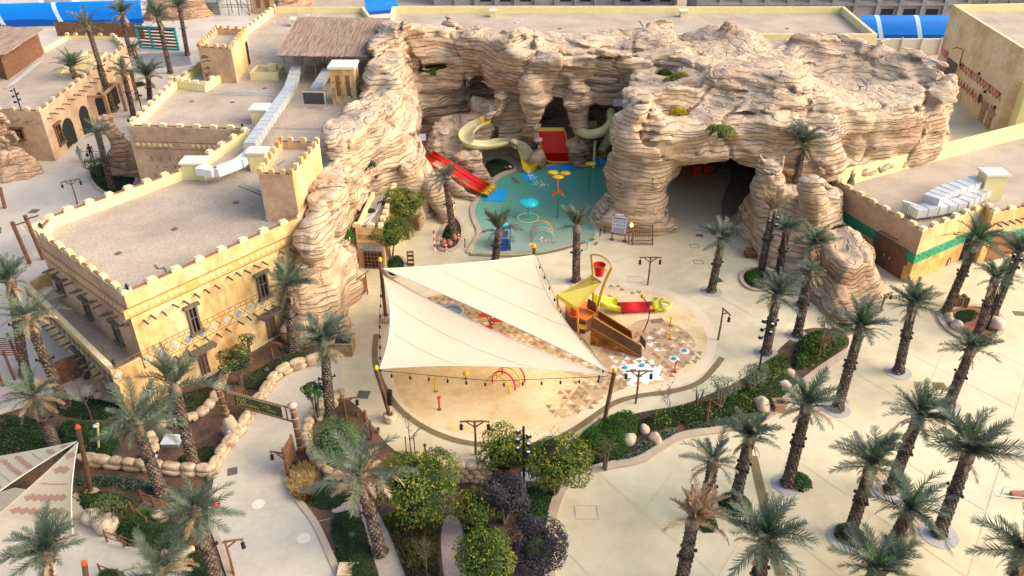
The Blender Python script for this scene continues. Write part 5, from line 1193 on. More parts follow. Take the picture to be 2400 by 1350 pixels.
def bush_tree(label, u, v, vt, R, lm='leafyellow', fl='flower', n=4200, size=.085, cat='tree', group=None, fc=110, fs=.065, seed=0, z=0, flat=.85, trunk=True, name='flowering_tree'):
    """foot at pixel (u,v); crown centre at row vt"""
    b = P(u, v, z); H = max(.35, hgt(u, v, vt, z) if z == 0 else 1.0); c = Vector((b.x, b.y, z+H)); t = thing(name, label, cat, tuple(b), 0, group)
    r = random.Random(seed+int(u)); mb = MB()
    if trunk:
        for i in range(5):
            a = i*1.3+r.random(); e = c+Vector((math.cos(a)*R*.5, math.sin(a)*R*.5, r.uniform(-.1,.4)*R)); mb.tube([b+Vector((math.cos(a)*.06, math.sin(a)*.06, 0)), b.lerp(e, .45)+Vector((0,0,.15)), e], lambda t_: .07*(1-t_)+.02, 5)
        mb.build('trunk', 'bark', t)
    crown_mb(c, R, n, size, seed=seed+int(u), flat=flat).build('crown', lm, t)
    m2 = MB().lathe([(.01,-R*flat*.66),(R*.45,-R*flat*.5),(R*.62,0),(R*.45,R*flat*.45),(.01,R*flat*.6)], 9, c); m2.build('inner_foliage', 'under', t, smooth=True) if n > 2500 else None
    if fl:
        mb = MB()
        for i in range(fc):
            d = Vector((r.gauss(0,1), r.gauss(0,1), r.gauss(0,1)+.7)).normalized(); p = c+Vector((d.x, d.y, d.z*flat))*R*r.uniform(.9,1.1)
            for j in range(4): leafcloud(mb, [p+Vector((r.uniform(-.07,.07), r.uniform(-.07,.07), r.uniform(-.07,.07)))], [d], fs*.7, 1.0, rg=r)
        mb.build('flowers', fl, t, kind='stuff')
    return t
YG = 'yellow-flowering trees'
bush_tree('yellow-flowering tree growing against the kiosk wall, upper of the two', 955, 560, 478, 1.85, n=7000, group=YG)
bush_tree('yellow-flowering tree at the front corner of the kiosk', 918, 615, 548, 1.7, n=6500, group=YG)
bush_tree('large yellow-flowering tree left of the rough stone wall below the splash pad', 985, 1225, 1140, 2.2, n=8000, group=YG, fc=260)
bush_tree('smaller yellow-flowering shrub right of the pale gravel walk', 1118, 1245, 1192, 1.15, n=3200, group=YG)
bush_tree('yellow-flowering tree in the middle of the bottom edge between gravel walk and purple bush', 1135, 1385, 1310, 1.45, n=4200, group=YG)
bush_tree('tall yellow-flowering tree right of the black floodlight mast', 1300, 1160, 1075, 1.85, n=6500, group=YG, fc=230)
bush_tree('green-yellow tree left of the black floodlight mast', 1185, 1110, 1062, 1.55, n=5000, group=YG, fc=170)
bush_tree('dark purple-leaved bush beside the black floodlight mast', 1182, 1225, 1160, 1.35, 'leafpurple', None, n=5500, size=.08, group='purple bushes', name='purple_bush', cat='bush')
bush_tree('dark purple-leaved bush at the bottom beside the lower plaza kerb', 1255, 1355, 1288, 1.5, 'leafpurple', None, n=6500, size=.08, group='purple bushes', name='purple_bush', cat='bush')
bush_tree('feathery light green shrub inside the stone ring beside the path', 788, 1085, 1035, 1.45, 'feather', None, n=6500, size=.055, name='feathery_shrub', cat='shrub')
bush_tree('small leafy green tree in front of the palm in the stone ring', 745, 985, 918, .75, 'leafgreen', None, n=1400, name='small_tree')
bush_tree('bougainvillea bush with pink flowers under the arched window', 565, 900, 845, 1.1, 'leafgreen', 'pinkflower', n=2600, fc=120, fs=.06, name='bougainvillea', cat='bush')
bush_tree('olive-like small grey tree at the end of the brown drain arc', 1685, 965, 905, .9, 'leafgrey', None, n=1500, size=.055, name='olive_tree')
bush_tree('olive-like small grey tree at the hedge below the black mast', 1757, 930, 880, .95, 'leafgrey', None, n=1700, size=.055, name='olive_tree')
bush_tree('pale young sapling with sparse leaves above the bright hedge', 1418, 1100, 1045, .62, 'leafolive', None, n=420, size=.06, name='sapling')
bush_tree('faint twiggy sapling in front of the hedge, left of the olive-like tree', 1632, 965, 915, .55, 'leafgrey', None, n=200, size=.05, name='sapling')
bush_tree('young tree with wispy green leaves behind the flower bed', 1925, 830, 760, .75, 'leafolive', None, n=700, size=.06, name='sapling')
bush_tree('bush growing behind the two walking men beside the rock sculpture', 235, 420, 385, 1.1, 'leafgreen', 'pinkflower', n=1800, fc=40, name='garden_bush', cat='bush')
bush_tree('twiggy green sapling against the ochre wall between the windows', 588, 850, 795, .55, 'leafgreen', 'pinkflower', n=350, fc=20, fs=.05, name='sapling')
bush_tree('loose green shrub over boulders by the timber footbridge', 262, 1225, 1195, 1.0, 'leafolive', None, n=900, size=.07, name='garden_shrub', cat='shrub')
bush_tree('green treetop just entering the left picture edge', -8, 600, 540, 1.0, 'leafyellow', None, n=1600, name='garden_tree')
def bare_tree(label, u, v, vt, R, seed=1, lm=None, name='bare_tree', col='bark'):
    b = P(u, v); H = hgt(u, v, vt); t = thing(name, label, 'tree', tuple(b)); r = random.Random(seed); mb = MB(); tips = []
    def br(p, d, l, w_, k):
        q = p+d*l; mb.tube([p, p.lerp(q, .5)+Vector((r.uniform(-.04,.04), r.uniform(-.04,.04), 0)), q], lambda t_: w_*(1-.5*t_), 4, cap=False); tips.append(q)
        if k:
            for _ in range(3): br(p.lerp(q, r.uniform(.5,1)), (d+Vector((r.uniform(-.7,.7), r.uniform(-.7,.7), r.uniform(-.2,.5)))*1.0).normalized(), l*.72, w_*.6, k-1)
    br(b, Vector((r.uniform(-.1,.1), 0, 1)), H*.5, .04, 3); mb.build('branches', col, t)
    if lm:
        m2 = MB(); leafcloud(m2, [p+Vector((r.uniform(-.1,.1),)*3) for p in tips for _ in range(3)], [(0,0,1)]*len(tips)*3, .05, .9, rg=r); m2.build('leaves', lm, t)
    return t
bare_tree('nearly bare sapling tied to three brown stakes above the rough stone wall', 965, 1065, 990, .6, 3, 'leafolive')
bare_tree('pale bare tree in the dark bed below the ground-floor windows', 215, 985, 900, 1, 5)
bare_tree('thin sapling with few leaves in front of the brown drain arc, left of the lamp', 1568, 985, 905, .6, 8, 'leafolive')
bare_tree('thin leafless white twig tree at the bottom edge between gravel walks', 1003, 1370, 1290, .6, 11)
bare_tree('leafless bush against the ochre wall corner', 330, 905, 850, .6, 13)
for k in range(3):
    p = P(953+k*10, 1062-3*(k == 1)); MB().tube([p, p+Vector((0,0,1.3))], .035, 5).build('tree_stake', 'brownwood', label=['left','middle','right'][k]+' of the three brown stakes round the bare sapling', cat='stake', group='stakes round the sapling')

def plants(name, label, poly, h, lm, dens=55, leaf=.07, edge=.35, seed=0, lump=.3, z=0, cap=16000, blades=False, kind='stuff', asp=1.0, fl=None, fn=0):
    """planting bed: leaves over a lumpy body"""
    poly = [Vector((p[0], p[1], 0)) for p in poly]; A = abs(area(poly)); xs = [p.x for p in poly]; ys = [p.y for p in poly]; r = np.random.RandomState(seed+int(xs[0]*3) % 97)
    n = int(min(cap, A*dens)); k = int(n*(max(xs)-min(xs))*(max(ys)-min(ys))/A*1.2)+30
    X = r.uniform(min(xs), max(xs), k).astype(np.float32); Y = r.uniform(min(ys), max(ys), k).astype(np.float32); D = -polysdf(poly, X, Y); ok = D > .02; X, Y, D = X[ok][:n], Y[ok][:n], D[ok][:n]
    Hh = lambda X, Y, D: h*(1-np.exp(-D/edge))*(1+lump*fbm(X*1.1, Y*1.1, X*0+seed, 2))
    Z = Hh(X, Y, D)*r.uniform(.72, 1.05, len(X)); rr = random.Random(seed); mb = MB()
    # body
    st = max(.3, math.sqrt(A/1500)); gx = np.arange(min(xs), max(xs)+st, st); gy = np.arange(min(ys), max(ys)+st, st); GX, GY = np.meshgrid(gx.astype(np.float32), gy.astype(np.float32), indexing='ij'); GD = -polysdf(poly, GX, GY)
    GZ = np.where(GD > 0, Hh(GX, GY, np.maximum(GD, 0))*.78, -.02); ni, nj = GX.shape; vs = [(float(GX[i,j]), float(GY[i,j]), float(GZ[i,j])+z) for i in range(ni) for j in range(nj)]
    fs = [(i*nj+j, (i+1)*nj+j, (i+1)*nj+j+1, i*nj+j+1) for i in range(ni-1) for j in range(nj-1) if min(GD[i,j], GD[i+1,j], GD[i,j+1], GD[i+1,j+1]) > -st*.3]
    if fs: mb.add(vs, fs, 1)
    if blades:
        for x, y, zz in zip(X, Y, Z):
            a = rr.uniform(0, 6.28); dx, dy = math.cos(a), math.sin(a); l = leaf*rr.uniform(.7,1.3); w_ = .022
            b0 = Vector((x, y, z+max(0, zz-l*.3))); e = b0+Vector((dx*l*.55, dy*l*.55, l*.8)); s_ = Vector((-dy, dx, 0))*w_
            mb.add([b0-s_, b0+s_, b0.lerp(e,.6)+s_+Vector((0,0,.05)), e, b0.lerp(e,.6)-s_+Vector((0,0,.05))], [(0,1,2,4),(4,2,3)], 0)
    else:
        leafcloud(mb, [(x, y, z+zz) for x, y, zz in zip(X, Y, Z)], [(0,0,1)]*len(X), leaf, .9, rg=rr, asp=asp)
    if fn:
        for _ in range(fn):
            i = rr.randrange(len(X)); leafcloud(mb, [(X[i], Y[i], z+Z[i]+.06)], [(0,0,1)], .07, .8, 2, rg=rr)
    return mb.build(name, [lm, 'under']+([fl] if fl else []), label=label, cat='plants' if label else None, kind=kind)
SM = lambda pts, z=0: smooth_poly(PL(pts, z), 2)
# soil of the beds
sheet('left_garden_soil', PL([(-60,990),(120,935),(300,945),(480,890),(700,760),(760,775),(770,850),(700,865),(640,895),(600,960),(560,1020),(505,1100),(500,1115),(495,1200),(530,1300),(560,1400),(-100,1500)]), .006, 'soil')
sheet('ring_garden_soil', SM([(800,925),(750,950),(722,990),(715,1040),(690,1060),(665,1085),(672,1135),(700,1175),(745,1225),(775,1290),(795,1350),(830,1420),(1100,1420),(1130,1130),(1120,1085),(1040,1080),(1000,1070),(930,1065),(880,1010),(850,960)]), .006, 'soil')
sheet('hedge_bed_soil', SM([(1110,1500),(1285,1450),(1285,1250),(1308,1155),(1350,1112),(1420,1092),(1500,1082),(1547,1050),(1600,1018),(1700,1008),(1790,985),(1835,945),(1900,882),(1992,822),(1988,775),(1900,765),(1860,785),(1800,845),(1740,890),(1660,925),(1600,950),(1500,965),(1420,990),(1340,1035),(1230,1045),(1120,1080)]), .006, 'soil')
edge_px = [(1300,1450),(1288,1350),(1284,1250),(1308,1155),(1350,1112),(1420,1092),(1500,1082),(1547,1050),(1600,1018),(1700,1008),(1790,985),(1835,945),(1900,882),(1992,822)]
MB().wall(smooth_poly(PL(edge_px), 2, closed=False), .55, 0, .10).build('kerb', 'curb', kind='structure')
sheet('stone_path', SM([(755,850),(700,868),(645,895),(610,955),(565,1020),(510,1085),(495,1150),(490,1220),(520,1290),(560,1420),(830,1420),(790,1345),(765,1285),(735,1220),(695,1170),(668,1130),(665,1080),(700,1050),(712,1000),(725,960),(760,935),(800,905),(800,850)]), .010, 'path')
MB().wall(smooth_poly(PL([(668,1100),(670,1135),(698,1172),(738,1222),(768,1288),(793,1345),(830,1420)]), 2, closed=False), .35, 0, .07).build('kerb', 'curb', kind='structure')
MB().wall(smooth_poly(PL([(497,1150),(492,1220),(520,1290),(560,1420)]), 2, closed=False), .3, 0, .07).build('kerb', 'curb', kind='structure')
sheet('gravel_walk', SM([(835,1170),(860,1165),(905,1230),(950,1350),(990,1450),(920,1450),(870,1290)]), .012, 'gravelpath')
sheet('gravel_walk', SM([(1040,1205),(1075,1210),(1090,1260),(1100,1450),(1060,1450),(1030,1290)]), .012, 'gravelpath')
sheet('gravel_walk', SM([(770,1195),(845,1160),(850,1185),(790,1205)]), .012, 'gravelpath')
sheet('lower_left_walk', SM([(180,1165),(240,1180),(300,1250),(420,1270),(470,1340),(480,1450),(-50,1500),(-50,1130)]), .010, 'path')
MB().wall(smooth_poly(PL([(175,1160),(225,1190),(245,1235),(300,1262),(400,1275),(450,1320)]), 2, closed=False), .3, 0, .12).build('kerb', 'curb', kind='structure')
G = plants
G('hedge', 'bright green clipped mound hedge beside the right sail post', SM([(1338,1042),(1385,998),(1450,968),(1500,978),(1505,1020),(1460,1078),(1385,1092),(1345,1075)]), 1.1, 'leafbright', 260, .09, .5, blades=True)
G('hedge', 'long mixed green hedge between the splash plaza and the lower plaza', SM([(1500,985),(1560,962),(1640,948),(1720,925),(1800,872),(1850,850),(1855,905),(1815,962),(1720,985),(1620,992),(1520,1015)]), .85, 'leafgreen', 260, .07, .4, seed=3, fl='bracts', fn=350)
G('ground_cover', 'low silvery-green ground cover below the boulders by the kerb', SM([(1425,1090),(1495,1078),(1545,1045),(1598,1015),(1575,1000),(1500,1035),(1470,1062)]), .45, 'leafgrey', 260, .06, .3, seed=4)
G('ground_cover', 'silvery ground cover strip along the upper kerb', SM([(1598,1012),(1700,1004),(1795,980),(1790,960),(1700,978),(1610,990)]), .4, 'leafgrey', 260, .06, .3, seed=5)
G('flower_bed', 'leafy flower bed with yellow blooms behind the plaza kerb, beside the outcrop', SM([(1850,870),(1900,865),(1985,815),(1985,782),(1900,778),(1865,800)]), .8, 'leafgreen', 240, .08, .4, seed=6, fl='flower', fn=90)
G('hedge', 'yellowish hedge at the foot of the black mast', SM([(1755,925),(1800,880),(1850,850),(1840,830),(1790,850),(1750,890)]), 1.1, 'leafyellow', 240, .07, .4, seed=7)
G('ground_cover', 'dark green ground cover sloping to the lower plaza kerb', SM([(1215,1150),(1310,1120),(1290,1190),(1278,1300),(1230,1260),(1200,1200)]), .4, 'leafdark', 240, .07, .3, seed=8)
G('ground_cover', 'dark green strip under the tall flowering tree', SM([(1345,1108),(1420,1088),(1430,1060),(1370,1080),(1320,1100)]), .5, 'leafdark', 240, .07, .3, seed=9)
G('ground_cover', 'dark green ground cover round the straw grass clump by the path', SM([(690,1075),(740,1110),(795,1140),(830,1170),(765,1205),(700,1170),(675,1135),(672,1095)]), .35, 'leafdark', 240, .06, .3, seed=10)
G('ground_cover', 'deep green ground cover with the dark bollard, left of the gravel walk', SM([(765,1212),(830,1190),(858,1235),(875,1310),(910,1420),(820,1420),(795,1330)]), .4, 'leafdark', 260, .06, .3, seed=11)
G('ornamental_grass', 'dull brown-green grass bed between the two gravel walks', SM([(905,1215),(960,1200),(1035,1205),(1025,1290),(1045,1440),(985,1440),(945,1330)]), .4, 'leafbrown', 300, .3, .3, seed=12, blades=True)
G('ornamental_grass', 'yellow-green strappy leaves under the large flowering tree', SM([(890,1205),(1030,1195),(1000,1240),(910,1250)]), .4, 'leafyellow', 260, .32, .3, seed=13, blades=True)
G('ground_cover', 'mixed dark planting between the pale gravel walk and the purple bushes', SM([(1085,1215),(1160,1230),(1200,1290),(1180,1400),(1100,1400),(1088,1300)]), .5, 'leafdark', 240, .07, .3, seed=14)
G('hedge', 'rounded dark hedge with pink blooms at the left edge', SM([(-40,985),(60,970),(110,1000),(105,1060),(40,1080),(-50,1075)]), .8, 'leafdark', 260, .07, .4, seed=15, fl='pinkflower', fn=60)
G('hedge', 'dark green hedge between the dry palm and the drooping palm', SM([(130,1000),(200,985),(270,1000),(290,1060),(230,1085),(150,1075)]), .8, 'leafdark', 260, .07, .4, seed=16)
G('hedge', 'thick green hedge behind the rope railing at lower left', SM([(260,1255),(300,1210),(370,1195),(440,1240),(450,1275),(400,1295),(300,1285)]), .8, 'leafgreen', 300, .06, .35, seed=17)
G('hedge', 'small green hedge left of the palm by the path, at the bottom', SM([(420,1350),(440,1300),(475,1290),(500,1340),(500,1400),(430,1400)]), .7, 'leafdark', 260, .06, .35, seed=18)
G('hedge', 'small round green hedge at the bottom between two railings', SM([(225,1345),(260,1330),(300,1345),(310,1400),(230,1400)]), .6, 'leafdark', 260, .06, .35, seed=19)
G('ground_cover', 'grey-blue ground cover below the long stone wall', SM([(180,1110),(350,1120),(420,1160),(340,1160),(250,1140),(170,1150)]), .4, 'leafgrey', 220, .06, .3, seed=20)
G('ground_cover', 'green ground cover along the shaggy bank by the patterned sail post', SM([(170,1150),(250,1150),(330,1175),(290,1215),(210,1215),(185,1180)]), .4, 'leafdark', 240, .06, .3, seed=21)
G('ground_cover', 'green ground cover at the foot of the slender palm', SM([(410,1075),(455,1055),(500,1040),(510,1070),(490,1095),(420,1098)]), .22, 'leafdark', 240, .05, .3, seed=22)
G('ground_cover', 'thin green cover in front of the ochre wall', SM([(560,900),(620,850),(700,820),(750,830),(690,855),(640,880),(600,930)]), .3, 'leafolive', 90, .06, .3, seed=23)
G('ground_cover', 'dark shrubs in the mulch bed below the ochre wall corner', SM([(350,950),(430,925),(500,900),(480,950),(430,975),(370,985)]), .4, 'leafbrown', 130, .07, .3, seed=24)
G('ground_cover', 'dark shrubs under the left ground-floor windows', SM([(130,950),(200,930),(290,950),(310,985),(200,985),(130,975)]), .5, 'leafdark', 160, .07, .3, seed=25)
G('ornamental_grass', 'straw-coloured grass clump circling the grey hatch beside the path', SM([(685,1115),(715,1095),(745,1110),(742,1165),(705,1180),(682,1160)]), .35, 'strawgrass', 600, .62, .3, seed=26, blades=True)
G('ground_cover', 'green planting behind the feathery shrub', SM([(1000,1080),(1040,1085),(1045,1130),(1010,1120),(985,1085)]), .7, 'leafdark', 240, .07, .3, seed=27)
# planters with kerbs
def planter(label, pts, soil='soil', lm='leafgreen', h=.6, kerb=.3, seed=0, sub=None, z=0, dens=200):
    p = SM(pts); sheet('planter_soil', p, .014+z, soil); MB().wall(p, kerb, 0, .14, closed=True).build('planter_kerb', 'curb', kind='structure')
    G('planter_shrub', label, SM(sub) if sub else p, h, lm, dens, .07, .3, seed=seed)
planter('round clump of leafy shrub in the kerbed planter at the black mast by the outcrop', [(1735,650),(1745,635),(1790,628),(1815,655),(1805,680),(1765,682),(1742,668)], seed=31, sub=[(1740,650),(1760,632),(1790,635),(1790,670),(1755,675)], lm='leafbright')
planter('dark green bed around the palm and clay jars left of the pool', [(1030,560),(1040,530),(1065,505),(1085,530),(1085,560),(1070,585),(1040,590),(1025,578)], seed=32, sub=[(1035,552),(1060,515),(1082,535),(1078,560),(1045,565)], lm='leafdark')
planter('dark green round shrub bed below the kiosk trees', [(905,615),(930,600),(950,610),(950,640),(920,655),(905,640)], seed=33, lm='leafdark')
planter('patch of grass in the oval boulder bed at the right', [(2195,740),(2225,722),(2290,715),(2340,735),(2355,765),(2335,795),(2290,800),(2230,785)], 'redsoil', 'leafdark', .15, .4, 34, [(2230,730),(2290,722),(2295,750),(2240,765)])
planter('green shrubs below the low slide rocks at the pool edge', [(1130,385),(1165,372),(1205,385),(1210,400),(1180,405),(1150,425),(1140,405)], seed=35, lm='leafdark', h=.4)
planter('green bush in the round rock basin beside the tall palm on the plaza', [(1950,745),(1975,728),(2010,735),(2010,765),(1985,780),(1955,770)], seed=36, lm='leafgreen', h=.5)
planter('dark planting around the two palms by the arcade, upper left', [(200,400),(240,385),(300,400),(330,425),(280,460),(230,450)], seed=37, lm='leafdark', h=.4)
planter('dark low bushes in front of the arcade building', [(90,340),(150,320),(175,335),(160,352),(100,362)], seed=38, lm='leafdark', h=.5)
for (u,v,r,lb,lm) in ((1722,1182,.9,'round green bush at the foot of the palm by the long drain','leafdark'),(1655,1228,.6,'bright green tuft at the foot of the thin half-dry palm','leafbright'),(1870,1130,.8,'loose shrub at the foot of the big palm between the drains','leafgreen'),(1990,1255,.8,'yellow-green creeper round the palm foot on the lower right plaza','leafyellow'),(262,255,.9,'dark ivy at the foot of the tallest promenade palm','leafdark'),(205,310,.7,'small bush at the foot of the arcade palm','leafdark'),(325,200,.9,'dark shrub under the upper left palms','leafdark')):
    c = P(u, v); G('palm_shrub', lb, arc(c.x, c.y, r, 0, 6.283, 12)[:-1], .5, lm, 300, .07, .25, seed=int(u))
# plants in the rock pockets
for (u,v,z,rx,ry,lm,lb,h) in ((1578,246,9.6,1.5,1.2,'reedgreen','tall olive-yellow reeds in the large rock pocket on the plateau',1.3),(1612,262,9.5,.8,.7,'flower','bright yellow-green plant in the large rock pocket on the plateau',.8),(1690,293,9.3,1.3,.9,'reedgreen','green and straw plants in the right-hand rock pocket',.9),(1560,150,9.6,.8,.9,'leafgreen','green plants in the small rear rock pocket',.9),(1015,170,7.2,1.1,.8,'reedgreen','olive plants in the rock niche high on the left wall',.7),(905,293,5.6,.9,.8,'leafgreen','green tuft in the niche on the inner side of the ridge',.7),(860,390,6.3,.8,.9,'leafolive','olive tuft in the cleft of the rock ridge',.6),(812,560,4.2,.6,.9,'leafbright','bright green plants hanging in the cleft of the ridge beside the kiosk',.8),(1316,124,9.7,1.2,.5,'leafdark','dark dry reeds in the left slot on top of the back wall',.5),(1428,122,9.7,1.4,.5,'leafbrown','dark dry reeds in the right slot on top of the back wall',.5),(1975,545,3.0,1.0,.7,'leafgreen','green plants in the basin on the stepped outcrop',.6),(1850,470,3.6,1.3,.8,'leafdark','dark bushes around the palm on top of the outcrop',.6)):
    c = P(u, v, z); q_ = PZ.get(min(PZ, key=lambda k: abs(k-u))); near = abs(min(PZ, key=lambda k: abs(k-u))-u) < 22 and z > 9; z = q_[2]-.75 if near else z; h = h*.8; c = Vector((q_[0], q_[1], 0)) if near else c; G('pocket_plant', lb, [c+Vector((math.cos(a)*rx, math.sin(a)*ry, 0)) for a in [k*.5236 for k in range(12)]], h, lm, 350, .18, .2, seed=int(u), z=z, blades=True)
# ---------------------------------------------------------------- stone borders and boulders
mat('stone', (.36,.25,.15), (.53,.40,.26), (.62,.49,.33), scale=1.6, rough=.95, bump=.6, bscale=5, bdist=.05, rand=.12, fine=.12, fscale=9)
mat('boulder', (.44,.34,.25), (.58,.47,.35), scale=1.2, rough=.95, bump=.5, bscale=4, rand=.08, fine=.08, fscale=8)
def blob_mesh(name, m, seed, n=9, box=.75, amp=.12):
    r = np.random.RandomState(seed); vs = []; 
    for i in range(n+1):
        th = math.pi*i/n
        for k in range(12):
            ph = 2*math.pi*k/12; d = np.array([math.sin(th)*math.cos(ph), math.sin(th)*math.sin(ph), math.cos(th)])
            q = d/((np.abs(d)**(2+box*4)).sum()**(1/(2+box*4)))
            nz = float(vnoise(np.array([d[0]*1.6+seed]), np.array([d[1]*1.6+3]), np.array([d[2]*1.6]))[0]); vs.append(tuple(q*.5*(1+amp*nz)))
    fs = [(i*12+k, (i+1)*12+k, (i+1)*12+(k+1) % 12, i*12+(k+1) % 12) for i in range(n) for k in range(12)]
    return mesh_of(MB().add(vs, fs), name, m, smooth=True)
STN = [blob_mesh('stone', 'stone', i, 8, 1.5, .12) for i in range(6)]; BLD = [blob_mesh('boulder', 'boulder', 20+i, 9, .1, .25) for i in range(3)]
def stone_wall(label, px, L=.95, w_=.6, h_=.36, rows=1, group='rough stone garden walls'):
    pts = smooth_poly(PL(px), 2, closed=False); t = thing('stone_wall', label, 'wall', tuple(pts[0]), 0, group)
    cum = [0]
    for a, b in zip(pts[:-1], pts[1:]): cum.append(cum[-1]+(b-a).length)
    def at(s):
        for i in range(len(cum)-1):
            if s <= cum[i+1] or i == len(cum)-2:
                d = (pts[i+1]-pts[i]); k = (s-cum[i])/max(1e-6, cum[i+1]-cum[i]); return pts[i]+d*k, math.atan2(d.y, d.x)
    for r_ in range(rows):
        s = random.uniform(-.2, 0)
        while s < cum[-1]:
            l = L*random.uniform(.7, 1.35); p, a = at(max(0, min(cum[-1], s+l/2))); s += l
            hh = h_*random.uniform(.85,1.15)
            inst(random.choice(STN), t, Matrix.Translation(p-Vector(t.location)+Vector((0,0,h_*(r_+.45)))) @ Matrix.Rotation(a+random.uniform(-.06,.06), 4, 'Z') @ Matrix.Diagonal((l*.99, w_*random.uniform(.9,1.1)*(1-.1*r_), hh*1.1, 1)), 'stone')
    return t
stone_wall('stone wall along the left side of the concrete path, from the wooden planter to the corner', [(755,848),(700,862),(652,882),(628,918),(600,958),(563,1018),(515,1078),(502,1108)], rows=2)
stone_wall('straight stone wall below the drooping palm, running left from the path corner', [(495,1113),(440,1110),(380,1106),(330,1100),(270,1095),(212,1088)], L=.95, rows=2)
stone_wall('curved inner stone wall behind the gate arch', [(532,868),(518,910),(497,950),(468,978),(428,992),(380,1000)], L=.7, rows=1, h_=.42)
stone_wall('short stone wall right of the drooping palm crown', [(352,1020),(363,1045),(360,1068),(350,1090)], L=.7)
stone_wall('stone ring border on the right side of the path, around the feathery shrub', [(805,922),(762,945),(735,968),(722,1000),(720,1035),(733,1072),(758,1100),(790,1122),(850,1140),(895,1160)], L=.62)
stone_wall('short inner row of stones beside the stone ring border', [(790,945),(765,962),(752,980)], L=.6)
stone_wall('little row of stones behind the low hedge by the timber walk', [(405,1310),(425,1302),(448,1296)], L=.45, h_=.25)
t = thing('stone_wall', 'rough coursed stone retaining wall with big blocks below the splash plaza', 'wall', tuple(P(1040,1130)))
wa, wb = P(1035,1125), P(1128,1130); Fw = Frame(wa[:2], wb[:2])
Fw.box(mb := MB(), Fw.L/2, .62, Fw.L, 1.2, .5, -.3); mb.build('core', 'stone', t)
for r_ in range(4):
    s = random.uniform(-.15,0)
    while s < Fw.L:
        l = random.uniform(.35,.75); inst(random.choice(STN), t, Matrix.Translation(Fw.at(s+l/2, .17+r_*.33, -.02)-Vector(t.location)) @ Matrix.Rotation(Fw.rz, 4, 'Z') @ Matrix.Diagonal((l*1.03,.4,.36,1)), 'stone'); s += l
BG = 'pale boulders in the beds'
for i, (u,v,s_,lb) in enumerate(((1402,1000+14,1.2,'large pale boulder at the end of the bright hedge'),(1472,1040,1.3,'round pale boulder on the silvery ground cover'),(1535,1035,1.0,'smaller boulder among the silvery ground cover'),(1510,1012,.9,'boulder half hidden behind the mixed hedge'),(1783,958,1.5,'pale boulder at the hedge below the silver palm crown'),(1835,912,1.2,'boulder beside the wooden crate at the kerb'),(1850,880,.9,'boulder at the left end of the flower bed'),(210,925,1.4,'pale boulder in the dark bed under the windows'),(232,932,.7,'small pale stone right of the boulder under the windows'),(250,1240,1.7,'boulder under the loose green shrub'),(220,1222,1.5,'boulder left of the loose green shrub'),(2222,745,.8,'topmost small boulder at the left rim of the oval bed'),(2226,756,.8,'middle small boulder at the left rim of the oval bed'),(2240,770,1.2,'larger boulder at the left rim of the oval bed'),(2328,768,1.7,'largest boulder at the right side of the oval bed'),(1185,398,.6,'clay-coloured round stone at the pool planting'),(1195,396,.7,'second clay-coloured round stone at the pool planting'))):
    p = P(u, v); o = bpy.data.objects.new('boulder', BLD[i % 3]); COL.objects.link(o); o.location = p+Vector((0,0,s_*.22)); o.scale = (s_*.75, s_*.7, s_*.62); o.rotation_euler = (0, 0, i*1.3); setp(o, lb, 'boulder', BG)
# ---------------------------------------------------------------- play equipment, sails, lamps, signs, sculptures, people
def paint(name, c, rough=.3, **k): return mat(name, c, rough=rough, spec=.5, **k)
paint('yellow', (.78,.50,.02)); paint('lime', (.62,.66,.03)); paint('red', (.66,.012,.008)); paint('orange', (.72,.20,.02)); paint('cyan', (.02,.55,.62)); paint('tealp', (.04,.42,.42))
paint('cream', (.56,.52,.26), .25); paint('blueplay', (.01,.10,.50)); paint('greenp', (.02,.22,.06)); paint('ochrepost', (.52,.30,.05), .4); paint('redorange', (.72,.07,.01))
mat('mesh_brown', (.13,.055,.035), (.20,.09,.05), scale=2, rough=.5, fine=.2, fscale=14)
mat('rockprint', (.55,.20,.03), (.30,.10,.02), (.09,.045,.025), scale=1.6, rough=.6, detail=7, stretch=(1,1,2.2))
mat('bowl', (.36,.40,.48), (.42,.46,.54), scale=2, rough=.35); mat('bowlwater', (.30,.40,.46), rough=.1, spec=.6)
mat('foam', (.80,.85,.85), rough=.6); mat('clay', (.30,.13,.08), (.40,.20,.13), scale=3, rough=.8)
mat('bannercloth', (.07,.065,.04), (.11,.10,.06), scale=2, rough=.85); mat('bannertext', (.55,.52,.05), rough=.7); mat('navy', (.02,.03,.09), rough=.7)
mat('signgrey', (.55,.58,.66), rough=.5); mat('rope', (.45,.36,.24), rough=.95)
sm = mat('sailcloth', (.78,.68,.50), (.82,.72,.55), scale=.25, rough=.75, spec=.2, fine=.02); translucent(sm, .30, (.85,.70,.45))
sm = mat('sailprint', (.60,.38,.30), rough=.8, spec=.15); translucent(sm, .3, (.7,.42,.3))
m_ = mat('yellowglass', (.50,.43,.05), rough=.25, alpha=.66)
mat('post', (.10,.05,.03), (.17,.085,.05), scale=2, rough=.6, bump=.2, bscale=8)
mat('skin', (.16,.08,.05), rough=.6); mat('shirtgrey', (.25,.25,.27), (.08,.08,.09), scale=3, rough=.9); mat('shirtblack', (.02,.02,.025), rough=.9); mat('trouserbeige', (.33,.27,.21), rough=.9); mat('trouserblack', (.015,.015,.02), rough=.9); mat('hair', (.01,.008,.007), rough=.8)
mat('lampglow', (.9,.7,.3), emit=('FFC85A', 2.5)); mat('coneplastic', (.65,.04,.03), rough=.5); mat('carpaint', (.72,.72,.72), rough=.25, coat=.5); mat('slate', (.05,.10,.10), rough=.5)
def ptY(u, v, Y):
    """point of pixel ray on the plane y = Y"""
    a = (u-1200)/F; b = (v-675)/F; dy = math.cos(TH)-b*math.sin(TH); t = Y/dy
    return Vector((a*t, Y, CH+(-math.sin(TH)-b*math.cos(TH))*t))
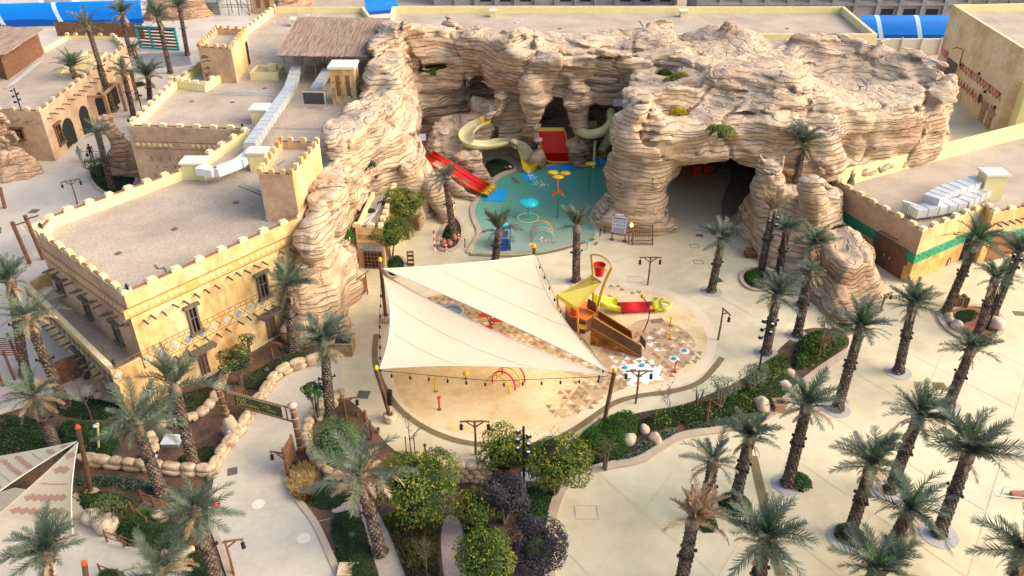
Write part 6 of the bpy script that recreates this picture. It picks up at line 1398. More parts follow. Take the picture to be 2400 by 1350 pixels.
# --- floor prints of the splash pad
def patch(px, m, z=.007, name='pad_patch'): return sheet(name, SM(px), z, m)
patch([(960,720),(1010,690),(1090,695),(1180,750),(1300,800),(1400,850),(1470,880),(1440,905),(1380,890),(1250,850),(1120,800),(1040,760)], 'padbrown', .0068)
patch([(1400,820),(1440,800),(1500,740),(1590,760),(1635,800),(1620,850),(1560,885),(1470,905),(1390,945),(1320,985),(1290,975),(1330,930),(1390,890)], 'padbrown', .0078)
sheet('pad_patch', PL([(1478,848),(1500,838),(1512,850),(1530,842),(1538,860),(1552,862),(1545,880),(1560,892),(1528,890),(1515,903),(1498,892),(1470,904),(1472,885),(1445,884),(1468,868)]), .0092, 'triwhite')
TR = {}
for k, m in (('b','tribrown'),('c','tricream'),('w','triwhite')):
    for s_ in (1, -1): TR[k, s_] = mesh_of(MB().add([(-.3,-.26*s_,0),(.3,-.26*s_,0),(0,.28*s_,0)] if s_ > 0 else [(-.3,.26,0),(0,-.28,0),(.3,.26,0)], [(0,1,2)]), 'triangle', m)
pmk = thing('pad_print', 'field of brown, cream and white triangles printed across the splash pad floor', 'floor print', tuple(P(1560,830,.011)))
RG = [([(1500,790),(1560,735),(1620,790),(1650,840),(1600,880),(1540,890),(1550,830)], 'bcb'), ([(1420,830),(1490,765),(1540,770),(1555,830),(1560,895),(1440,912)], 'wbwb'), ([(1250,880),(1330,878),(1480,885),(1500,905),(1400,955),(1300,990),(1275,940),(1330,905)], 'bcbc'),
      ([(985,705),(1020,685),(1090,690),(1200,750),(1330,808),(1420,862),(1400,885),(1300,855),(1180,805),(1120,790),(1070,750),(1020,730)], 'bcbc'), ([(1380,665),(1520,670),(1600,720),(1560,745),(1480,745),(1420,760),(1380,720)], 'bxxcx')]
cnt = 0
for poly, cols in RG:
    pw = [Vector((p.x,p.y,0)) for p in PL(poly)]; xs = [p.x for p in pw]; ys = [p.y for p in pw]; j = 0; y = min(ys)
    while y < max(ys):
        i = 0; x = min(xs)-1+(j % 2)*.265+random.uniform(0,.1)
        while x < max(xs):
            if float(polysdf(pw, np.array([x], np.float32), np.array([y], np.float32))[0]) < -.1 and random.random() < .78 and cnt < 298:
                c = cols[random.randrange(len(cols))]; s_ = 1 if (i+j) % 3 else -1
                if c != 'x': loc_inst(TR[c, s_], pmk, Matrix.Translation((x, y, .011+.0006*(cnt % 3))) @ Matrix.Scale(random.uniform(.76,.86), 4), 'triangle'); cnt += 1
            x += .53; i += 1
        y += .485; j += 1
# joints of the paving
mb = MB()
for k in range(-10, 14):
    a = Vector((k*6.2, 12, 0)); mb.strip([a, a+Vector((45, 62, 0))], .035, .002); a = Vector((k*6.2+8, 12, 0)); mb.strip([a, a+Vector((-38, 52, 0))], .035, .0021)
mb.build('paving_joint', 'joint', kind='structure')
mb = MB()
for q in ([(497,1170),(700,1110)],[(505,1285),(775,1215)],[(560,1345),(790,1290)],[(560,1050),(705,1040)],[(610,960),(735,935)]): mb.strip(PL(q), .03, .0125)
mb.build('path_joint', 'joint', kind='structure')
for k, (u, v, w_, d_, m) in enumerate(((852,925,.75,.75,'grate'),(545,1105,.55,.6,'grate'),(2203,905,.75,.75,'drain'),(1540,752,1.0,.45,'drain'),(1640,552,.6,.4,'grate'),(978,655,.55,.55,'grate'),(80,495,.8,.8,'grate'),(1683,657,.6,.6,'slate'),(2390,735,.8,.6,'drain'))):
    p = P(u, v); MB().box((p.x,p.y,.014), (w_,d_,.016), .3 if k % 2 else -.1).build('drain_cover', m, kind='structure')
for k, (u, v, s_) in enumerate(((1627,577,.75),(1637,614,.75),(1490,655,1.1),(1375,1200,1.2),(640,905,1.2),(880,670,.8))):
    p = P(u, v); MB().wall([p+Vector((i*s_/2, j*s_/2, 0)) for i, j in ((-1,-.8),(1,-.8),(1,.8),(-1,.8))], .05, 0, .012, closed=True).build('access_cover_frame', 'joint' if k > 1 else 'greywood', kind='structure')
for u, v in ((605,1182),(712,1262)):
    p = P(u, v); MB().lathe([(0,.018),(.33,.018),(.36,.012)], 20, p).build('manhole', 'capwhite', kind='structure'); MB().lathe([(.36,.02),(.40,.02)], 20, p).build('manhole_ring', 'joint', kind='structure')
# --- pool toys
def quadmat(px): return MB().ngon([(q.x,q.y,.016) for q in PL(px)][::-1] if area(PL(px)) < 0 else [(q.x,q.y,.016) for q in PL(px)])
mat('wetfloor', (.25,.20,.165), (.31,.25,.21), scale=1, rough=.5); paint('bluefloor', (.0,.38,.85))
for i, q in enumerate(([(1150,440),(1192,445),(1180,475),(1128,470)], [(1222,410),(1255,408),(1262,426),(1230,428)], [(1282,388),(1345,384),(1352,398),(1290,403)], [(1392,372),(1424,370),(1430,386),(1396,390)])):
    o = quadmat(q); o.v = [(x,y,.085) for x,y,_ in o.v]; o.build('floor_mat', 'bluefloor', label=['bright blue mat in the water at the foot of the red and orange slide','blue mat under the foam below the yellow-ended slide','blue mat in front of the wide red slide','blue mat at the mouth of the tube slide'][i], cat='mat', group='blue mats in the pool')
for q in ([(1195,418),(1205,417),(1220,430),(1208,431)],[(1362,380),(1376,378),(1378,393),(1360,393)],[(1395,570),(1402,569),(1400,575),(1393,575)]):
    o = quadmat(q); o.v = [(x,y,.082) for x,y,_ in o.v]; o.build('pool_drain_grate', 'drain', kind='structure')
b = P(1238,512); t = thing('water_mushroom', 'cyan umbrella-shaped water mushroom on a thin post in the pool', 'water toy', tuple(b))
MB().tube([b, b+Vector((0,0,1.55))], .07, 10).build('post', 'tealp', t); MB().lathe([(.05,1.35),(.85,1.42),(.98,1.58),(.85,1.78),(.5,1.9),(.18,1.94),(.16,1.97),(0,1.97)], 28, b).build('dome', 'cyan', t, smooth=True)
MB().wall(arc(b.x,b.y,.95,0,6.283,24)[:-1], .05, .07, .085, closed=True).build('ripple_ring', 'foam', kind='structure')
b = P(1306,512); t = thing('giant_flower', 'tall orange-stemmed spray flower with yellow petals and a red blossom halfway up', 'water toy', tuple(b)); zt_ = ptY(1305,408,b.y).z; zm = ptY(1308,452,b.y).z
MB().tube([b, b+Vector((.03,0,zm))], .06, 7).build('lower_stem', 'greenp', t); MB().tube([b+Vector((.03,0,zm)), b+Vector((-.05,0,(zm+zt_)/2)), b+Vector((0,0,zt_-.3))], .055, 7).build('upper_stem', 'orange', t)
for a in range(8):
    d = Vector((math.cos(a*.785), math.sin(a*.785), 0)); c = b+Vector((.03,0,zm)); n_ = Vector((-d.y,d.x,0))*.16
    MB().add([c, c+d*.4+n_+Vector((0,0,.12)), c+d*.85-Vector((0,0,.18)), c+d*.4-n_+Vector((0,0,.12))], [(0,1,2,3)]).build('petal', 'redorange' if a % 3 else 'greenp', t)
for a in (.4, 2.4, 4.6):
    d = Vector((math.cos(a), math.sin(a)*.9, 0)); c = b+Vector((0,0,zt_-.3)); e = c+d*.55+Vector((0,0,.35)); MB().tube([c, c+d*.3+Vector((0,0,.05)), e], .04, 6).build('branch', 'orange', t)
    MB().lathe([(0,.05),(.3,.04),(.48,-.06),(.3,-.02),(0,.0)], 12, e+d*.1, sx=1.15).build('petal', 'yellow', t, smooth=True)
b = P(1378,447); t = thing('spray_flower', 'slender green-stemmed yellow spray flower at the right of the pool', 'water toy', tuple(b)); z_ = ptY(1381,383,b.y).z
MB().tube([b, b+Vector((.12,0,z_*.5)), b+Vector((.15,0,z_))], .04, 6).build('stem', 'greenp', t); MB().lathe([(0,.0),(.3,.06),(.5,-.02),(.3,-.04)], 14, b+Vector((.15,0,z_))).build('blossom', 'yellow', t)
t = thing('spray_hoops', 'four alternating orange and teal spray hoops near the beach edge of the pool', 'water toy', tuple(P(1272,575)))
for k, (v, m) in enumerate(((571,'tealp'),(564,'orange'),(556,'tealp'),(549,'orange'))):
    a, b = P(1248-k*1.2,v), P(1298-k*1.2,v); c = (a+b)/2; r = (b-a).length/2; MB().tube([c+Vector((r*1.04*math.cos(q), 0, .12+r*1.25*math.sin(q))) for q in [math.pi*1.05-math.pi*1.1*i/20 for i in range(21)]], .06, 7).build('hoop', m, t, smooth=True)
t = thing('toddler_slide', 'royal blue double toddler slide standing in the shallow water', 'play slide', tuple(P(1180,588)))
a, b = P(1165,588), P(1197,588); Fb = Frame(a[:2], b[:2]); Lb = Fb.L
Fb.box(mb := MB(), Lb/2, 1.0, Lb*.6, .12, .8, -1.2); mb.build('deck', 'blueplay', t)
for q in (0, 1):
    mb = MB().add([Fb.at(Lb*q,.1,.1), Fb.at(Lb*q,.1,-2.0), Fb.at(Lb*q,1.6,-1.5), Fb.at(Lb*q,1.7,-.8), Fb.at(Lb*q,.5,.1)]+[Fb.at(Lb*q+.08*(1 if q == 0 else -1),z,o) for z,o in ((.1,.1),(.1,-2.0),(1.6,-1.5),(1.7,-.8),(.5,.1))], [(0,1,2,3,4),(9,8,7,6,5),(0,5,6,1),(1,6,7,2),(2,7,8,3),(3,8,9,4)]); mb.build('side_panel', 'blueplay', t)
for i in range(5): Fb.box(mb := MB(), Lb/2, .15+i*.22, Lb*.55, .08, .22, .05-i*.18); mb.build('step', 'blueplay', t)
mb = MB().add([Fb.at(Lb*.2,1.1,-1.5), Fb.at(Lb*.8,1.1,-1.5), Fb.at(Lb*.8,.2,-2.6), Fb.at(Lb*.2,.2,-2.6)], [(0,1,2,3)]); mb.build('chute', 'cyan', t)
mb = MB().tube([Fb.at(Lb*.5,1.9,-1.1), Fb.at(Lb*.5,1.2,-1.1)], .05, 6).lathe([(0,.2),(.45,0)], 10, Fb.at(Lb*.5,1.9,-1.1)); mb.build('roof', 'cyan', t)
for k, (u, v) in enumerate(((1376,585),(1246,592))):
    b = P(u, v); t = thing('spray_post', ('small teal T-shaped spray post at the pool edge','small orange trumpet spray post hidden behind the far sail post')[k], 'water toy', tuple(b)); MB().tube([b, b+Vector((0,0,.75))], .05, 6).build('post', ('tealp','orange')[k], t); MB().lathe([(.05,.7),(.22,.82),(0,.8)], 10, b).build('head', ('tealp','yellow')[k], t)
rr = random.Random(4); mb = MB()
for c0, c1, n_, w_ in ((P(1236,406), P(1268,438), 110, .22), (P(1408,368), P(1408,385), 30, .15), (P(1272,566), P(1272,560), 20, .3)):
    for i in range(n_):
        q = rr.random(); p = c0.lerp(c1, q**1.2)+Vector((rr.gauss(0,w_*(.5+q)), rr.gauss(0,w_*.6), .09+rr.random()*.12*(1-q))); s_ = rr.uniform(.02,.1); mb.lathe([(0,-.3*s_),(s_,0),(0,.5*s_)], 5, p)
mb.build('water_foam', 'foam', kind='stuff')
# --- slides
def trough(name, path, r, m, t, ang=1.15, n=9, flat=1.0):
    path = [Vector(p) for p in path]; vs = []; N_ = len(path)
    for i, p in enumerate(path):
        d = (path[min(i+1,N_-1)]-path[max(i-1,0)]); d.z = 0; d.normalize(); s_ = Vector((-d.y, d.x, 0))
        for lay in (0, .07):
            for k in range(n+1):
                a = -ang*1.35+2.7*ang*k/n; vs.append(p+s_*math.sin(a)*(r+lay)*flat+Vector((0,0,r*.8-math.cos(a)*(r+lay))))
    w_ = 2*(n+1); fs = []
    for i in range(N_-1):
        for k in range(n):
            fs.append((i*w_+k, (i+1)*w_+k, (i+1)*w_+k+1, i*w_+k+1)); q = n+1; fs.append((i*w_+q+k, i*w_+q+k+1, (i+1)*w_+q+k+1, (i+1)*w_+q+k))
        fs += [(i*w_, i*w_+n+1, (i+1)*w_+n+1, (i+1)*w_), (i*w_+n, (i+1)*w_+n, (i+1)*w_+2*n+1, i*w_+2*n+1)]
    for i in (0, N_-1): fs += [tuple([i*w_+k, i*w_+k+1, i*w_+n+2+k, i*w_+n+1+k]) for k in range(n)]
    return MB().add(vs, fs).build(name, m, t, smooth=True)
sp = smooth_poly(slideA, 2, closed=False); t = thing('body_slide', 'winding cream body slide with yellow ends, set into the rock left of the pool', 'water slide', tuple(sp[-1]))
trough('start_section', sp[:4], .7, 'yellow', t); trough('chute', sp[3:-5], .7, 'cream', t); trough('end_section', sp[-6:]+[sp[-1]+(sp[-1]-sp[-3])*.8-Vector((0,0,.05))], .7, 'yellow', t)
t = thing('wide_slide', 'wide red slide with yellow rims coming out of the cave between two rock columns', 'water slide', tuple(P(1312,380)))
pa, pb = P(1288,308,3.3), P(1312,378,.25); path = [pa+Vector((0,.22,.05)), pa, pa.lerp(pb,.3)-Vector((0,0,.15)), pa.lerp(pb,.65)-Vector((0,0,.22)), pb+Vector((-.1,.7,-.02)), pb]
mb = MB(); hw = 1.42; cs = (path[0], path[1], path[2], path[3], path[4], path[5])
vs = [c+Vector((x, 0, z)) for c in path for x, z in ((-hw,.35),(-hw,0),(hw,0),(hw,.35))]; MB().add(vs[4:], [(i*4+k, i*4+k+1, (i+1)*4+k+1, (i+1)*4+k) for i in range(4) for k in range(3)]).build('bed', 'red', t)
for x in (-hw-.04, hw+.04): MB().tube([c+Vector((x,0,.36)) for c in path[1:]], .07, 6).build('rim', 'yellow' if x else 'red', t)
MB().add([path[0]+Vector((-hw,0,.3)), path[0]+Vector((hw,0,.3)), path[1]+Vector((hw,0,.02)), path[1]+Vector((-hw,0,.02))], [(3,2,1,0)]).build('lip', 'yellow', t)
MB().tube([pb+Vector((-hw,0,.1)), pb+Vector((-hw*.6,-.35,.02)), pb+Vector((hw*.6,-.35,.02)), pb+Vector((hw,0,.1))], .1, 6).build('end_rim', 'yellow', t)
t = thing('tube_slide', 'olive-cream tube slide curling out of the rock alcove at the right back of the pool', 'water slide', tuple(P(1408,366)))
pth = smooth_poly([P(1432,262,5.2), P(1434,285,4.9), P(1422,302,4.5), P(1398,314,4.1), P(1370,315,3.8), P(1352,303,3.5), P(1365,292,3.2), P(1395,292,3.0)], 2, closed=False)
MB().tube(pth, .48, 12).build('upper_tube', 'cream', t, smooth=True); MB().tube(smooth_poly([P(1432,310,2.8), P(1425,330,2.0), P(1414,345,1.1), P(1409,356,.7)], 1, closed=False), .46, 12, cap=False).build('lower_tube', 'cream', t, smooth=True)
trough('end_section', [P(1410,352,.55), P(1408,362,.3), P(1407,368,.25)], .5, 'yellow', t)
for u, v in ((1395,330),(1360,318)): c = P(u, v, 3.0); MB().tube([(c.x,c.y,0), c], .13, 8).build('support', 'cream', t)
for k, m in ((4,'greenp'),(9,'red')): MB().lathe([(0,.03),(.1,.02),(.11,0)], 8, pth[-8-k]+Vector((0,-.47,0.1))).build('porthole', m, t)
t = thing('lane_slide', 'red three-lane slide with wavy yellow end at the left of the pool', 'water slide', tuple(P(1150,450)))
a, b = P(1002,365,2.9), P(1136,444,.4); d = (b-a); d.z = 0; d.normalize(); s_ = Vector((-d.y,d.x,0))
for k in range(3):
    o = s_*(k-1)*.72; trough('lane', [a+o, a.lerp(b,.25)+o-Vector((0,0,.05)), a.lerp(b,.5)+o, a.lerp(b,.8)+o-Vector((0,0,.1)), b+o], .36, ('redorange','red','red')[k], t, ang=.95)
    trough('end_section', [b+o, b+d*.45+o+Vector((0,0,.02)), b+d*.8+o-Vector((0,0,.1))], .36, 'yellow', t, ang=.95)
# --- big shade sails
def sail(label, A, B, C, kA, kB, kC, m='sailcloth', n=22, sagz=.3, group=None, pattern=False):
    A, B, C = Vector(A), Vector(B), Vector(C)
    def pt(a, b, c): return A*a+B*b+C*c+(A-(B+C)/2)*(4*b*c*kA*(1-a*.0))+(B-(A+C)/2)*(4*a*c*kB)+(C-(A+B)/2)*(4*a*b*kC)+Vector((0,0,-sagz*27*a*b*c))
    def cor(a, b, c): return pt(a, b, c)
    idx = {}; vs = []
    for i in range(n+1):
        for j in range(n+1-i): idx[i,j] = len(vs); vs.append(pt(i/n, j/n, 1-(i+j)/n))
    fs = []
    for i in range(n):
        for j in range(n-i):
            fs.append((idx[i,j], idx[i+1,j], idx[i,j+1]))
            if j < n-i-1: fs.append((idx[i+1,j], idx[i+1,j+1], idx[i,j+1]))
    t = thing('shade_sail', label, 'shade sail', tuple((A+B+C)/3), 0, group)
    MB().add(vs, fs).build('cloth', m, t, smooth=True)
    for q in ([pt(1-k/n,k/n,0) for k in range(n+1)], [pt(0,1-k/n,k/n) for k in range(n+1)], [pt(k/n,0,1-k/n) for k in range(n+1)]): MB().tube(q, .035, 5).build('hem', 'capwhite', t)
    if pattern:
        for r_ in range(9):
            for k in range(int(3+r_*1.7)):
                a = 1-(r_+.9)/9.6; u_ = (k+.5)/int(3+r_*1.7)
                if (r_) % 3 == 2: w2, h2 = .05, .006
                else: w2, h2 = .042, .032
                def q(da, du): aa = a+da; uu = u_+du; return pt(aa, (1-aa)*uu, (1-aa)*(1-uu))+Vector((0,0,.02))
                if 0 < u_-w2/(1-a) and u_+w2/(1-a) < 1: MB().add([q(-h2,0), q(0,w2/(1-a)*1.1), q(h2,0), q(0,-w2/(1-a)*1.1)], [(0,1,2,3)]).build('printed_diamond', 'sailprint', t)
    return t, pt
yA = P(905,752).y; yB = 52.5; yC = P(1415,998).y; yD = P(915,985).y
SA, SA2 = ptY(897,630,yA), ptY(896,641,yA); SB = ptY(1253,598,yB); SC, SC2 = ptY(1426,872,yC), ptY(1421,879,yC); SD = ptY(890,864,yD)
CG = 'cream shade sails over the splash pad'
t, ptS1 = sail('cream triangular shade sail on the far right half of the splash pad', SA, SB, SC, .07, .03, .02, group=CG)
t, ptS2 = sail('cream triangular shade sail on the near left half of the splash pad', SA2, SD, SC2, .05, .08, .045, group=CG)
for ps in (ptS1, ptS2):
    for k in (.3, .62):
        MB().tube([ps(q*(1-k), k, (1-q)*(1-k))+Vector((0,0,.02)) for q in [i/12 for i in range(13)]], .012, 4).build('seam', 'padring', t)
def sailpost(label, base, top, at, speaker=False):
    base = Vector(base); top = Vector(top); t = thing('sail_post', label, 'post', tuple(base), 0, 'sail posts of the splash pad')
    MB().tube([base+Vector((0,0,.3)), top], .13, 12).build('post', 'post', t); MB().lathe([(.10,0),(.15,.05),(.13,.2),(.05,.3),(0,.33)], 10, top).build('finial', 'yellow', t, smooth=True)
    for r_ in range(3):
        for k in range(6):
            a = k*1.047+r_*.4; inst(STN[(k+r_) % 6], t, Matrix.Translation(Vector((math.cos(a)*.28, math.sin(a)*.28, .09+r_*.17))) @ Matrix.Rotation(a+1.57, 4, 'Z') @ Matrix.Diagonal((.36,.26,.2,1)), 'stone')
    mb = MB().tube([top-Vector((0,0,.25)), at], .03, 5); mb.build('tie_cable', 'blackmetal', t); return t
sailpost('dark leaning sail post at the left near corner with a black loudspeaker', P(915,985), ptY(882,866,yD), SD)
sailpost('dark sail post at the right near corner where both sails meet', P(1415,998), ptY(1440,872,yC), SC)
sailpost('dark sail post at the left far corner, in front of the kiosk', P(905,752), ptY(891,612,yA), SA)
sailpost('dark sail post at the far corner beside the pool drain', (SB.x-.1, yB+.3, 0), ptY(1252,580,yB+.2), SB)
b = ptY(912,925,yD-.35); MB().tube([b-Vector((0,0,.75)), b+Vector((.04,0,.3))], .17, 12).build('loudspeaker', 'blackmetal', label='black column loudspeaker strapped to the left near sail post', cat='loudspeaker')
def festoon(label, pts, n):
    t = thing('festoon_lights', label, 'string lights', tuple(pts[0])); MB().tube(pts, .018, 4).build('cable', 'blackmetal', t); L = len(pts)-1
    for i in range(n):
        q = (i+.6)/n*L; k = min(int(q), L-1); p = pts[k].lerp(pts[k+1], q-k); mb = MB().tube([p, p-Vector((0,0,.22))], .012, 3).lathe([(.03,-.2),(.07,-.26),(.06,-.42),(0,-.46)], 7, p); mb.build('lantern', 'blackmetal', t)
festoon('cable of small lanterns under the front edge of the near sail', [SD+Vector((0,0,-.15)), SD.lerp(SC2,.5)+Vector((0,-.3,-.45)), SC2+Vector((0,0,-.1))], 12)
festoon('cable of small lanterns in the gap between the two sails', [SA+Vector((0,-.2,-.3)), SA.lerp(SC,.5)+Vector((-.5,-.55,-.5)), SC+Vector((0,0,-.3))], 13)
festoon('cable of small lanterns along the right edge of the far sail', [SB+Vector((.2,0,-.2)), SB.lerp(SC,.45)+Vector((-.25,0,-.5)), SC+Vector((0,0,-.1))], 9)
festoon('cable of small lanterns down the left edge of the near sail', [SA2+Vector((-.1,0,-.3)), SA2.lerp(SD,.5)+Vector((-.15,0,-.4)), SD+Vector((0,0,-.1))], 9)
# patterned sails, lower left
yE = P(215,1160).y; apex = ptY(180,1035,yE); PG = 'diamond-patterned shade sails at the lower left'
sail('upper diamond-patterned sail entering from the left edge', apex, ptY(-160,1090,33.5), ptY(-60,1195,29.0), .04, .03, .05, group=PG, pattern=True)
sail('lower diamond-patterned sail filling the lower left corner', apex+Vector((.1,-.1,0)), ptY(-160,1330,29.0), ptY(188,1335,27.5), .05, .05, .03, group=PG, pattern=True)
for k, (u0,v0,u1,v1) in enumerate(((215,1158,183,1003),(210,1420,198,1322))):
    b = P(u0,v0); t = thing('sail_post', ('brown post with a red tip holding the diamond-patterned sails','short brown post with a red tip at the bottom edge below the patterned sail')[k], 'post', tuple(b)); tp = ptY(u1, v1, b.y)
    MB().tube([b, tp], .13, 12).build('post', 'lightwood' if 0 else 'post', t); MB().lathe([(.14,0),(.14,.08),(.06,.22),(0,.25)], 10, tp).build('finial', 'redorange', t); MB().lathe([(.42,0),(.36,.2),(.15,.3)], 9, b).build('footing', 'stone', t)
sail('small cream shade sail beyond the left building', ptY(50,533,P(70,615).y), ptY(85,556,P(100,605).y), ptY(112,512,P(100,605).y+4), .02,.02,.02)
# --- lamp posts
def lamppost(label, u, v, vt, arms=2, rz=0, group='rustic branch lamp posts'):
    b = P(u, v); H = hgt(u, v, vt); t = thing('lamp_post', label, 'lamp post', tuple(b), 0, group)
    MB().tube([b, b+Vector((.02,0,H*.5)), b+Vector((0,0,H))], lambda q: .075-.015*q, 8).build('post', 'brownwood', t)
    for sg in ((-1, 1) if arms == 2 else (1,)):
        d = Vector((math.cos(rz), math.sin(rz), 0))*sg; tp = b+Vector((0,0,H-.08))
        MB().tube([tp-d*.12, tp+d*.4+Vector((0,0,.05)), tp+d*.85-Vector((0,0,.0))], .055, 6).tube([tp+d*.5, tp-Vector((0,0,.42))], .045, 5).build('arm', 'brownwood', t)
        e = tp+d*.78; l = MB().tube([e, e-Vector((0,0,.2))], .015, 4).lathe([(.03,-.18),(.11,-.25),(.09,-.5),(.12,-.55),(0,-.56)], 8, e).build('lantern', 'blackmetal', t)
        MB().lathe([(.08,-.28),(.075,-.48)], 8, e+d*.012).build('glass', 'glasslamp', l)
    return t
for a in ((1518,668,602,2,0,'two-arm branch lamp post between the pool rock and the splash pad'),(1490,945,868,2,0,'two-arm branch lamp post behind the right near sail post'),(1115,1065,986,2,0,'two-arm branch lamp post in front of the brown drain arc'),
          (1683,796,722,1,-1.2,'one-arm lamp post seen end-on, standing alone on the open plaza right of the pad'),(812,986,935,1,.3,'one-arm lamp post beside the palm in the stone ring'),(675,1115,1062,1,2.9,'one-arm lamp post beside the brown notice board on the path'),(548,1345,1268,1,.2,'one-arm lamp post at the bottom left kerb of the path'),
          (1655,993,935,1,-.9,'one-arm lamp post in the mixed hedge'),(1372,1102,1052,1,-.5,'one-arm lamp post at the front of the bright hedge'),(1915,845,790,1,-.4,'one-arm lamp post in the flower bed'),(640,842,800,1,-.3,'one-arm lamp post in front of the ochre wall'),(2065,724,690,1,.5,'small one-arm lamp post at the foot of the stepped outcrop'),
          (182,478,422,2,.5,'two-arm lamp post on the promenade beyond the left building')): lamppost(a[5], a[0], a[1], a[2], a[3], a[4])
for k, (u0,v0,u1,v1) in enumerate(((70,618,28,520),(102,608,58,505),(12,488,0,440))):
    b = P(u0,v0); t = thing('timber_pole', ('left','right','small edge-of-picture')[k]+' brown timber pole of the promenade sail, beyond the left building', 'pole', tuple(b)); tp = ptY(u1,v1,b.y)
    MB().tube([b, tp], .16, 8).build('pole', 'brownwood', t)
    if k < 2: MB().tube([tp-Vector((-.1,0,.3)), tp+Vector((1.1,0,0))], .06, 5).build('arm', 'brownwood', t)
def mast(label, u, v, ut, vt, n, z=0):
    b = P(u, v, z); tp = ptY(ut, vt, b.y); t = thing('light_mast', label, 'light mast', tuple(b), 0, 'black floodlight masts'); MB().tube([b, tp], .065, 8).build('pole', 'blackmetal', t); r = random.Random(int(u))
    for i in range(n):
        c = tp-Vector((0,0,.25+i*.3)); sg = 1 if i % 2 else -1; e = c+Vector((sg*.28, -.1, 0)); l = MB().tube([c, e], .03, 4).box(e, (.26,.22,.2), r.uniform(0,3), taper=.7).build('floodlight', 'blackmetal', t)
        MB().lathe([(0,0),(.09,0)], 8, e+Vector((0,-.02,.115))).build('lens', 'signgrey', l)
mast('black mast with many floodlights among the flowering trees at the bottom', 1228, 1165, 1227, 1000, 6)
mast('tall black mast leaning over the yellowish hedge, in front of the palm trunk', 1768, 925, 1802, 742, 5)
mast('tall black mast beside the dead-crowned palm at the outcrop', 1786, 655, 1816, 495, 4)
mast('black mast at the right side of the oval boulder bed', 2312, 772, 2388, 590, 4)
mast('black floodlight mast in front of the arcade building, upper left', 86, 362, 32, 206, 5)
mast('small dark mast on the promenade between the palms', 333, 262, 322, 212, 2)
b = P(232,1062); t = thing('garden_light', 'pale street light with a white drooping head behind the patterned sail post', 'lamp post', tuple(b)); tp = ptY(229,992,b.y)
MB().tube([b, tp], .06, 7).build('post', 'paleyellow', t); MB().lathe([(.04,.1),(.18,0),(.16,-.06),(0,-.05)], 10, tp+Vector((-.15,0,-.15))).build('lamp_head', 'white', t)
b = P(2392,90+40); 
b = P(2130,182); MB().tube([b, b+Vector((0,0,3.4))], .06, 6).build('flag_pole', 'blackmetal', label='thin black pole behind the right end of the rock massif', cat='pole')
# --- gate arch
b1 = P(545,1020); b2 = P(706,1060); t = thing('gate_arch', 'rope-bound log gate with a dark lettered banner spanning the garden path', 'gate arch', tuple((b1+b2)/2)); tp1 = ptY(509,903,b1.y); tp2 = ptY(685,950,b2.y)
MB().tube([b1+Vector((0,0,.8)), tp1], .18, 12).build('post', 'brownwood', t); MB().tube([b2, tp2], .17, 12).build('post', 'brownwood', t)
for bb, tp in ((b1+Vector((0,0,.8)), tp1), (b2, tp2)):
    MB().lathe([(.2,-.12),(.26,-.1),(.26,.06),(.1,.14),(0,.15)], 14, tp).build('cap', 'boulder', t, smooth=True)
    for k in (.15,.35,.55,.75,.9): MB().tube([bb.lerp(tp,k)+Vector((math.cos(a)*.19, math.sin(a)*.19, 0)) for a in [i*.52 for i in range(13)]], .025, 4).build('rope_band', 'rope', t)
for k in range(4): inst(BLD[k % 3], t, Matrix.Translation(b1+Vector(((.0,.35,-.3,.1)[k], (.0,.1,.1,-.2)[k], (.75,.3,.3,.35)[k]))-Vector(t.location)) @ Matrix.Diagonal(((.75,.7,.6,.8)[k],.7,(1.6,.8,.8,.7)[k],1)), 'base_rock')
hi1 = tp1-Vector((0,0,.25)); hi2 = tp2-Vector((0,0,.25)); lo1 = tp1-Vector((0,0,1.25)); lo2 = tp2-Vector((0,0,1.25))
for a, c in ((hi1,hi2),(lo1,lo2)): MB().tube([a, c], .05, 6).build('beam', 'brownwood', t)
for q in (.1,.9): MB().tube([hi1.lerp(hi2,q), lo1.lerp(lo2,q)], .045, 5).build('strut', 'brownwood', t)
qs = [hi1.lerp(hi2,.2), hi1.lerp(hi2,.84), lo1.lerp(lo2,.84)+Vector((0,0,.08)), lo1.lerp(lo2,.2)+Vector((0,0,.08))]
bn = MB().add(qs, [(0,3,2,1)]); bn.build('banner', 'bannercloth', t)
mb = MB()
for i in range(44): c = hi1.lerp(hi2,.13+.75*i/43); mb.tube([c+Vector((0,.07,-.05)), c+Vector((0,0,.07)), c+Vector((0,-.07,-.07))], .02, 3)
mb.build('rope_lashing', 'rope', t)
def text_mesh(s, name, m, size=.4):
    cu = bpy.data.curves.new(name, 'FONT'); cu.body = s; cu.size = size; cu.align_x = 'CENTER'; cu.extrude = .004; cu.resolution_u = 2; o = bpy.data.objects.new(name, cu); COL.objects.link(o)
    bpy.context.view_layer.update(); me = bpy.data.meshes.new_from_object(o.evaluated_get(bpy.context.evaluated_depsgraph_get())); bpy.data.objects.remove(o); me.materials.clear(); me.materials.append(MATS[m]); return me
ub = (qs[1]-qs[0]).normalized(); nb_ = ub.cross(Vector((0,0,-1))).normalized(); nb_ = nb_ if nb_.y < 0 else -nb_; vb_ = nb_.cross(ub)
Mb = lambda p: Matrix(((ub.x,vb_.x,nb_.x,p.x),(ub.y,vb_.y,nb_.y,p.y),(ub.z,vb_.z,nb_.z,p.z),(0,0,0,1)))
for s_, q, dz, sz in (('LAGOON', .30, -.78, .34), ('JABAL', .62, -.70, .22)):
    o = loc_inst(text_mesh(s_, 'banner_text', 'bannertext', sz), t, Mb(hi1.lerp(hi2, q+.08)+Vector((0,0,dz))+nb_*.02), 'banner_text')
rr = random.Random(9); mb = MB()
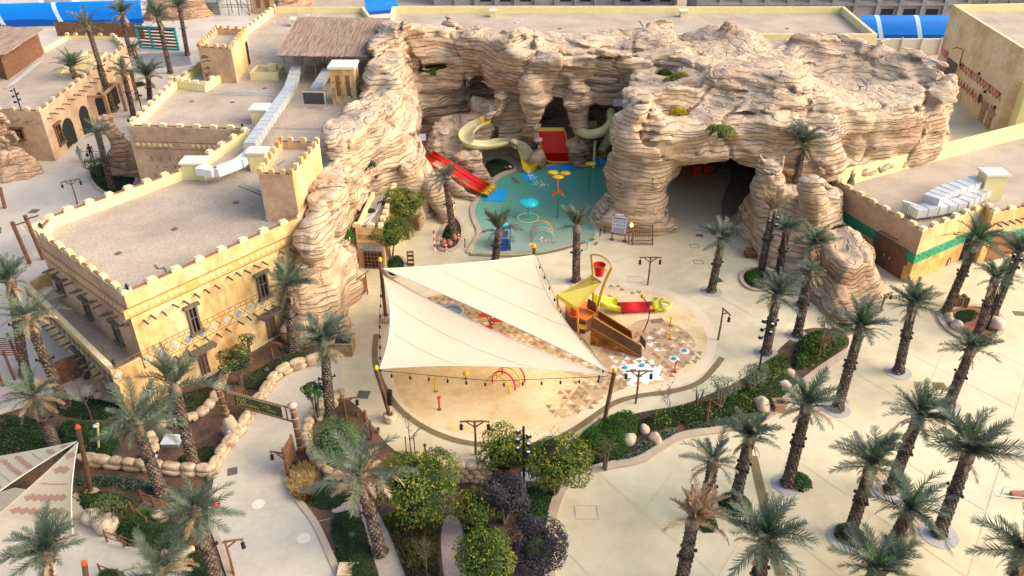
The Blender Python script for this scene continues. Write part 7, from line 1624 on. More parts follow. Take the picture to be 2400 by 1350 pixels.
for i in range(26): c = hi1.lerp(hi2, .24+.16*rr.random())+Vector((0,0,-.28-.22*rr.random()))+nb_*.02; mb.tube([c, c+ub*rr.uniform(-.1,.1)+Vector((0,0,rr.uniform(-.1,.1)))], .018, 3)
for i in range(16): c = hi1.lerp(hi2, .56+.14*rr.random())+Vector((0,0,-.3-.2*rr.random()))+nb_*.02; mb.tube([c, c+ub*rr.uniform(-.1,.1)+Vector((0,0,rr.uniform(-.08,.08)))], .018, 3)
mb.build('painted_strokes', 'bannertext', t)
# notice board by the path
b = P(678,1108); t = thing('notice_board', 'tall narrow brown notice board seen edge-on at the right kerb of the path', 'sign', tuple(b))
MB().box((b.x+.1,b.y+.3,1.25), (.12,1.3,1.5), -.15).build('panel', 'brownwood', t); MB().tube([b+Vector((0,-.3,0)), b+Vector((0,-.3,2.2))], .06, 6).build('post', 'brownwood', t); MB().tube([b+Vector((.15,.9,0)), b+Vector((.15,.9,2.1))], .06, 6).build('post', 'brownwood', t)
# info sign and rack at the rock pillar
a, b = P(1434,562), P(1464,566); Fi = Frame(a[:2], b[:2]); t = thing('info_sign', 'white pictogram board on two brown posts in front of the rock pillar', 'sign', tuple(a))
for s_ in (0, Fi.L): MB().tube([Fi.at(s_,0), Fi.at(s_,2.5)], .05, 6).build('post', 'brownwood', t); MB().box(Fi.at(s_,.05), (.35,.3,.1), Fi.rz).build('foot', 'brownwood', t)
Fi.box(mb := MB(), Fi.L/2, 1.55, Fi.L+.1, 1.5, .06, .08); pn = mb.build('panel', 'signgrey', t); Fi.box(mb := MB(), Fi.L/2, 2.2, Fi.L, .09, .02, .12); mb.build('red_stripe', 'darkred', t); Fi.box(mb := MB(), Fi.L/2, 2.5, .6, .22, .06, .1); mb.build('header', 'signgrey', t)
mb = MB()
for r_ in range(2):
    for k in range(5): mb.box(Fi.at(.12+(Fi.L-.24)*k/4, 1.85-r_*.3, .115), (.09,.01,.1), Fi.rz)
for k in range(7): mb.box(Fi.at(Fi.L/2, 1.3-k*.07, .115), (Fi.L*.85,.008,.018), Fi.rz)
mb.build('pictograms', 'blackmetal', t); Fi.box(mb := MB(), Fi.L/2, 2.02, Fi.L*.9, .02, .01, .115); mb.build('rule_line', 'darkred', t)
a, b = P(1482,573), P(1529,573); Fr = Frame(a[:2], b[:2]); t = thing('tube_rack', 'brown timber rack with slanting slats in front of the rock pillar', 'rack', tuple(a))
for s_ in (0, Fr.L): MB().tube([Fr.at(s_,0,.1), Fr.at(s_,1.55,-.7)], .06, 5).build('leg', 'brownwood', t); MB().tube([Fr.at(s_,0,-.7), Fr.at(s_,.6,-.1)], .05, 5).build('brace', 'brownwood', t)
for z_ in (.1, .35, .75, 1.15, 1.5): MB().tube([Fr.at(0,z_,.1-.5*z_), Fr.at(Fr.L,z_,.1-.5*z_)], .04, 5).build('rail', 'brownwood', t)
for k in range(9): MB().tube([Fr.at(.1+k*Fr.L/9.5,.4,-.1), Fr.at(.1+(k-.4)*Fr.L/9.5,1.7,-.75)], .025, 4).build('slat', 'brownwood', t)
b = P(1473,570); t = thing('lantern_post', 'brown post with a glowing brass lantern between the info sign and the rack', 'lamp post', tuple(b)); MB().tube([b, b+Vector((0,0,1.9))], .05, 6).build('post', 'brownwood', t); MB().lathe([(.0,.0),(.13,.08),(.14,.3),(.05,.42)], 9, b+Vector((.12,0,1.55))).build('lantern', 'lampglow', t)
for k, (u, v) in enumerate(((1406,554),(1417,548),(1090,580))): b = P(u, v); MB().tube([b, b+Vector((0,0,.85))], .045, 6).build('bollard', 'blackmetal', label=('left of the two thin dark bollards at the pillar foot','right of the two thin dark bollards at the pillar foot','thin dark bollard at the pool kerb beside the jar bed')[k], cat='bollard')
# --- the play tower
t = thing('play_tower', 'water play tower with translucent yellow roof, red tipping bucket, brown mesh stairs and floor slide', 'play structure', tuple(P(1395,770)))
zp = 1.25
dk = [P(1335,738,zp), P(1372,750,zp), P(1395,735,zp), P(1392,712,zp), P(1352,700,zp), P(1325,715,zp)]
MB().prism(dk, zp-.12, zp).build('platform', 'orange', t)
MB().prism([q.lerp(sum(dk, Vector())/6, .02) for q in dk], 0, zp-.12).build('base_panel', 'mesh_brown', t)
p_ = P(1367,790, .55); MB().lathe([(0,.06),(.32,.04),(.36,0)], 14, (p_.x, dk[1].y-.1, .75)).build('porthole', 'ochrepost', t)
Y0 = P(1378,742).y
c1 = P(1390,735); pA = ptY(1386,597,c1.y); L1 = [c1, ptY(1391,655,c1.y), pA]; MB().tube(L1, .10, 6).build('tall_post', 'ochrepost', t)
c2 = P(1396,775); L2 = smooth_poly([c2, ptY(1398,738,c2.y+.1), ptY(1405,700,c2.y+.2), ptY(1418,660,c2.y+.3), ptY(1434,627,c2.y+.3)], 2, closed=False); MB().tube(L2, .11, 6).build('curved_post', 'ochrepost', t)
pB = L2[-1]; MB().tube(smooth_poly([pA, pA.lerp(pB,.35)+Vector((.1,0,.35)), pA.lerp(pB,.75)+Vector((.15,0,.25)), pB], 2, closed=False), .06, 6).build('top_arch', 'ochrepost', t)
bc = ptY(1405,632,(pA.y+pB.y)/2); MB().lathe([(.30,-.45),(.42,.38),(.46,.42),(.40,.42),(.30,-.3),(0,-.35)], 18, bc).build('bucket', 'red', t, smooth=False); MB().lathe([(0,.15),(.37,.15)], 18, bc).build('bucket_water', 'grate', t)
MB().tube([bc+Vector((-.46,0,.3)), bc+Vector((.55,-.05,-.05))], .05, 6).build('bucket_axle', 'orange', t)
rq = [ptY(1306,691,c2.y-1.1), ptY(1353,723,c2.y-1.7), ptY(1410,662,c2.y+.2), ptY(1385,646,c1.y)]
MB().add(rq+[q+Vector((0,0,-.04)) for q in rq], [(0,1,2,3),(7,6,5,4)]).build('roof', 'yellowglass', t)
for i in range(4): MB().tube([rq[i]+Vector((0,0,.02)), rq[(i+1) % 4]+Vector((0,0,.02))], .045, 5).build('roof_frame', 'ochrepost', t)
for q in (.33, .66): MB().tube([rq[0].lerp(rq[3],q)+Vector((0,0,.02)), rq[1].lerp(rq[2],q)+Vector((0,0,.02))], .03, 4).build('roof_bar', 'ochrepost', t)
MB().tube([rq[0].lerp(rq[1],.5)+Vector((0,0,.02)), rq[3].lerp(rq[2],.5)+Vector((0,0,.02))], .03, 4).build('roof_bar', 'ochrepost', t)
for i in range(12): c = rq[0].lerp(rq[1],(i+.5)/12); MB().add([c+Vector((-.11,-.03,.03)), c+Vector((.02,-.05,-.3)), c+Vector((.13,-.03,.03))], [(0,1,2)]).build('pennant', 'lime', t)
for q in (rq[0], rq[1]): MB().tube([(q.x+.25,q.y+.3,0), q], .07, 6).build('roof_post', 'ochrepost', t)
b = P(1345,745,zp); MB().lathe([(.3,0),(.34,.7),(.3,.8)], 12, b+Vector((.1,.5,0))).build('drum', 'red', t)
# stairs
for nm, q in (('stair_mesh', [P(1385,768,1.35), P(1504,836,.12), P(1504,810,1.05), P(1391,744,2.4)]), ('stair_mesh', [P(1400,744,1.4), P(1482,796,.35), P(1480,776,1.2), P(1401,726,2.3)])):
    MB().add(q+[p+Vector((0,.05,0)) for p in q], [(0,1,2,3),(7,6,5,4),(0,4,5,1),(1,5,6,2),(2,6,7,3),(3,7,4,0)]).build(nm, 'mesh_brown', t)
    MB().tube([q[3], q[2]], .04, 5).tube([q[0], q[1]], .04, 5).tube([q[2], q[1]], .04, 5).build('handrail', 'ochrepost', t)
q = [P(1383,808,0), P(1504,838,0), P(1504,836,.12), P(1385,768,1.35)]; MB().add(q, [(0,1,2,3)]).add([p+Vector((0,.06,0)) for p in q], [(3,2,1,0)]).build('rock_panel', 'rockprint', t)
for i in range(8):
    a = P(1388,765,1.3).lerp(P(1500,833,.1), (i+.5)/8); c = P(1403,742,1.3).lerp(P(1482,794,.3), (i+.5)/8); MB().box((a+c)/2, (.34,(a-c).length*.98,.05), math.atan2((c-a).y,(c-a).x)-1.57).build('stair_tread', 'orange', t)
q = [P(1498,800,.1), P(1512,818,.1), P(1512,800,.9), P(1501,785,.9)]; MB().add(q, [(0,1,2,3)]).add([p+Vector((.04,0,0)) for p in q], [(3,2,1,0)]).build('stair_end_panel', 'mesh_brown', t)
q = [P(1375,722,1.3), P(1400,735,1.3), P(1396,712,2.2), P(1378,700,2.2)]; MB().add(q, [(0,1,2,3)]).add([p+Vector((0,.05,0)) for p in q], [(3,2,1,0)]).build('guard_panel', 'mesh_brown', t)
# floor slide
ys = P(1500,725).y; path = [P(1398,712,1.1), P(1415,715,.85), P(1432,720,.5), P(1450,724,.3), P(1452,724,.28)]
trough('tube_section', path[:4], .55, 'lime', t, ang=1.3); a = P(1449,724,.2); b = P(1530,722,.12); c = P(1553,720,.14)
trough('red_trough', [a, a.lerp(b,.5), b], .5, 'red', t, ang=.9, flat=1.15); trough('end_section', [b, b.lerp(c,.5), c], .52, 'lime', t, ang=.95, flat=1.15)
MB().tube(arc(c.x, c.y, .55, -1.6, 1.6, 8)[:] and [Vector((p.x,p.y,.35)) for p in arc(c.x,c.y,.55,-1.57,1.57,8)], .11, 6).build('end_lip', 'lime', t)
# --- pad toys
t = thing('spray_hoops', 'group of yellow and red spray hoops under the front edge of the near sail', 'water toy', tuple(P(1185,905)))
for k, (u0,v0,u1,v1,m) in enumerate(((1145,908,1190,923,'yellow'),(1157,900,1204,915,'red'),(1168,890,1215,905,'yellow'),(1180,880,1226,897,'red'))):
    a, b = P(u0,v0), P(u1,v1); c = (a+b)/2; r = (b-a).length/2; e = (b-a).normalized(); MB().tube([c-e*r*1.15*math.cos(q)*(1)+Vector((0,0,.3+r*1.3*math.sin(q))) for q in [-.25+(math.pi+.5)*i/20 for i in range(21)]], .055, 7).build('hoop', m, t, smooth=True)
def cane(label, u, v, vt, m, style):
    b = P(u, v); H = hgt(u, v, vt); t = thing('spray_post', label, 'water toy', tuple(b)); MB().lathe([(.14,0),(.14,.03),(0,.035)], 10, b).build('base_plate', 'grate', t)
    if style == 'cane': MB().tube([b, b+Vector((-.06,0,H*.5)), b+Vector((0,0,H-.06)), b+Vector((.12,0,H))], .055, 7).build('post', m, t)
    else: MB().tube([b, b+Vector((0,0,H))], .06, 7).build('post', m, t); MB().tube([b+Vector((-.1,-.05,H)), b+Vector((.1,.05,H+.02))], .075, 7).build('nozzle', m, t)
    return t
cane('thin curved yellow spray cane at the left front of the splash pad', 1022, 917, 886, 'yellow', 'cane'); cane('red spray post at the left front of the splash pad', 1030, 960, 932, 'red', 'post')
cane('red spray post in the gap between the sails', 1190, 812, 790, 'red', 'post'); cane('red spray cane beside the teal frog toys', 1582, 872, 845, 'red', 'cane')
cane('upper yellow spout right of the floor slide', 1571, 763, 742, 'yellow', 'post'); cane('lower yellow spout right of the floor slide', 1571, 795, 774, 'yellow', 'post')
b = P(1092,890); t = thing('ball_spray', 'yellow ball on a short dark stand peeking out under the near sail', 'water toy', tuple(b)); MB().tube([b, b+Vector((0,0,.35))], .05, 6).build('stand', 'blackmetal', t); MB().lathe([(0,-.22),(.16,-.15),(.22,0),(.16,.15),(0,.22)], 12, b+Vector((0,0,.5))).build('ball', 'yellow', t, smooth=True)
b = P(1057,745); t = thing('water_table', 'round grey basin with a raised rim in the gap between the sails', 'water table', tuple(b)); MB().lathe([(.75,0),(.95,.5),(1.0,.6),(.95,.68),(.8,.66),(.74,.55)], 28, b).build('rim', 'bowl', t, smooth=True); MB().lathe([(0,.5),(.76,.5)], 28, b).build('water', 'bowlwater', t); MB().lathe([(0,.6),(.1,.58),(.14,.5)], 10, b).build('nozzle', 'bowl', t)
MB().tube([b+Vector((.8,-.3,.55)), b+Vector((1.25,-.75,.3))], .12, 6).build('spout', 'bowl', t)
b = P(1150,778); t = thing('red_flower', 'red three-petal flower toy on a branching dark stem between the sails', 'water toy', tuple(b)); MB().tube([b, b+Vector((0,0,1.5))], .05, 6).build('stem', 'darkred', t)
for u, v, sx in ((1140,738,.55),(1167,750,.62),(1138,768,.5)):
    c = ptY(u, v, b.y-.2); MB().tube([b+Vector((0,0,.6)), c], .035, 5).build('branch', 'darkred', t); MB().lathe([(0,.06),(.3,.05),(.5,0),(.3,-.03),(0,-.03)], 12, c, sx=1.2, sy=.6).build('petal', 'red', t)
b = P(1118,790); t = thing('cactus_spray', 'dark two-armed cactus spray with a yellow hat between the sails', 'water toy', tuple(b)); MB().tube([b+Vector((-.1,0,0)), b+Vector((-.1,0,.85))], .08, 7).build('arm', 'blackmetal', t); MB().tube([b+Vector((.12,0,0)), b+Vector((.12,0,.7))], .08, 7).build('arm', 'blackmetal', t); MB().lathe([(.3,.9),(.12,.95),(.1,1.1),(0,1.12)], 12, b).build('hat', 'yellow', t)
b = P(1508,778); t = thing('vine_spray', 'tall thin curved black spray pole with two orange buds', 'water toy', tuple(b)); e = [b, ptY(1520,750,b.y), ptY(1523,725,b.y), ptY(1513,705,b.y), ptY(1506,695,b.y)]; MB().tube(smooth_poly(e, 2, closed=False), .04, 6).build('stem', 'blackmetal', t)
for q in (e[4], e[2]+Vector((.03,0,.1))): MB().lathe([(0,-.15),(.14,-.08),(.16,.05),(.05,.17),(0,.18)], 9, q).build('bud', 'orange', t, smooth=True)
for k, (u, v) in enumerate(((1604,823),(1580,842),(1505,858),(1465,863))):
    b = P(u, v); t = thing('frog_spray', ['teal splash toy furthest right on the pad','teal splash toy above the red spray cane','teal splash toy in front of the stairs','teal splash toy beside the right sail corner'][k], 'water toy', tuple(b), 0, 'teal splash toys')
    MB().lathe([(0,.022),(.28,.02),(.36,.016)], 14, b).build('splash_disc', 'triwhite', t)
    mb = MB()
    for i in range(6): a = i*1.05+k; c = b+Vector((math.cos(a)*.12, math.sin(a)*.12, .06)); mb.lathe([(0,-.05),(.08,0),(.03,.09),(0,.1)], 6, c)
    mb.lathe([(0,.02),(.13,.06),(0,.2)], 8, b); mb.build('frog_body', 'tealp', t)
# --- timber things
def slatbox(label, u0, u1, v, dep, h_, name='planter_box', top='hole', m='lightwood', cat='planter'):
    a, b = P(u0, v), P(u1, v); F_ = Frame(a[:2], b[:2]); t = thing(name, label, cat, tuple((a+b)/2)); L = F_.L; n_ = 5
    MB().prism([F_.at(.05,0,-.05), F_.at(L-.05,0,-.05), F_.at(L-.05,0,-dep+.05), F_.at(.05,0,-dep+.05)], .02, h_-.05).build('core', 'voiddark' if top == 'hole' else 'brownwood', t)
    for i in range(n_):
        z_ = h_*(i+.5)/n_; 
        for F2, LL in ((F_, L), (Frame(F_.at(L,0), F_.at(L,0,-dep)), dep), (Frame(F_.at(0,0,-dep), F_.at(0,0)), dep)): F2.box(mb := MB(), LL/2, z_, LL, h_/n_*.82, .06); mb.build('slat', m, t)
    MB().wall([F_.at(.0,0), F_.at(L,0), F_.at(L,0,-dep), F_.at(0,0,-dep)], .24, h_, h_+.07, closed=True).build('top_frame', m, t); return t
slatbox('wooden slatted planter box with an open dark top beside the rock ridge foot', 783, 826, 835, 1.3, .95)
slatbox('small wooden slatted crate leaning at the flower bed kerb', 1815, 1838, 968, .6, .6, 'crate', 'lid', 'lightwood', 'crate')
slatbox('low brown box at the rock foot beside the mast', 1748, 1772, 605, .7, .5, 'crate', 'lid', 'brownwood', 'crate')
def cabinet(label, u0, u1, v, h_=1.0):
    a, b = P(u0, v), P(u1, v); F_ = Frame(a[:2], b[:2]); t = thing('bin_cabinet', label, 'cabinet', tuple((a+b)/2), 0, 'twin arched waste cabinets')
    MB().prism([F_.at(0,0), F_.at(F_.L,0), F_.at(F_.L,0,-.5), F_.at(0,0,-.5)], 0, h_*.8).build('body', 'brownwood', t)
    for k in (0, 1):
        c = F_.L*(.25+.5*k); r = F_.L*.22; pts = [F_.at(c-r, .08, .03)]+[F_.at(c+r*math.cos(q), h_*.8+r*.8*math.sin(q), .03) for q in [math.pi-math.pi*i/8 for i in range(9)]]+[F_.at(c+r, .08, .03)]
        MB().ngon([p-F_.n*.01 for p in pts]).build('door_panel', 'bandbrown', t); MB().tube(pts+[pts[0]], .04, 5).tube([F_.at(c,.08,.04), F_.at(c,h_*.9,.04)], .025, 4).build('door_frame', 'lightwood', t)
        MB().tube([F_.at(c, h_*.78, .0), F_.at(c, h_*.78, -.5)], r*.95, 10).build('rounded_top', 'brownwood', t)
cabinet('twin arched wooden waste cabinet against the rock outcrop foot', 1831, 1854, 618); cabinet('twin arched wooden waste cabinet at the left rim of the oval bed', 2236, 2266, 722)
b = P(1805,612); MB().box((b.x,b.y,.3), (.55,.5,.6), .3, taper=.92).box((b.x,b.y,.62), (.5,.45,.05), .3).build('white_box', 'white', label='small white box between the dead palm and the outcrop', cat='box')
t = thing('lattice_board', 'brown lattice stand with a little roof between the ridge foot and the kiosk', 'stand', tuple(P(848,700))); a, b = P(842,702), P(862,690); Fx = Frame(a[:2], b[:2])
for s_ in (0, Fx.L): MB().tube([Fx.at(s_,0), Fx.at(s_,1.9)], .05, 6).build('post', 'brownwood', t)
Fx.box(mb := MB(), Fx.L/2, .95, Fx.L, 1.3, .06); mb.build('panel', 'brownwood', t)
for k in range(6):
    MB().tube([Fx.at(Fx.L*k/6,.3,.06), Fx.at(Fx.L*min(1,(k+2)/6),1.6,.06)], .025, 3).build('lattice_slat', 'lightwood', t); MB().tube([Fx.at(Fx.L*k/6,1.6,.07), Fx.at(Fx.L*min(1,(k+2)/6),.3,.07)], .025, 3).build('lattice_slat', 'lightwood', t)
MB().tube([Fx.at(-.7,1.75), Fx.at(Fx.L+.3,1.95)], .06, 5).build('cross_beam', 'brownwood', t)
a = P(956,622); t = thing('shelf_unit', 'narrow red-brown wooden shelf standing on the pool path above the far sail', 'shelf', tuple(a))
for z_ in (.1,.5,.9,1.25): MB().box((a.x+.25,a.y,z_), (.5,.35,.06)).build('shelf', 'brownwood', t)
for x in (0,.5): MB().box((a.x+x,a.y,.65), (.05,.35,1.3)).build('side', 'brownwood', t)
for k, (u, v, vt) in enumerate(((1019,586,540),(1046,590,568),(1075,564,545),(1034,568,553))):
    b = P(u, v); H = hgt(u, v, vt); t = thing('striped_pole', ['tall red and white striped pole at the pool path','short striped pole in front of the clay jars','short striped pole at the right of the jar bed','short striped pole behind the clay jars'][k], 'pole', tuple(b), 0, 'red and white striped poles'); n_ = 6
    for i in range(n_): MB().tube([b+Vector((0,0,H*i/n_)), b+Vector((0,0,H*(i+1)/n_))], .075, 8).build('band', 'white' if i % 2 == 0 else 'red', t)
jp = [(.0,.0),(.16,.02),(.3,.25),(.3,.45),(.17,.62),(.19,.7),(.13,.68),(.12,.5)]
for k, (u, v, s_) in enumerate(((1040,580,1.0),(1054,579,.85),(1065,566,.85))):
    b = P(u, v); MB().lathe([(r*s_, z*s_) for r, z in jp], 14, b+Vector((0,0,.1))).build('clay_jar', 'clay', label=['largest clay jar at the front of the palm bed','smaller clay jar right of the largest one','rear clay jar beside the palm trunk'][k], cat='jar', group='clay jars in the palm bed', smooth=True)
for k, (u, v, m) in enumerate(((373,1222,'stone'),(387,1232,'sailprint'))):
    b = P(u, v); t = thing('drum_stool', ['left log stool with a pale top at the timber walk','right log stool with a pink top at the timber walk'][k], 'stool', tuple(b)); MB().lathe([(.26,0),(.29,.2),(.27,.52)], 14, b).build('body', 'brownwood', t); MB().lathe([(.29,.5),(.3,.56),(.26,.6),(0,.6)], 14, b).build('top', m, t)
b = P(505,1186); t = thing('traffic_cone', 'small red traffic cone at the left edge of the path', 'cone', tuple(b)); MB().lathe([(.17,.03),(.03,.42),(0,.43)], 12, b).build('cone', 'coneplastic', t); MB().box((b.x,b.y,.018), (.42,.42,.035)).build('base', 'blackmetal', t)
t = thing('timber_posts', 'cluster of timber posts with rope and a hanging bucket by the splash plaza entrance', 'posts', tuple(P(870,1030)))
for u, v, vt in ((862,1020,962),(872,1030,985),(838,975,962)): b = P(u, v); MB().tube([b, b+Vector((0,0,hgt(u,v,vt)))], .09, 8).build('post', 'brownwood', t)
b = P(880,1030); MB().lathe([(.14,.0),(.18,.3),(.15,.3),(0,.05)], 10, b+Vector((.15,0,.55))).build('bucket', 'greywood', t); MB().tube([P(862,1020)+Vector((0,0,1.2)), b+Vector((.15,0,.9))], .03, 4).build('rope', 'rope', t)
b = P(998,1078); MB().tube([b, b+Vector((0,0,1.15))], .05, 6).lathe([(.08,1.1),(.09,1.2),(0,1.26)], 8, b).build('dark_bollard', 'blackmetal', label='slim dark post left of the rough stone wall', cat='post')
b = P(826,1262); MB().lathe([(.17,0),(.17,.3),(.19,.34),(.12,.4),(0,.42)], 12, b).build('bollard_light', 'slate', label='short dark bollard light in the deep green ground cover', cat='bollard')
b = P(688,862+12); MB().lathe([(.17,0),(.17,.3),(.19,.34),(.12,.4),(0,.42)], 12, P(626,875)).build('bollard_light', 'slate', label='short dark bollard light behind the upper end of the stone wall', cat='bollard')
for k, (u, v, w_, d_, m, lb) in enumerate(((405,1038,1.0,.8,'signgrey','square grey concrete lid in the mulch bed by the gate'),(717,1140,.6,.6,'signgrey','grey hatch inside the straw grass clump'),(817,1342,.9,.7,'stone','tile-patterned hatch at the bottom edge of the ground cover'),(1238,1125,.7,.6,'signgrey','grey utility box behind the purple bush'))):
    b = P(u, v); t = thing('utility_hatch', lb, 'hatch', tuple(b)); MB().box((b.x,b.y,.12), (w_,d_,.24)).build('body', 'concrete', t); MB().box((b.x,b.y,.27), (w_+.1,d_+.1,.05)).build('lid', m, t)
b = P(1243,1120); MB().tube([b+Vector((-.2,0,0)), b+Vector((-.2,0,.8)), b+Vector((.3,0,.95))], .06, 6).build('vent_pipe', 'white', label='white bent pipe beside the grey utility box', cat='pipe')
def railing(label, px, m='brownwood', H=.8):
    pts = PL(px); t = thing('rope_railing', label, 'railing', tuple(pts[0]), 0, 'low timber railings at the lower left')
    for a, b in zip(pts[:-1], pts[1:]): 
        for z_ in (H, H*.5): MB().tube([a+Vector((0,0,z_)), a.lerp(b,.5)+Vector((0,0,z_-.07)), b+Vector((0,0,z_))], .03, 5).build('rail', m, t)
    for a in pts: MB().tube([a, a+Vector((0,0,H+.1))], .05, 6).build('post', m, t)
railing('timber railing along the front of the thick green hedge', [(252,1270),(292,1282),(335,1296),(370,1315),(395,1340)]); railing('timber railing at the bottom edge beside the small round hedge', [(240,1350),(285,1362),(320,1400)]); railing('near railing of the timber footbridge', [(312,1205),(330,1222),(350,1240)]); railing('far railing of the timber footbridge', [(335,1175),(362,1190),(385,1200)])
railing('short timber railing at the bottom of the path', [(552,1360),(566,1400)])
fb_ = PL([(310,1200),(352,1242),(395,1205),(340,1172)], .05); t = thing('footbridge', 'little brown plank deck between the two timber railings', 'footbridge', tuple(fb_[0]))
for i in range(9): a = fb_[0].lerp(fb_[1], (i+.5)/9); b = fb_[3].lerp(fb_[2], (i+.5)/9); MB().box((a+b)/2, ((b-a).length, .16, .05), math.atan2((b-a).y,(b-a).x)).build('plank', 'greywood', t)
# timber gate and pergola left
a, b = P(140,905), P(205,880); Fg = Frame(a[:2], b[:2]); t = thing('timber_gate', 'brown slatted timber gate screen left of the ground-floor windows', 'gate', tuple(a))
for k in range(7): Fg.box(mb := MB(), Fg.L/2, .2+k*.26, Fg.L, .2, .08); mb.build('slat', 'brownwood', t)
for s_ in (0, Fg.L/2, Fg.L): Fg.box(mb := MB(), s_, .95, .12, 1.9, .14, .02); mb.build('post', 'brownwood', t)
t = thing('pergola', 'brown pergola with thin purlins cut by the left edge', 'pergola', tuple(P(20,870)))
for k in range(9): MB().tube([P(-40,830-k*4,2.3), P(48,832-k*5.5,2.3)], .04, 4).build('purlin', 'brownwood', t)
for u, v in ((35,890),(8,905),(42,845)): b = P(u, v); MB().tube([b, b+Vector((0,0,2.3))], .09, 6).build('post', 'brownwood', t)
# handrail and ramp right
t = thing('handrail', 'grey metal handrail loop with a brown ramp edge at the right edge', 'handrail', tuple(P(2345,1160))); q = [P(2335,1160,.75), P(2328,1150,.9), P(2345,1140,.95), P(2450,1152,.95)]
MB().tube(q, .03, 6).tube([P(2335,1160,.75), P(2450,1172,.6)], .03, 6).build('rail', 'galv', t)
for u in (2343, 2400): b = P(u, 1163+(u-2343)*.1); MB().tube([b, b+Vector((0,0,.85))], .03, 6).build('post', 'galv', t)
b = P(2395,1163); MB().box((b.x+.4,b.y,.12), (2.0,.4,.24)).build('ramp_edge', 'clay', t)
# bins under the arch
for k, (u, v) in enumerate(((1612,398),(1630,408),(1643,401),(1659,407),(1673,402),(1692,394))):
    b = P(u, v); t = thing('wheel_bin', ['first','second','third','fourth','fifth','sixth'][k]+' bin from the left under the rock arch, '+('orange-red' if k < 4 and k != 2 else 'dark'), 'bin', tuple(b), 0, 'bins under the rock arch')
    MB().box((b.x,b.y,.55), (.75,.7,1.1), .2*k, taper=1.1).build('body', 'redorange' if k in (0,1,3) else 'greywood', t); MB().box((b.x,b.y,1.14), (.85,.8,.1), .2*k).build('lid', 'blackmetal', t)
sheet('wet_floor', SM([(1690,470),(1720,400),(1700,372),(1760,355),(1800,400),(1760,440),(1725,500),(1700,520),(1690,505)]), .006, 'wetfloor')
# car
c = P(2180,208); t = thing('parked_car', 'white car with a dark red one nose to tail behind the right end of the rock massif', 'car', tuple(c)); 
t['label'] = 'white car parked by the roller door behind the right end of the rocks'
pr = [(-2.1,.35),(-2.1,.8),(-1.2,.95),(-.7,1.4),(.9,1.42),(1.6,.95),(2.1,.8),(2.1,.35)]
def carbody(c, rz, m, t):
    R = Matrix.Rotation(rz, 4, 'Z'); vs = []
    for y, k in ((-.85,1),(-.8,0),(.8,0),(.85,1)): 
        pass
    for y in (-.85, .85):
        for x, z in pr: vs.append(Vector(c)+R @ Vector((x, y*(.82 if z > 1.2 else 1), z)))
    n_ = len(pr); MB().add(vs, [tuple(range(n_))[::-1], tuple(range(n_, 2*n_))]+[(i, (i+1) % n_, n_+(i+1) % n_, n_+i) for i in range(n_)]).build('body', m, t)
    for x0, z0, x1, z1 in ((-1.18,.98,-.73,1.38),(1.55,.98,.93,1.4)): MB().add([Vector(c)+R @ Vector(p) for p in ((x0-.02*(1 if x0 < 0 else -1),-.72,z0),(x0-.02*(1 if x0 < 0 else -1),.72,z0),(x1-.03*(1 if x0 < 0 else -1),.62,z1),(x1-.03*(1 if x0 < 0 else -1),-.62,z1))], [(0,1,2,3)]).build('windscreen', 'darkpane', t)
    for y in (-.8, .8): MB().add([Vector(c)+R @ Vector((x, y*(1.06 if z < 1.2 else .9), z)) for x, z in ((-1.05,.98),(1.35,.98),(.85,1.36),(-.68,1.34))], [(0,1,2,3)]).build('side_window', 'darkpane', t)
    for x in (-1.3, 1.3):
        for y in (-.85, .85): q = Vector(c)+R @ Vector((x, y, .33)); e = R @ Vector((0,.1,0)); MB().tube([q-e, q+e], .33, 14).build('wheel', 'blackmetal', t)
carbody(c, 1.9, 'carpaint', t)
c = P(2172,226); t = thing('parked_car', 'dark red car in front of the white car behind the right end of the rocks', 'car', tuple(c)); carbody(c, 1.9, 'darkred', t)
MB().wall([P(2150,200), P(2165,183), P(2195,178), P(2190,200)], .25, 0, 1.5).build('yard_wall', 'paleyellow', label='low pale yellow yard wall beside the white car', cat='wall')
# signs in the caves
for u, v, w_, z, lb in ((1157,255,.9,5.4,'pale notice board at the top of the body slide cave'),(1458,240,1.8,6.6,'pair of white panels in the dark opening high behind the pool'),(990,322,.7,3.2,'pale notice board beside the rescue pole on the slide path')):
    p = P(u, v, z); t = thing('rules_sign', lb, 'sign', tuple(p)); MB().box(p, (w_,.06,.7), .2).build('panel', 'signgrey', t); MB().box(p+Vector((0,.04,-.5)), (.06,.06,1.0)).build('post', 'blackmetal', t)
# --- sculptures from volumes
def cathead(name, lb, loc, rz, s_, m='rock', cat='sculpture'):
    r = 1.5; V = Vol(-1.6, 1.6, -1.9, 1.6, -1.3, 1.7, .075); V.ell((0,.2,0), (.92,.85,.78), 0); V.ell((0,-.5,-.22), (.45,.5,.36), .25); V.ell((0,-.88,-.12), (.2,.16,.13), .12)
    for sg in (-1, 1):
        V.cap([(sg*.62,.25,.45),(sg*.82,.2,1.15)], [.36,.07], .15); V.cap([(sg*.68,-.02,.6),(sg*.8,.02,.95)], [.17,.04], .08, True)
        V.ell((sg*.38,-.62,.13), (.2,.16,.11), .06, True); V.ell((sg*.38,-.56,.12), (.13,.1,.08), .03); V.cap([(sg*.15,-.72,.3),(sg*.55,-.55,.38)], [.09,.08], .1); V.ell((sg*.5,-.42,-.25), (.32,.35,.3), .2)
    V.cap([(-.25,-.9,-.38),(.25,-.9,-.38)], [.045,.045], .05, True); V.cap([(0,.3,-.3),(0,.9,-1.1)], [.7,.9], .3)
    o = V.mesh(name, m, label=lb, cat=cat); o.location = loc; o.rotation_euler = (math.radians(8), 0, rz); o.scale = (s_,)*3; return o
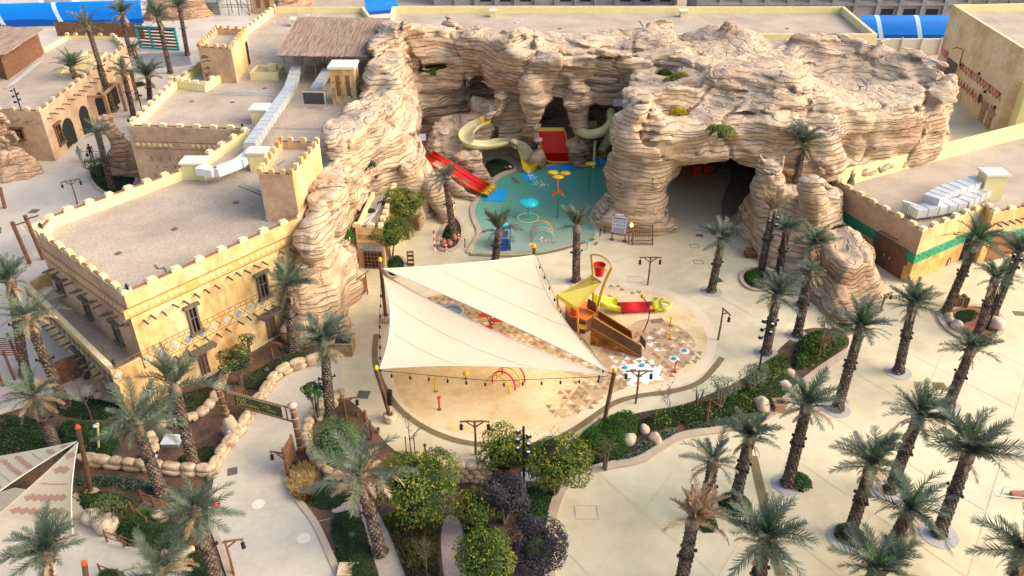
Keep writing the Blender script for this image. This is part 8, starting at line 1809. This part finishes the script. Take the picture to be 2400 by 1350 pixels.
p = ptY(1802,398,P(1800,430,5).y-1.2); cathead('cat_head_sculpture', 'large carved stone cat head on the right foot of the arch, facing the plaza', p, -.15, 1.15)
p = P(952,398,4.8); cathead('cat_head_sculpture', 'carved stone big-cat head jutting from the left ridge above the kiosk', p, .9, .72)
p = P(1533,428,4.6); o = cathead('lion_sculpture', 'weathered stone lion looking right from the side of the central rock pillar', p, 1.1, .62)
V = Vol(-2.2, 2.4, -1.2, 1.2, -.2, 4.2, .1); V.cap([(-1.8,0,1.3),(-.2,0,1.9),(.3,0,2.1)], [.85,.8,.7], .3); V.cap([(.2,0,2.2),(.5,0,3.0),(1.0,0,3.35)], [.62,.42,.38], .3); V.cap([(1.0,0,3.4),(1.55,0,2.85)], [.34,.2], .15); V.cap([(.4,.15,1.6),(1.5,.15,1.75),(1.75,.15,1.2),(1.4,.15,.8)], [.32,.22,.17,.2], .12); V.cap([(.4,-.3,1.5),(1.1,-.35,1.1),(1.0,-.35,.4)], [.3,.2,.18], .12); V.cap([(-1.6,.3,1.1),(-1.9,.3,.0)], [.5,.3], .2); V.cap([(-1.6,-.3,1.1),(-1.5,-.3,.0)], [.5,.3], .2)
for k in range(9): q = k/8; V.cap([(-.55+1.25*q, 0, 2.6+1.25*math.sin(q*1.7)), (-.8+1.25*q, 0, 2.95+1.3*math.sin(q*1.7))], [.2,.07], .06)
V.cap([(1.0,.15,3.65),(1.05,.17,3.95)], [.1,.03], .05); V.cap([(1.0,-.15,3.65),(1.05,-.17,3.95)], [.1,.03], .05); V.ell((1.25,.3,3.25), (.1,.08,.08), .03, True); V.ell((1.25,-.3,3.25), (.1,.08,.08), .03, True)
o = V.mesh('horse_sculpture', 'rockdark', label='rearing stone horse with flowing mane on a boulder mound at the left edge', cat='sculpture'); hb_ = P(22,405); o.location = (hb_.x-.3, hb_.y+.4, 2.3); o.rotation_euler = (0, 0, -.15); o.scale = (1.15,1.15,1.05)
V = Vol(-5, 5, -4, 4, -.3, 4.5, .16); V.mass([Vector((math.cos(a)*3.6, math.sin(a)*2.6, 0)) for a in [k*.6283 for k in range(10)]], [Vector((math.cos(a)*2.0-.4, math.sin(a)*1.4+.3, 0)) for a in [k*.6283 for k in range(10)]], 2.5, k=0, lump=.3, sc=.5); V.detail(amp=.05, lay=.9, crack=.28, crs=1.7, big=.25, seed=21)
o = V.mesh('boulder_mound', 'rockdark', label='mound of fitted boulders under the stone horse at the left edge', cat='rock'); o.location = (hb_.x, hb_.y, 0)
V = Vol(-3.5, 3.5, -3, 3, -.3, 7, .16); V.mass([Vector((math.cos(a)*2.4, math.sin(a)*1.8, 0)) for a in [k*.6283 for k in range(10)]], [Vector((math.cos(a)*1.3, math.sin(a)*1.0, 0)) for a in [k*.6283 for k in range(10)]], 3.0, k=0, lump=.3, sc=.5); V.cap([(.2,0,2.5),(-.3,0,4.2),(-.9,0,5.4)], [1.1,.9,.7], .5); V.cap([(-.9,0,5.4),(-.1,0,5.9)], [.6,.3], .3); V.detail(amp=.08, lay=.8, crack=.2, crs=1.5, big=.25, seed=33)
b = P(300,405); o = V.mesh('rock_sculpture', 'rockdark', label='tall leaning rock sculpture between the promenade and the roundel wall', cat='sculpture'); o.location = (b.x, b.y, 0)
V = Vol(-5, 5, -3, 3, -.3, 4, .2); V.mass([Vector((math.cos(a)*4.2, math.sin(a)*2.2, 0)) for a in [k*.6283 for k in range(10)]], [Vector((math.cos(a)*2.6, math.sin(a)*1.2, 0)) for a in [k*.6283 for k in range(10)]], 2.8, k=0, lump=.6, sc=.4); V.detail(seed=41)
for k, (u, v, s_, rz, lb) in enumerate(((420,40,1.5,.3,'layered rock mound among the palms at the top left'),(690,22,1.4,1.2,'brown rock mound behind the roof at the top, left of the back building'),(1985,752,.42,.2,'low round rock basin rim beside the tall plaza palm'))):
    b = P(u, v)
    if k == 0: o = V.mesh('rock_mound', 'rockdark', label=lb, cat='rock'); o.location = (b.x, b.y, 0)
    else: o = copy_tree(o, (b.x, b.y, -.1), rz, s_, lb)
    o.scale = (s_,)*3; o.rotation_euler = (0,0,rz)
for k in range(12):
    b = P(940+k*27+random.uniform(-8,8), random.uniform(2,14)); s_ = random.uniform(.8,2.2)
# steps near the pool rocks
t = thing('stone_steps', 'flight of beige steps climbing between the two rock banks left of the pool', 'steps', tuple(P(1012,490)))
for i in range(6): a = P(1003-i*3, 492-i*8, .0); MB().box((a.x+.55,a.y+.2,.1+i*.17), (1.5,.5,.2+i*.34), -.15).build('step', 'padring', t)
# --- roof clutter: hoses, scraps, cable runs
rr = random.Random(12)
def roofbits(nm, lb, px, z, n, m):
    mb = MB(); xs = [p[0] for p in px]; ys = [p[1] for p in px]
    for i in range(n):
        p = P(rr.uniform(min(xs), max(xs)), rr.uniform(min(ys), max(ys)), z+.02); mb.box(p, (rr.uniform(.05,.3), rr.uniform(.05,.2), .03), rr.uniform(0,3))
    return mb.build(nm, m, label=lb, cat='debris', kind='stuff')
roofbits('roof_scraps', 'white scraps scattered near the top of the left roof', [(640,30),(760,60)], ZR, 26, 'white'); roofbits('roof_scraps', 'pale scraps along the middle of the left roof', [(560,60),(640,170)], ZR, 22, 'capwhite'); roofbits('roof_scraps', 'thin pale strips on the long back roof', [(1180,40),(1700,50)], 8.1, 24, 'capwhite')
MB().tube(smooth_poly([P(363,620,ZR+.04), P(372,632,ZR+.04), P(385,625,ZR+.04), P(392,640,ZR+.04)], 2, closed=False), .03, 4).build('hose', 'grate', label='short dark hose lying near the front parapet of the left roof', cat='hose')
MB().tube(smooth_poly([P(560,436,ZR+.04), P(590,448,ZR+.04), P(625,462,ZR+.04)], 2, closed=False), .02, 4).build('cable', 'blackmetal', label='thin dark cable running to the square tower on the left roof', cat='cable')
MB().tube([P(668,375,10.4), P(650,388,10.4)], .03, 4).build('metal_bar', 'grate', label='short bar lying inside the square tower top', cat='bar')
# --- people
def person(label, loc, rz, shirt, trouser, stride=.28, lean=.05, bag=None, hold=None, arm=.15):
    t = thing('person', label, 'person', tuple(loc), 0); J = {}; R = Matrix.Rotation(rz, 4, 'Z')
    pts = [('pel',(0,0,.95),.15),('waist',(lean*.3,0,1.1),.135),('chest',(lean,0,1.32),.165),('neck',(lean*1.3,0,1.49),.06),('head',(lean*1.6+.02,0,1.62),.095),('top',(lean*1.6,0,1.70),.085),
           ('hipL',(0,.1,.9),.105),('kneeL',(stride*.75,.11,.5),.065),('ankL',(stride,.11,.09),.045),('toeL',(stride+.17,.12,.04),.04),('hipR',(0,-.1,.9),.105),('kneeR',(-stride*.35,-.11,.49),.065),('ankR',(-stride*1.1,-.11,.12),.045),('toeR',(-stride*1.1+.17,-.12,.05),.04),
           ('shL',(lean,.19,1.42),.065),('elL',(lean-.1-arm,.25,1.14),.045),('haL',(lean+.05-arm,.26,.90),.035),('shR',(lean,-.19,1.42),.065),('elR',(lean+arm*.3,-.25,1.14),.045),('haR',(lean+.18+arm*.4,-.26,.93),.035)]
    ix = {n_: i for i, (n_, _, _) in enumerate(pts)}; ed = [('pel','waist'),('waist','chest'),('chest','neck'),('neck','head'),('head','top'),('pel','hipL'),('hipL','kneeL'),('kneeL','ankL'),('ankL','toeL'),('pel','hipR'),('hipR','kneeR'),('kneeR','ankR'),('ankR','toeR'),('chest','shL'),('shL','elL'),('elL','haL'),('chest','shR'),('shR','elR'),('elR','haR')]
    vs = [tuple(R @ Vector(p)) for _, p, _ in pts]; rad = [r_ for *_, r_ in pts]; fsed = [(ix[a], ix[b]) for a, b in ed]
    for sd, hn in (('L','haL'),('R','haR')):        # fingers and thumb
        h0 = Vector(pts[ix[hn]][1])
        for k in range(5):
            off = Vector((-.03+.017*k, .0, 0)); l = (.05,.075,.085,.078,.06)[k]; a_ = len(vs)
            if k == 0: q1, q2 = h0+Vector((.035,0,-.015)), h0+Vector((.05,0,-.055))
            else: q1, q2 = h0+off+Vector((0,0,-.04)), h0+off*1.2+Vector((.01,0,-.04-l))
            vs += [tuple(R @ q1), tuple(R @ q2)]; rad += [.009, .007]; fsed += [(ix[hn], a_), (a_, a_+1)]
    me = bpy.data.meshes.new('body'); me.from_pydata(vs, fsed, []); o = bpy.data.objects.new('body', me); COL.objects.link(o); sk = o.modifiers.new('skin', 'SKIN')
    for i, r_ in enumerate(rad): me.skin_vertices[0].data[i].radius = (r_, r_); 
    me.skin_vertices[0].data[0].use_root = True; ss = o.modifiers.new('sub', 'SUBSURF'); ss.levels = 2; ss.render_levels = 2
    dg = bpy.context.evaluated_depsgraph_get(); bpy.context.view_layer.update(); m2 = bpy.data.meshes.new_from_object(o.evaluated_get(dg)); bpy.data.objects.remove(o)
    m2.materials.clear()
    for k in (shirt, trouser, 'skin', 'blackmetal'): m2.materials.append(MATS[k])
    for p in m2.polygons:
        z = p.center.z; q = R.inverted() @ p.center; hand = abs(q.y) > .2 and z < 1.0
        p.material_index = 2 if (z > 1.47 or hand) else 3 if z < .1 else 1 if z < .98 and abs(q.y) < .21 else 0; p.use_smooth = True
    b_ = bpy.data.objects.new('body', m2); COL.objects.link(b_); b_.parent = t
    hp = R @ Vector((lean*1.6-.01,0,1.68)); MB().lathe([(.1,-.03),(.105,.03),(.07,.085),(0,.1)], 12, Vector(loc)+hp).build('hair', 'hair', t, smooth=True)
    f_ = R @ Vector((lean*1.6+.115,0,1.61)); MB().lathe([(0,-.02),(.015,0),(0,.03)], 6, Vector(loc)+f_).build('nose', 'skin', t)
    mb = MB()
    for sg in (-1, 1): e = R @ Vector((lean*1.6+.10, sg*.035, 1.635)); mb.lathe([(0,-.01),(.011,0),(0,.01)], 6, Vector(loc)+e)
    mb.build('eyes', 'hair', t); mb = MB()
    for sg in (-1, 1): e = R @ Vector((lean*1.6, sg*.098, 1.61)); mb.lathe([(0,-.03),(.015,0),(0,.03)], 6, Vector(loc)+e)
    mb.build('ears', 'skin', t); return t
l1 = P(192,380); person('man in a grey top with dark sleeves and beige trousers walking on the promenade', l1, -1.2, 'shirtgrey', 'trouserbeige')
l2 = P(217,374); person('man in black clothes carrying a bag and a pole beside the man in grey', l2, -1.1, 'shirtblack', 'trouserblack', arm=.25)
hb2 = l2+Vector((-.25,-.05,0)); MB().tube([l2+Vector((-.75,-.15,.98)), l2+Vector((.9,-.05,.93))], .025, 6).build('pole_tool', 'blackmetal', label='thin dark pole carried level by the man in black', cat='pole')
t = thing('shoulder_bag', 'dark hanging bag in the left hand of the man in black', 'bag', tuple(hb2)); MB().box(hb2+Vector((-.15,0,.55)), (.28,.14,.34), taper=.85).build('pouch', 'blackmetal', t); MB().tube([hb2+Vector((-.27,0,.72)), hb2+Vector((-.15,0,.92)), hb2+Vector((-.03,0,.72))], .015, 4).build('strap', 'blackmetal', t)
print('OBJECTS', len(bpy.data.objects))
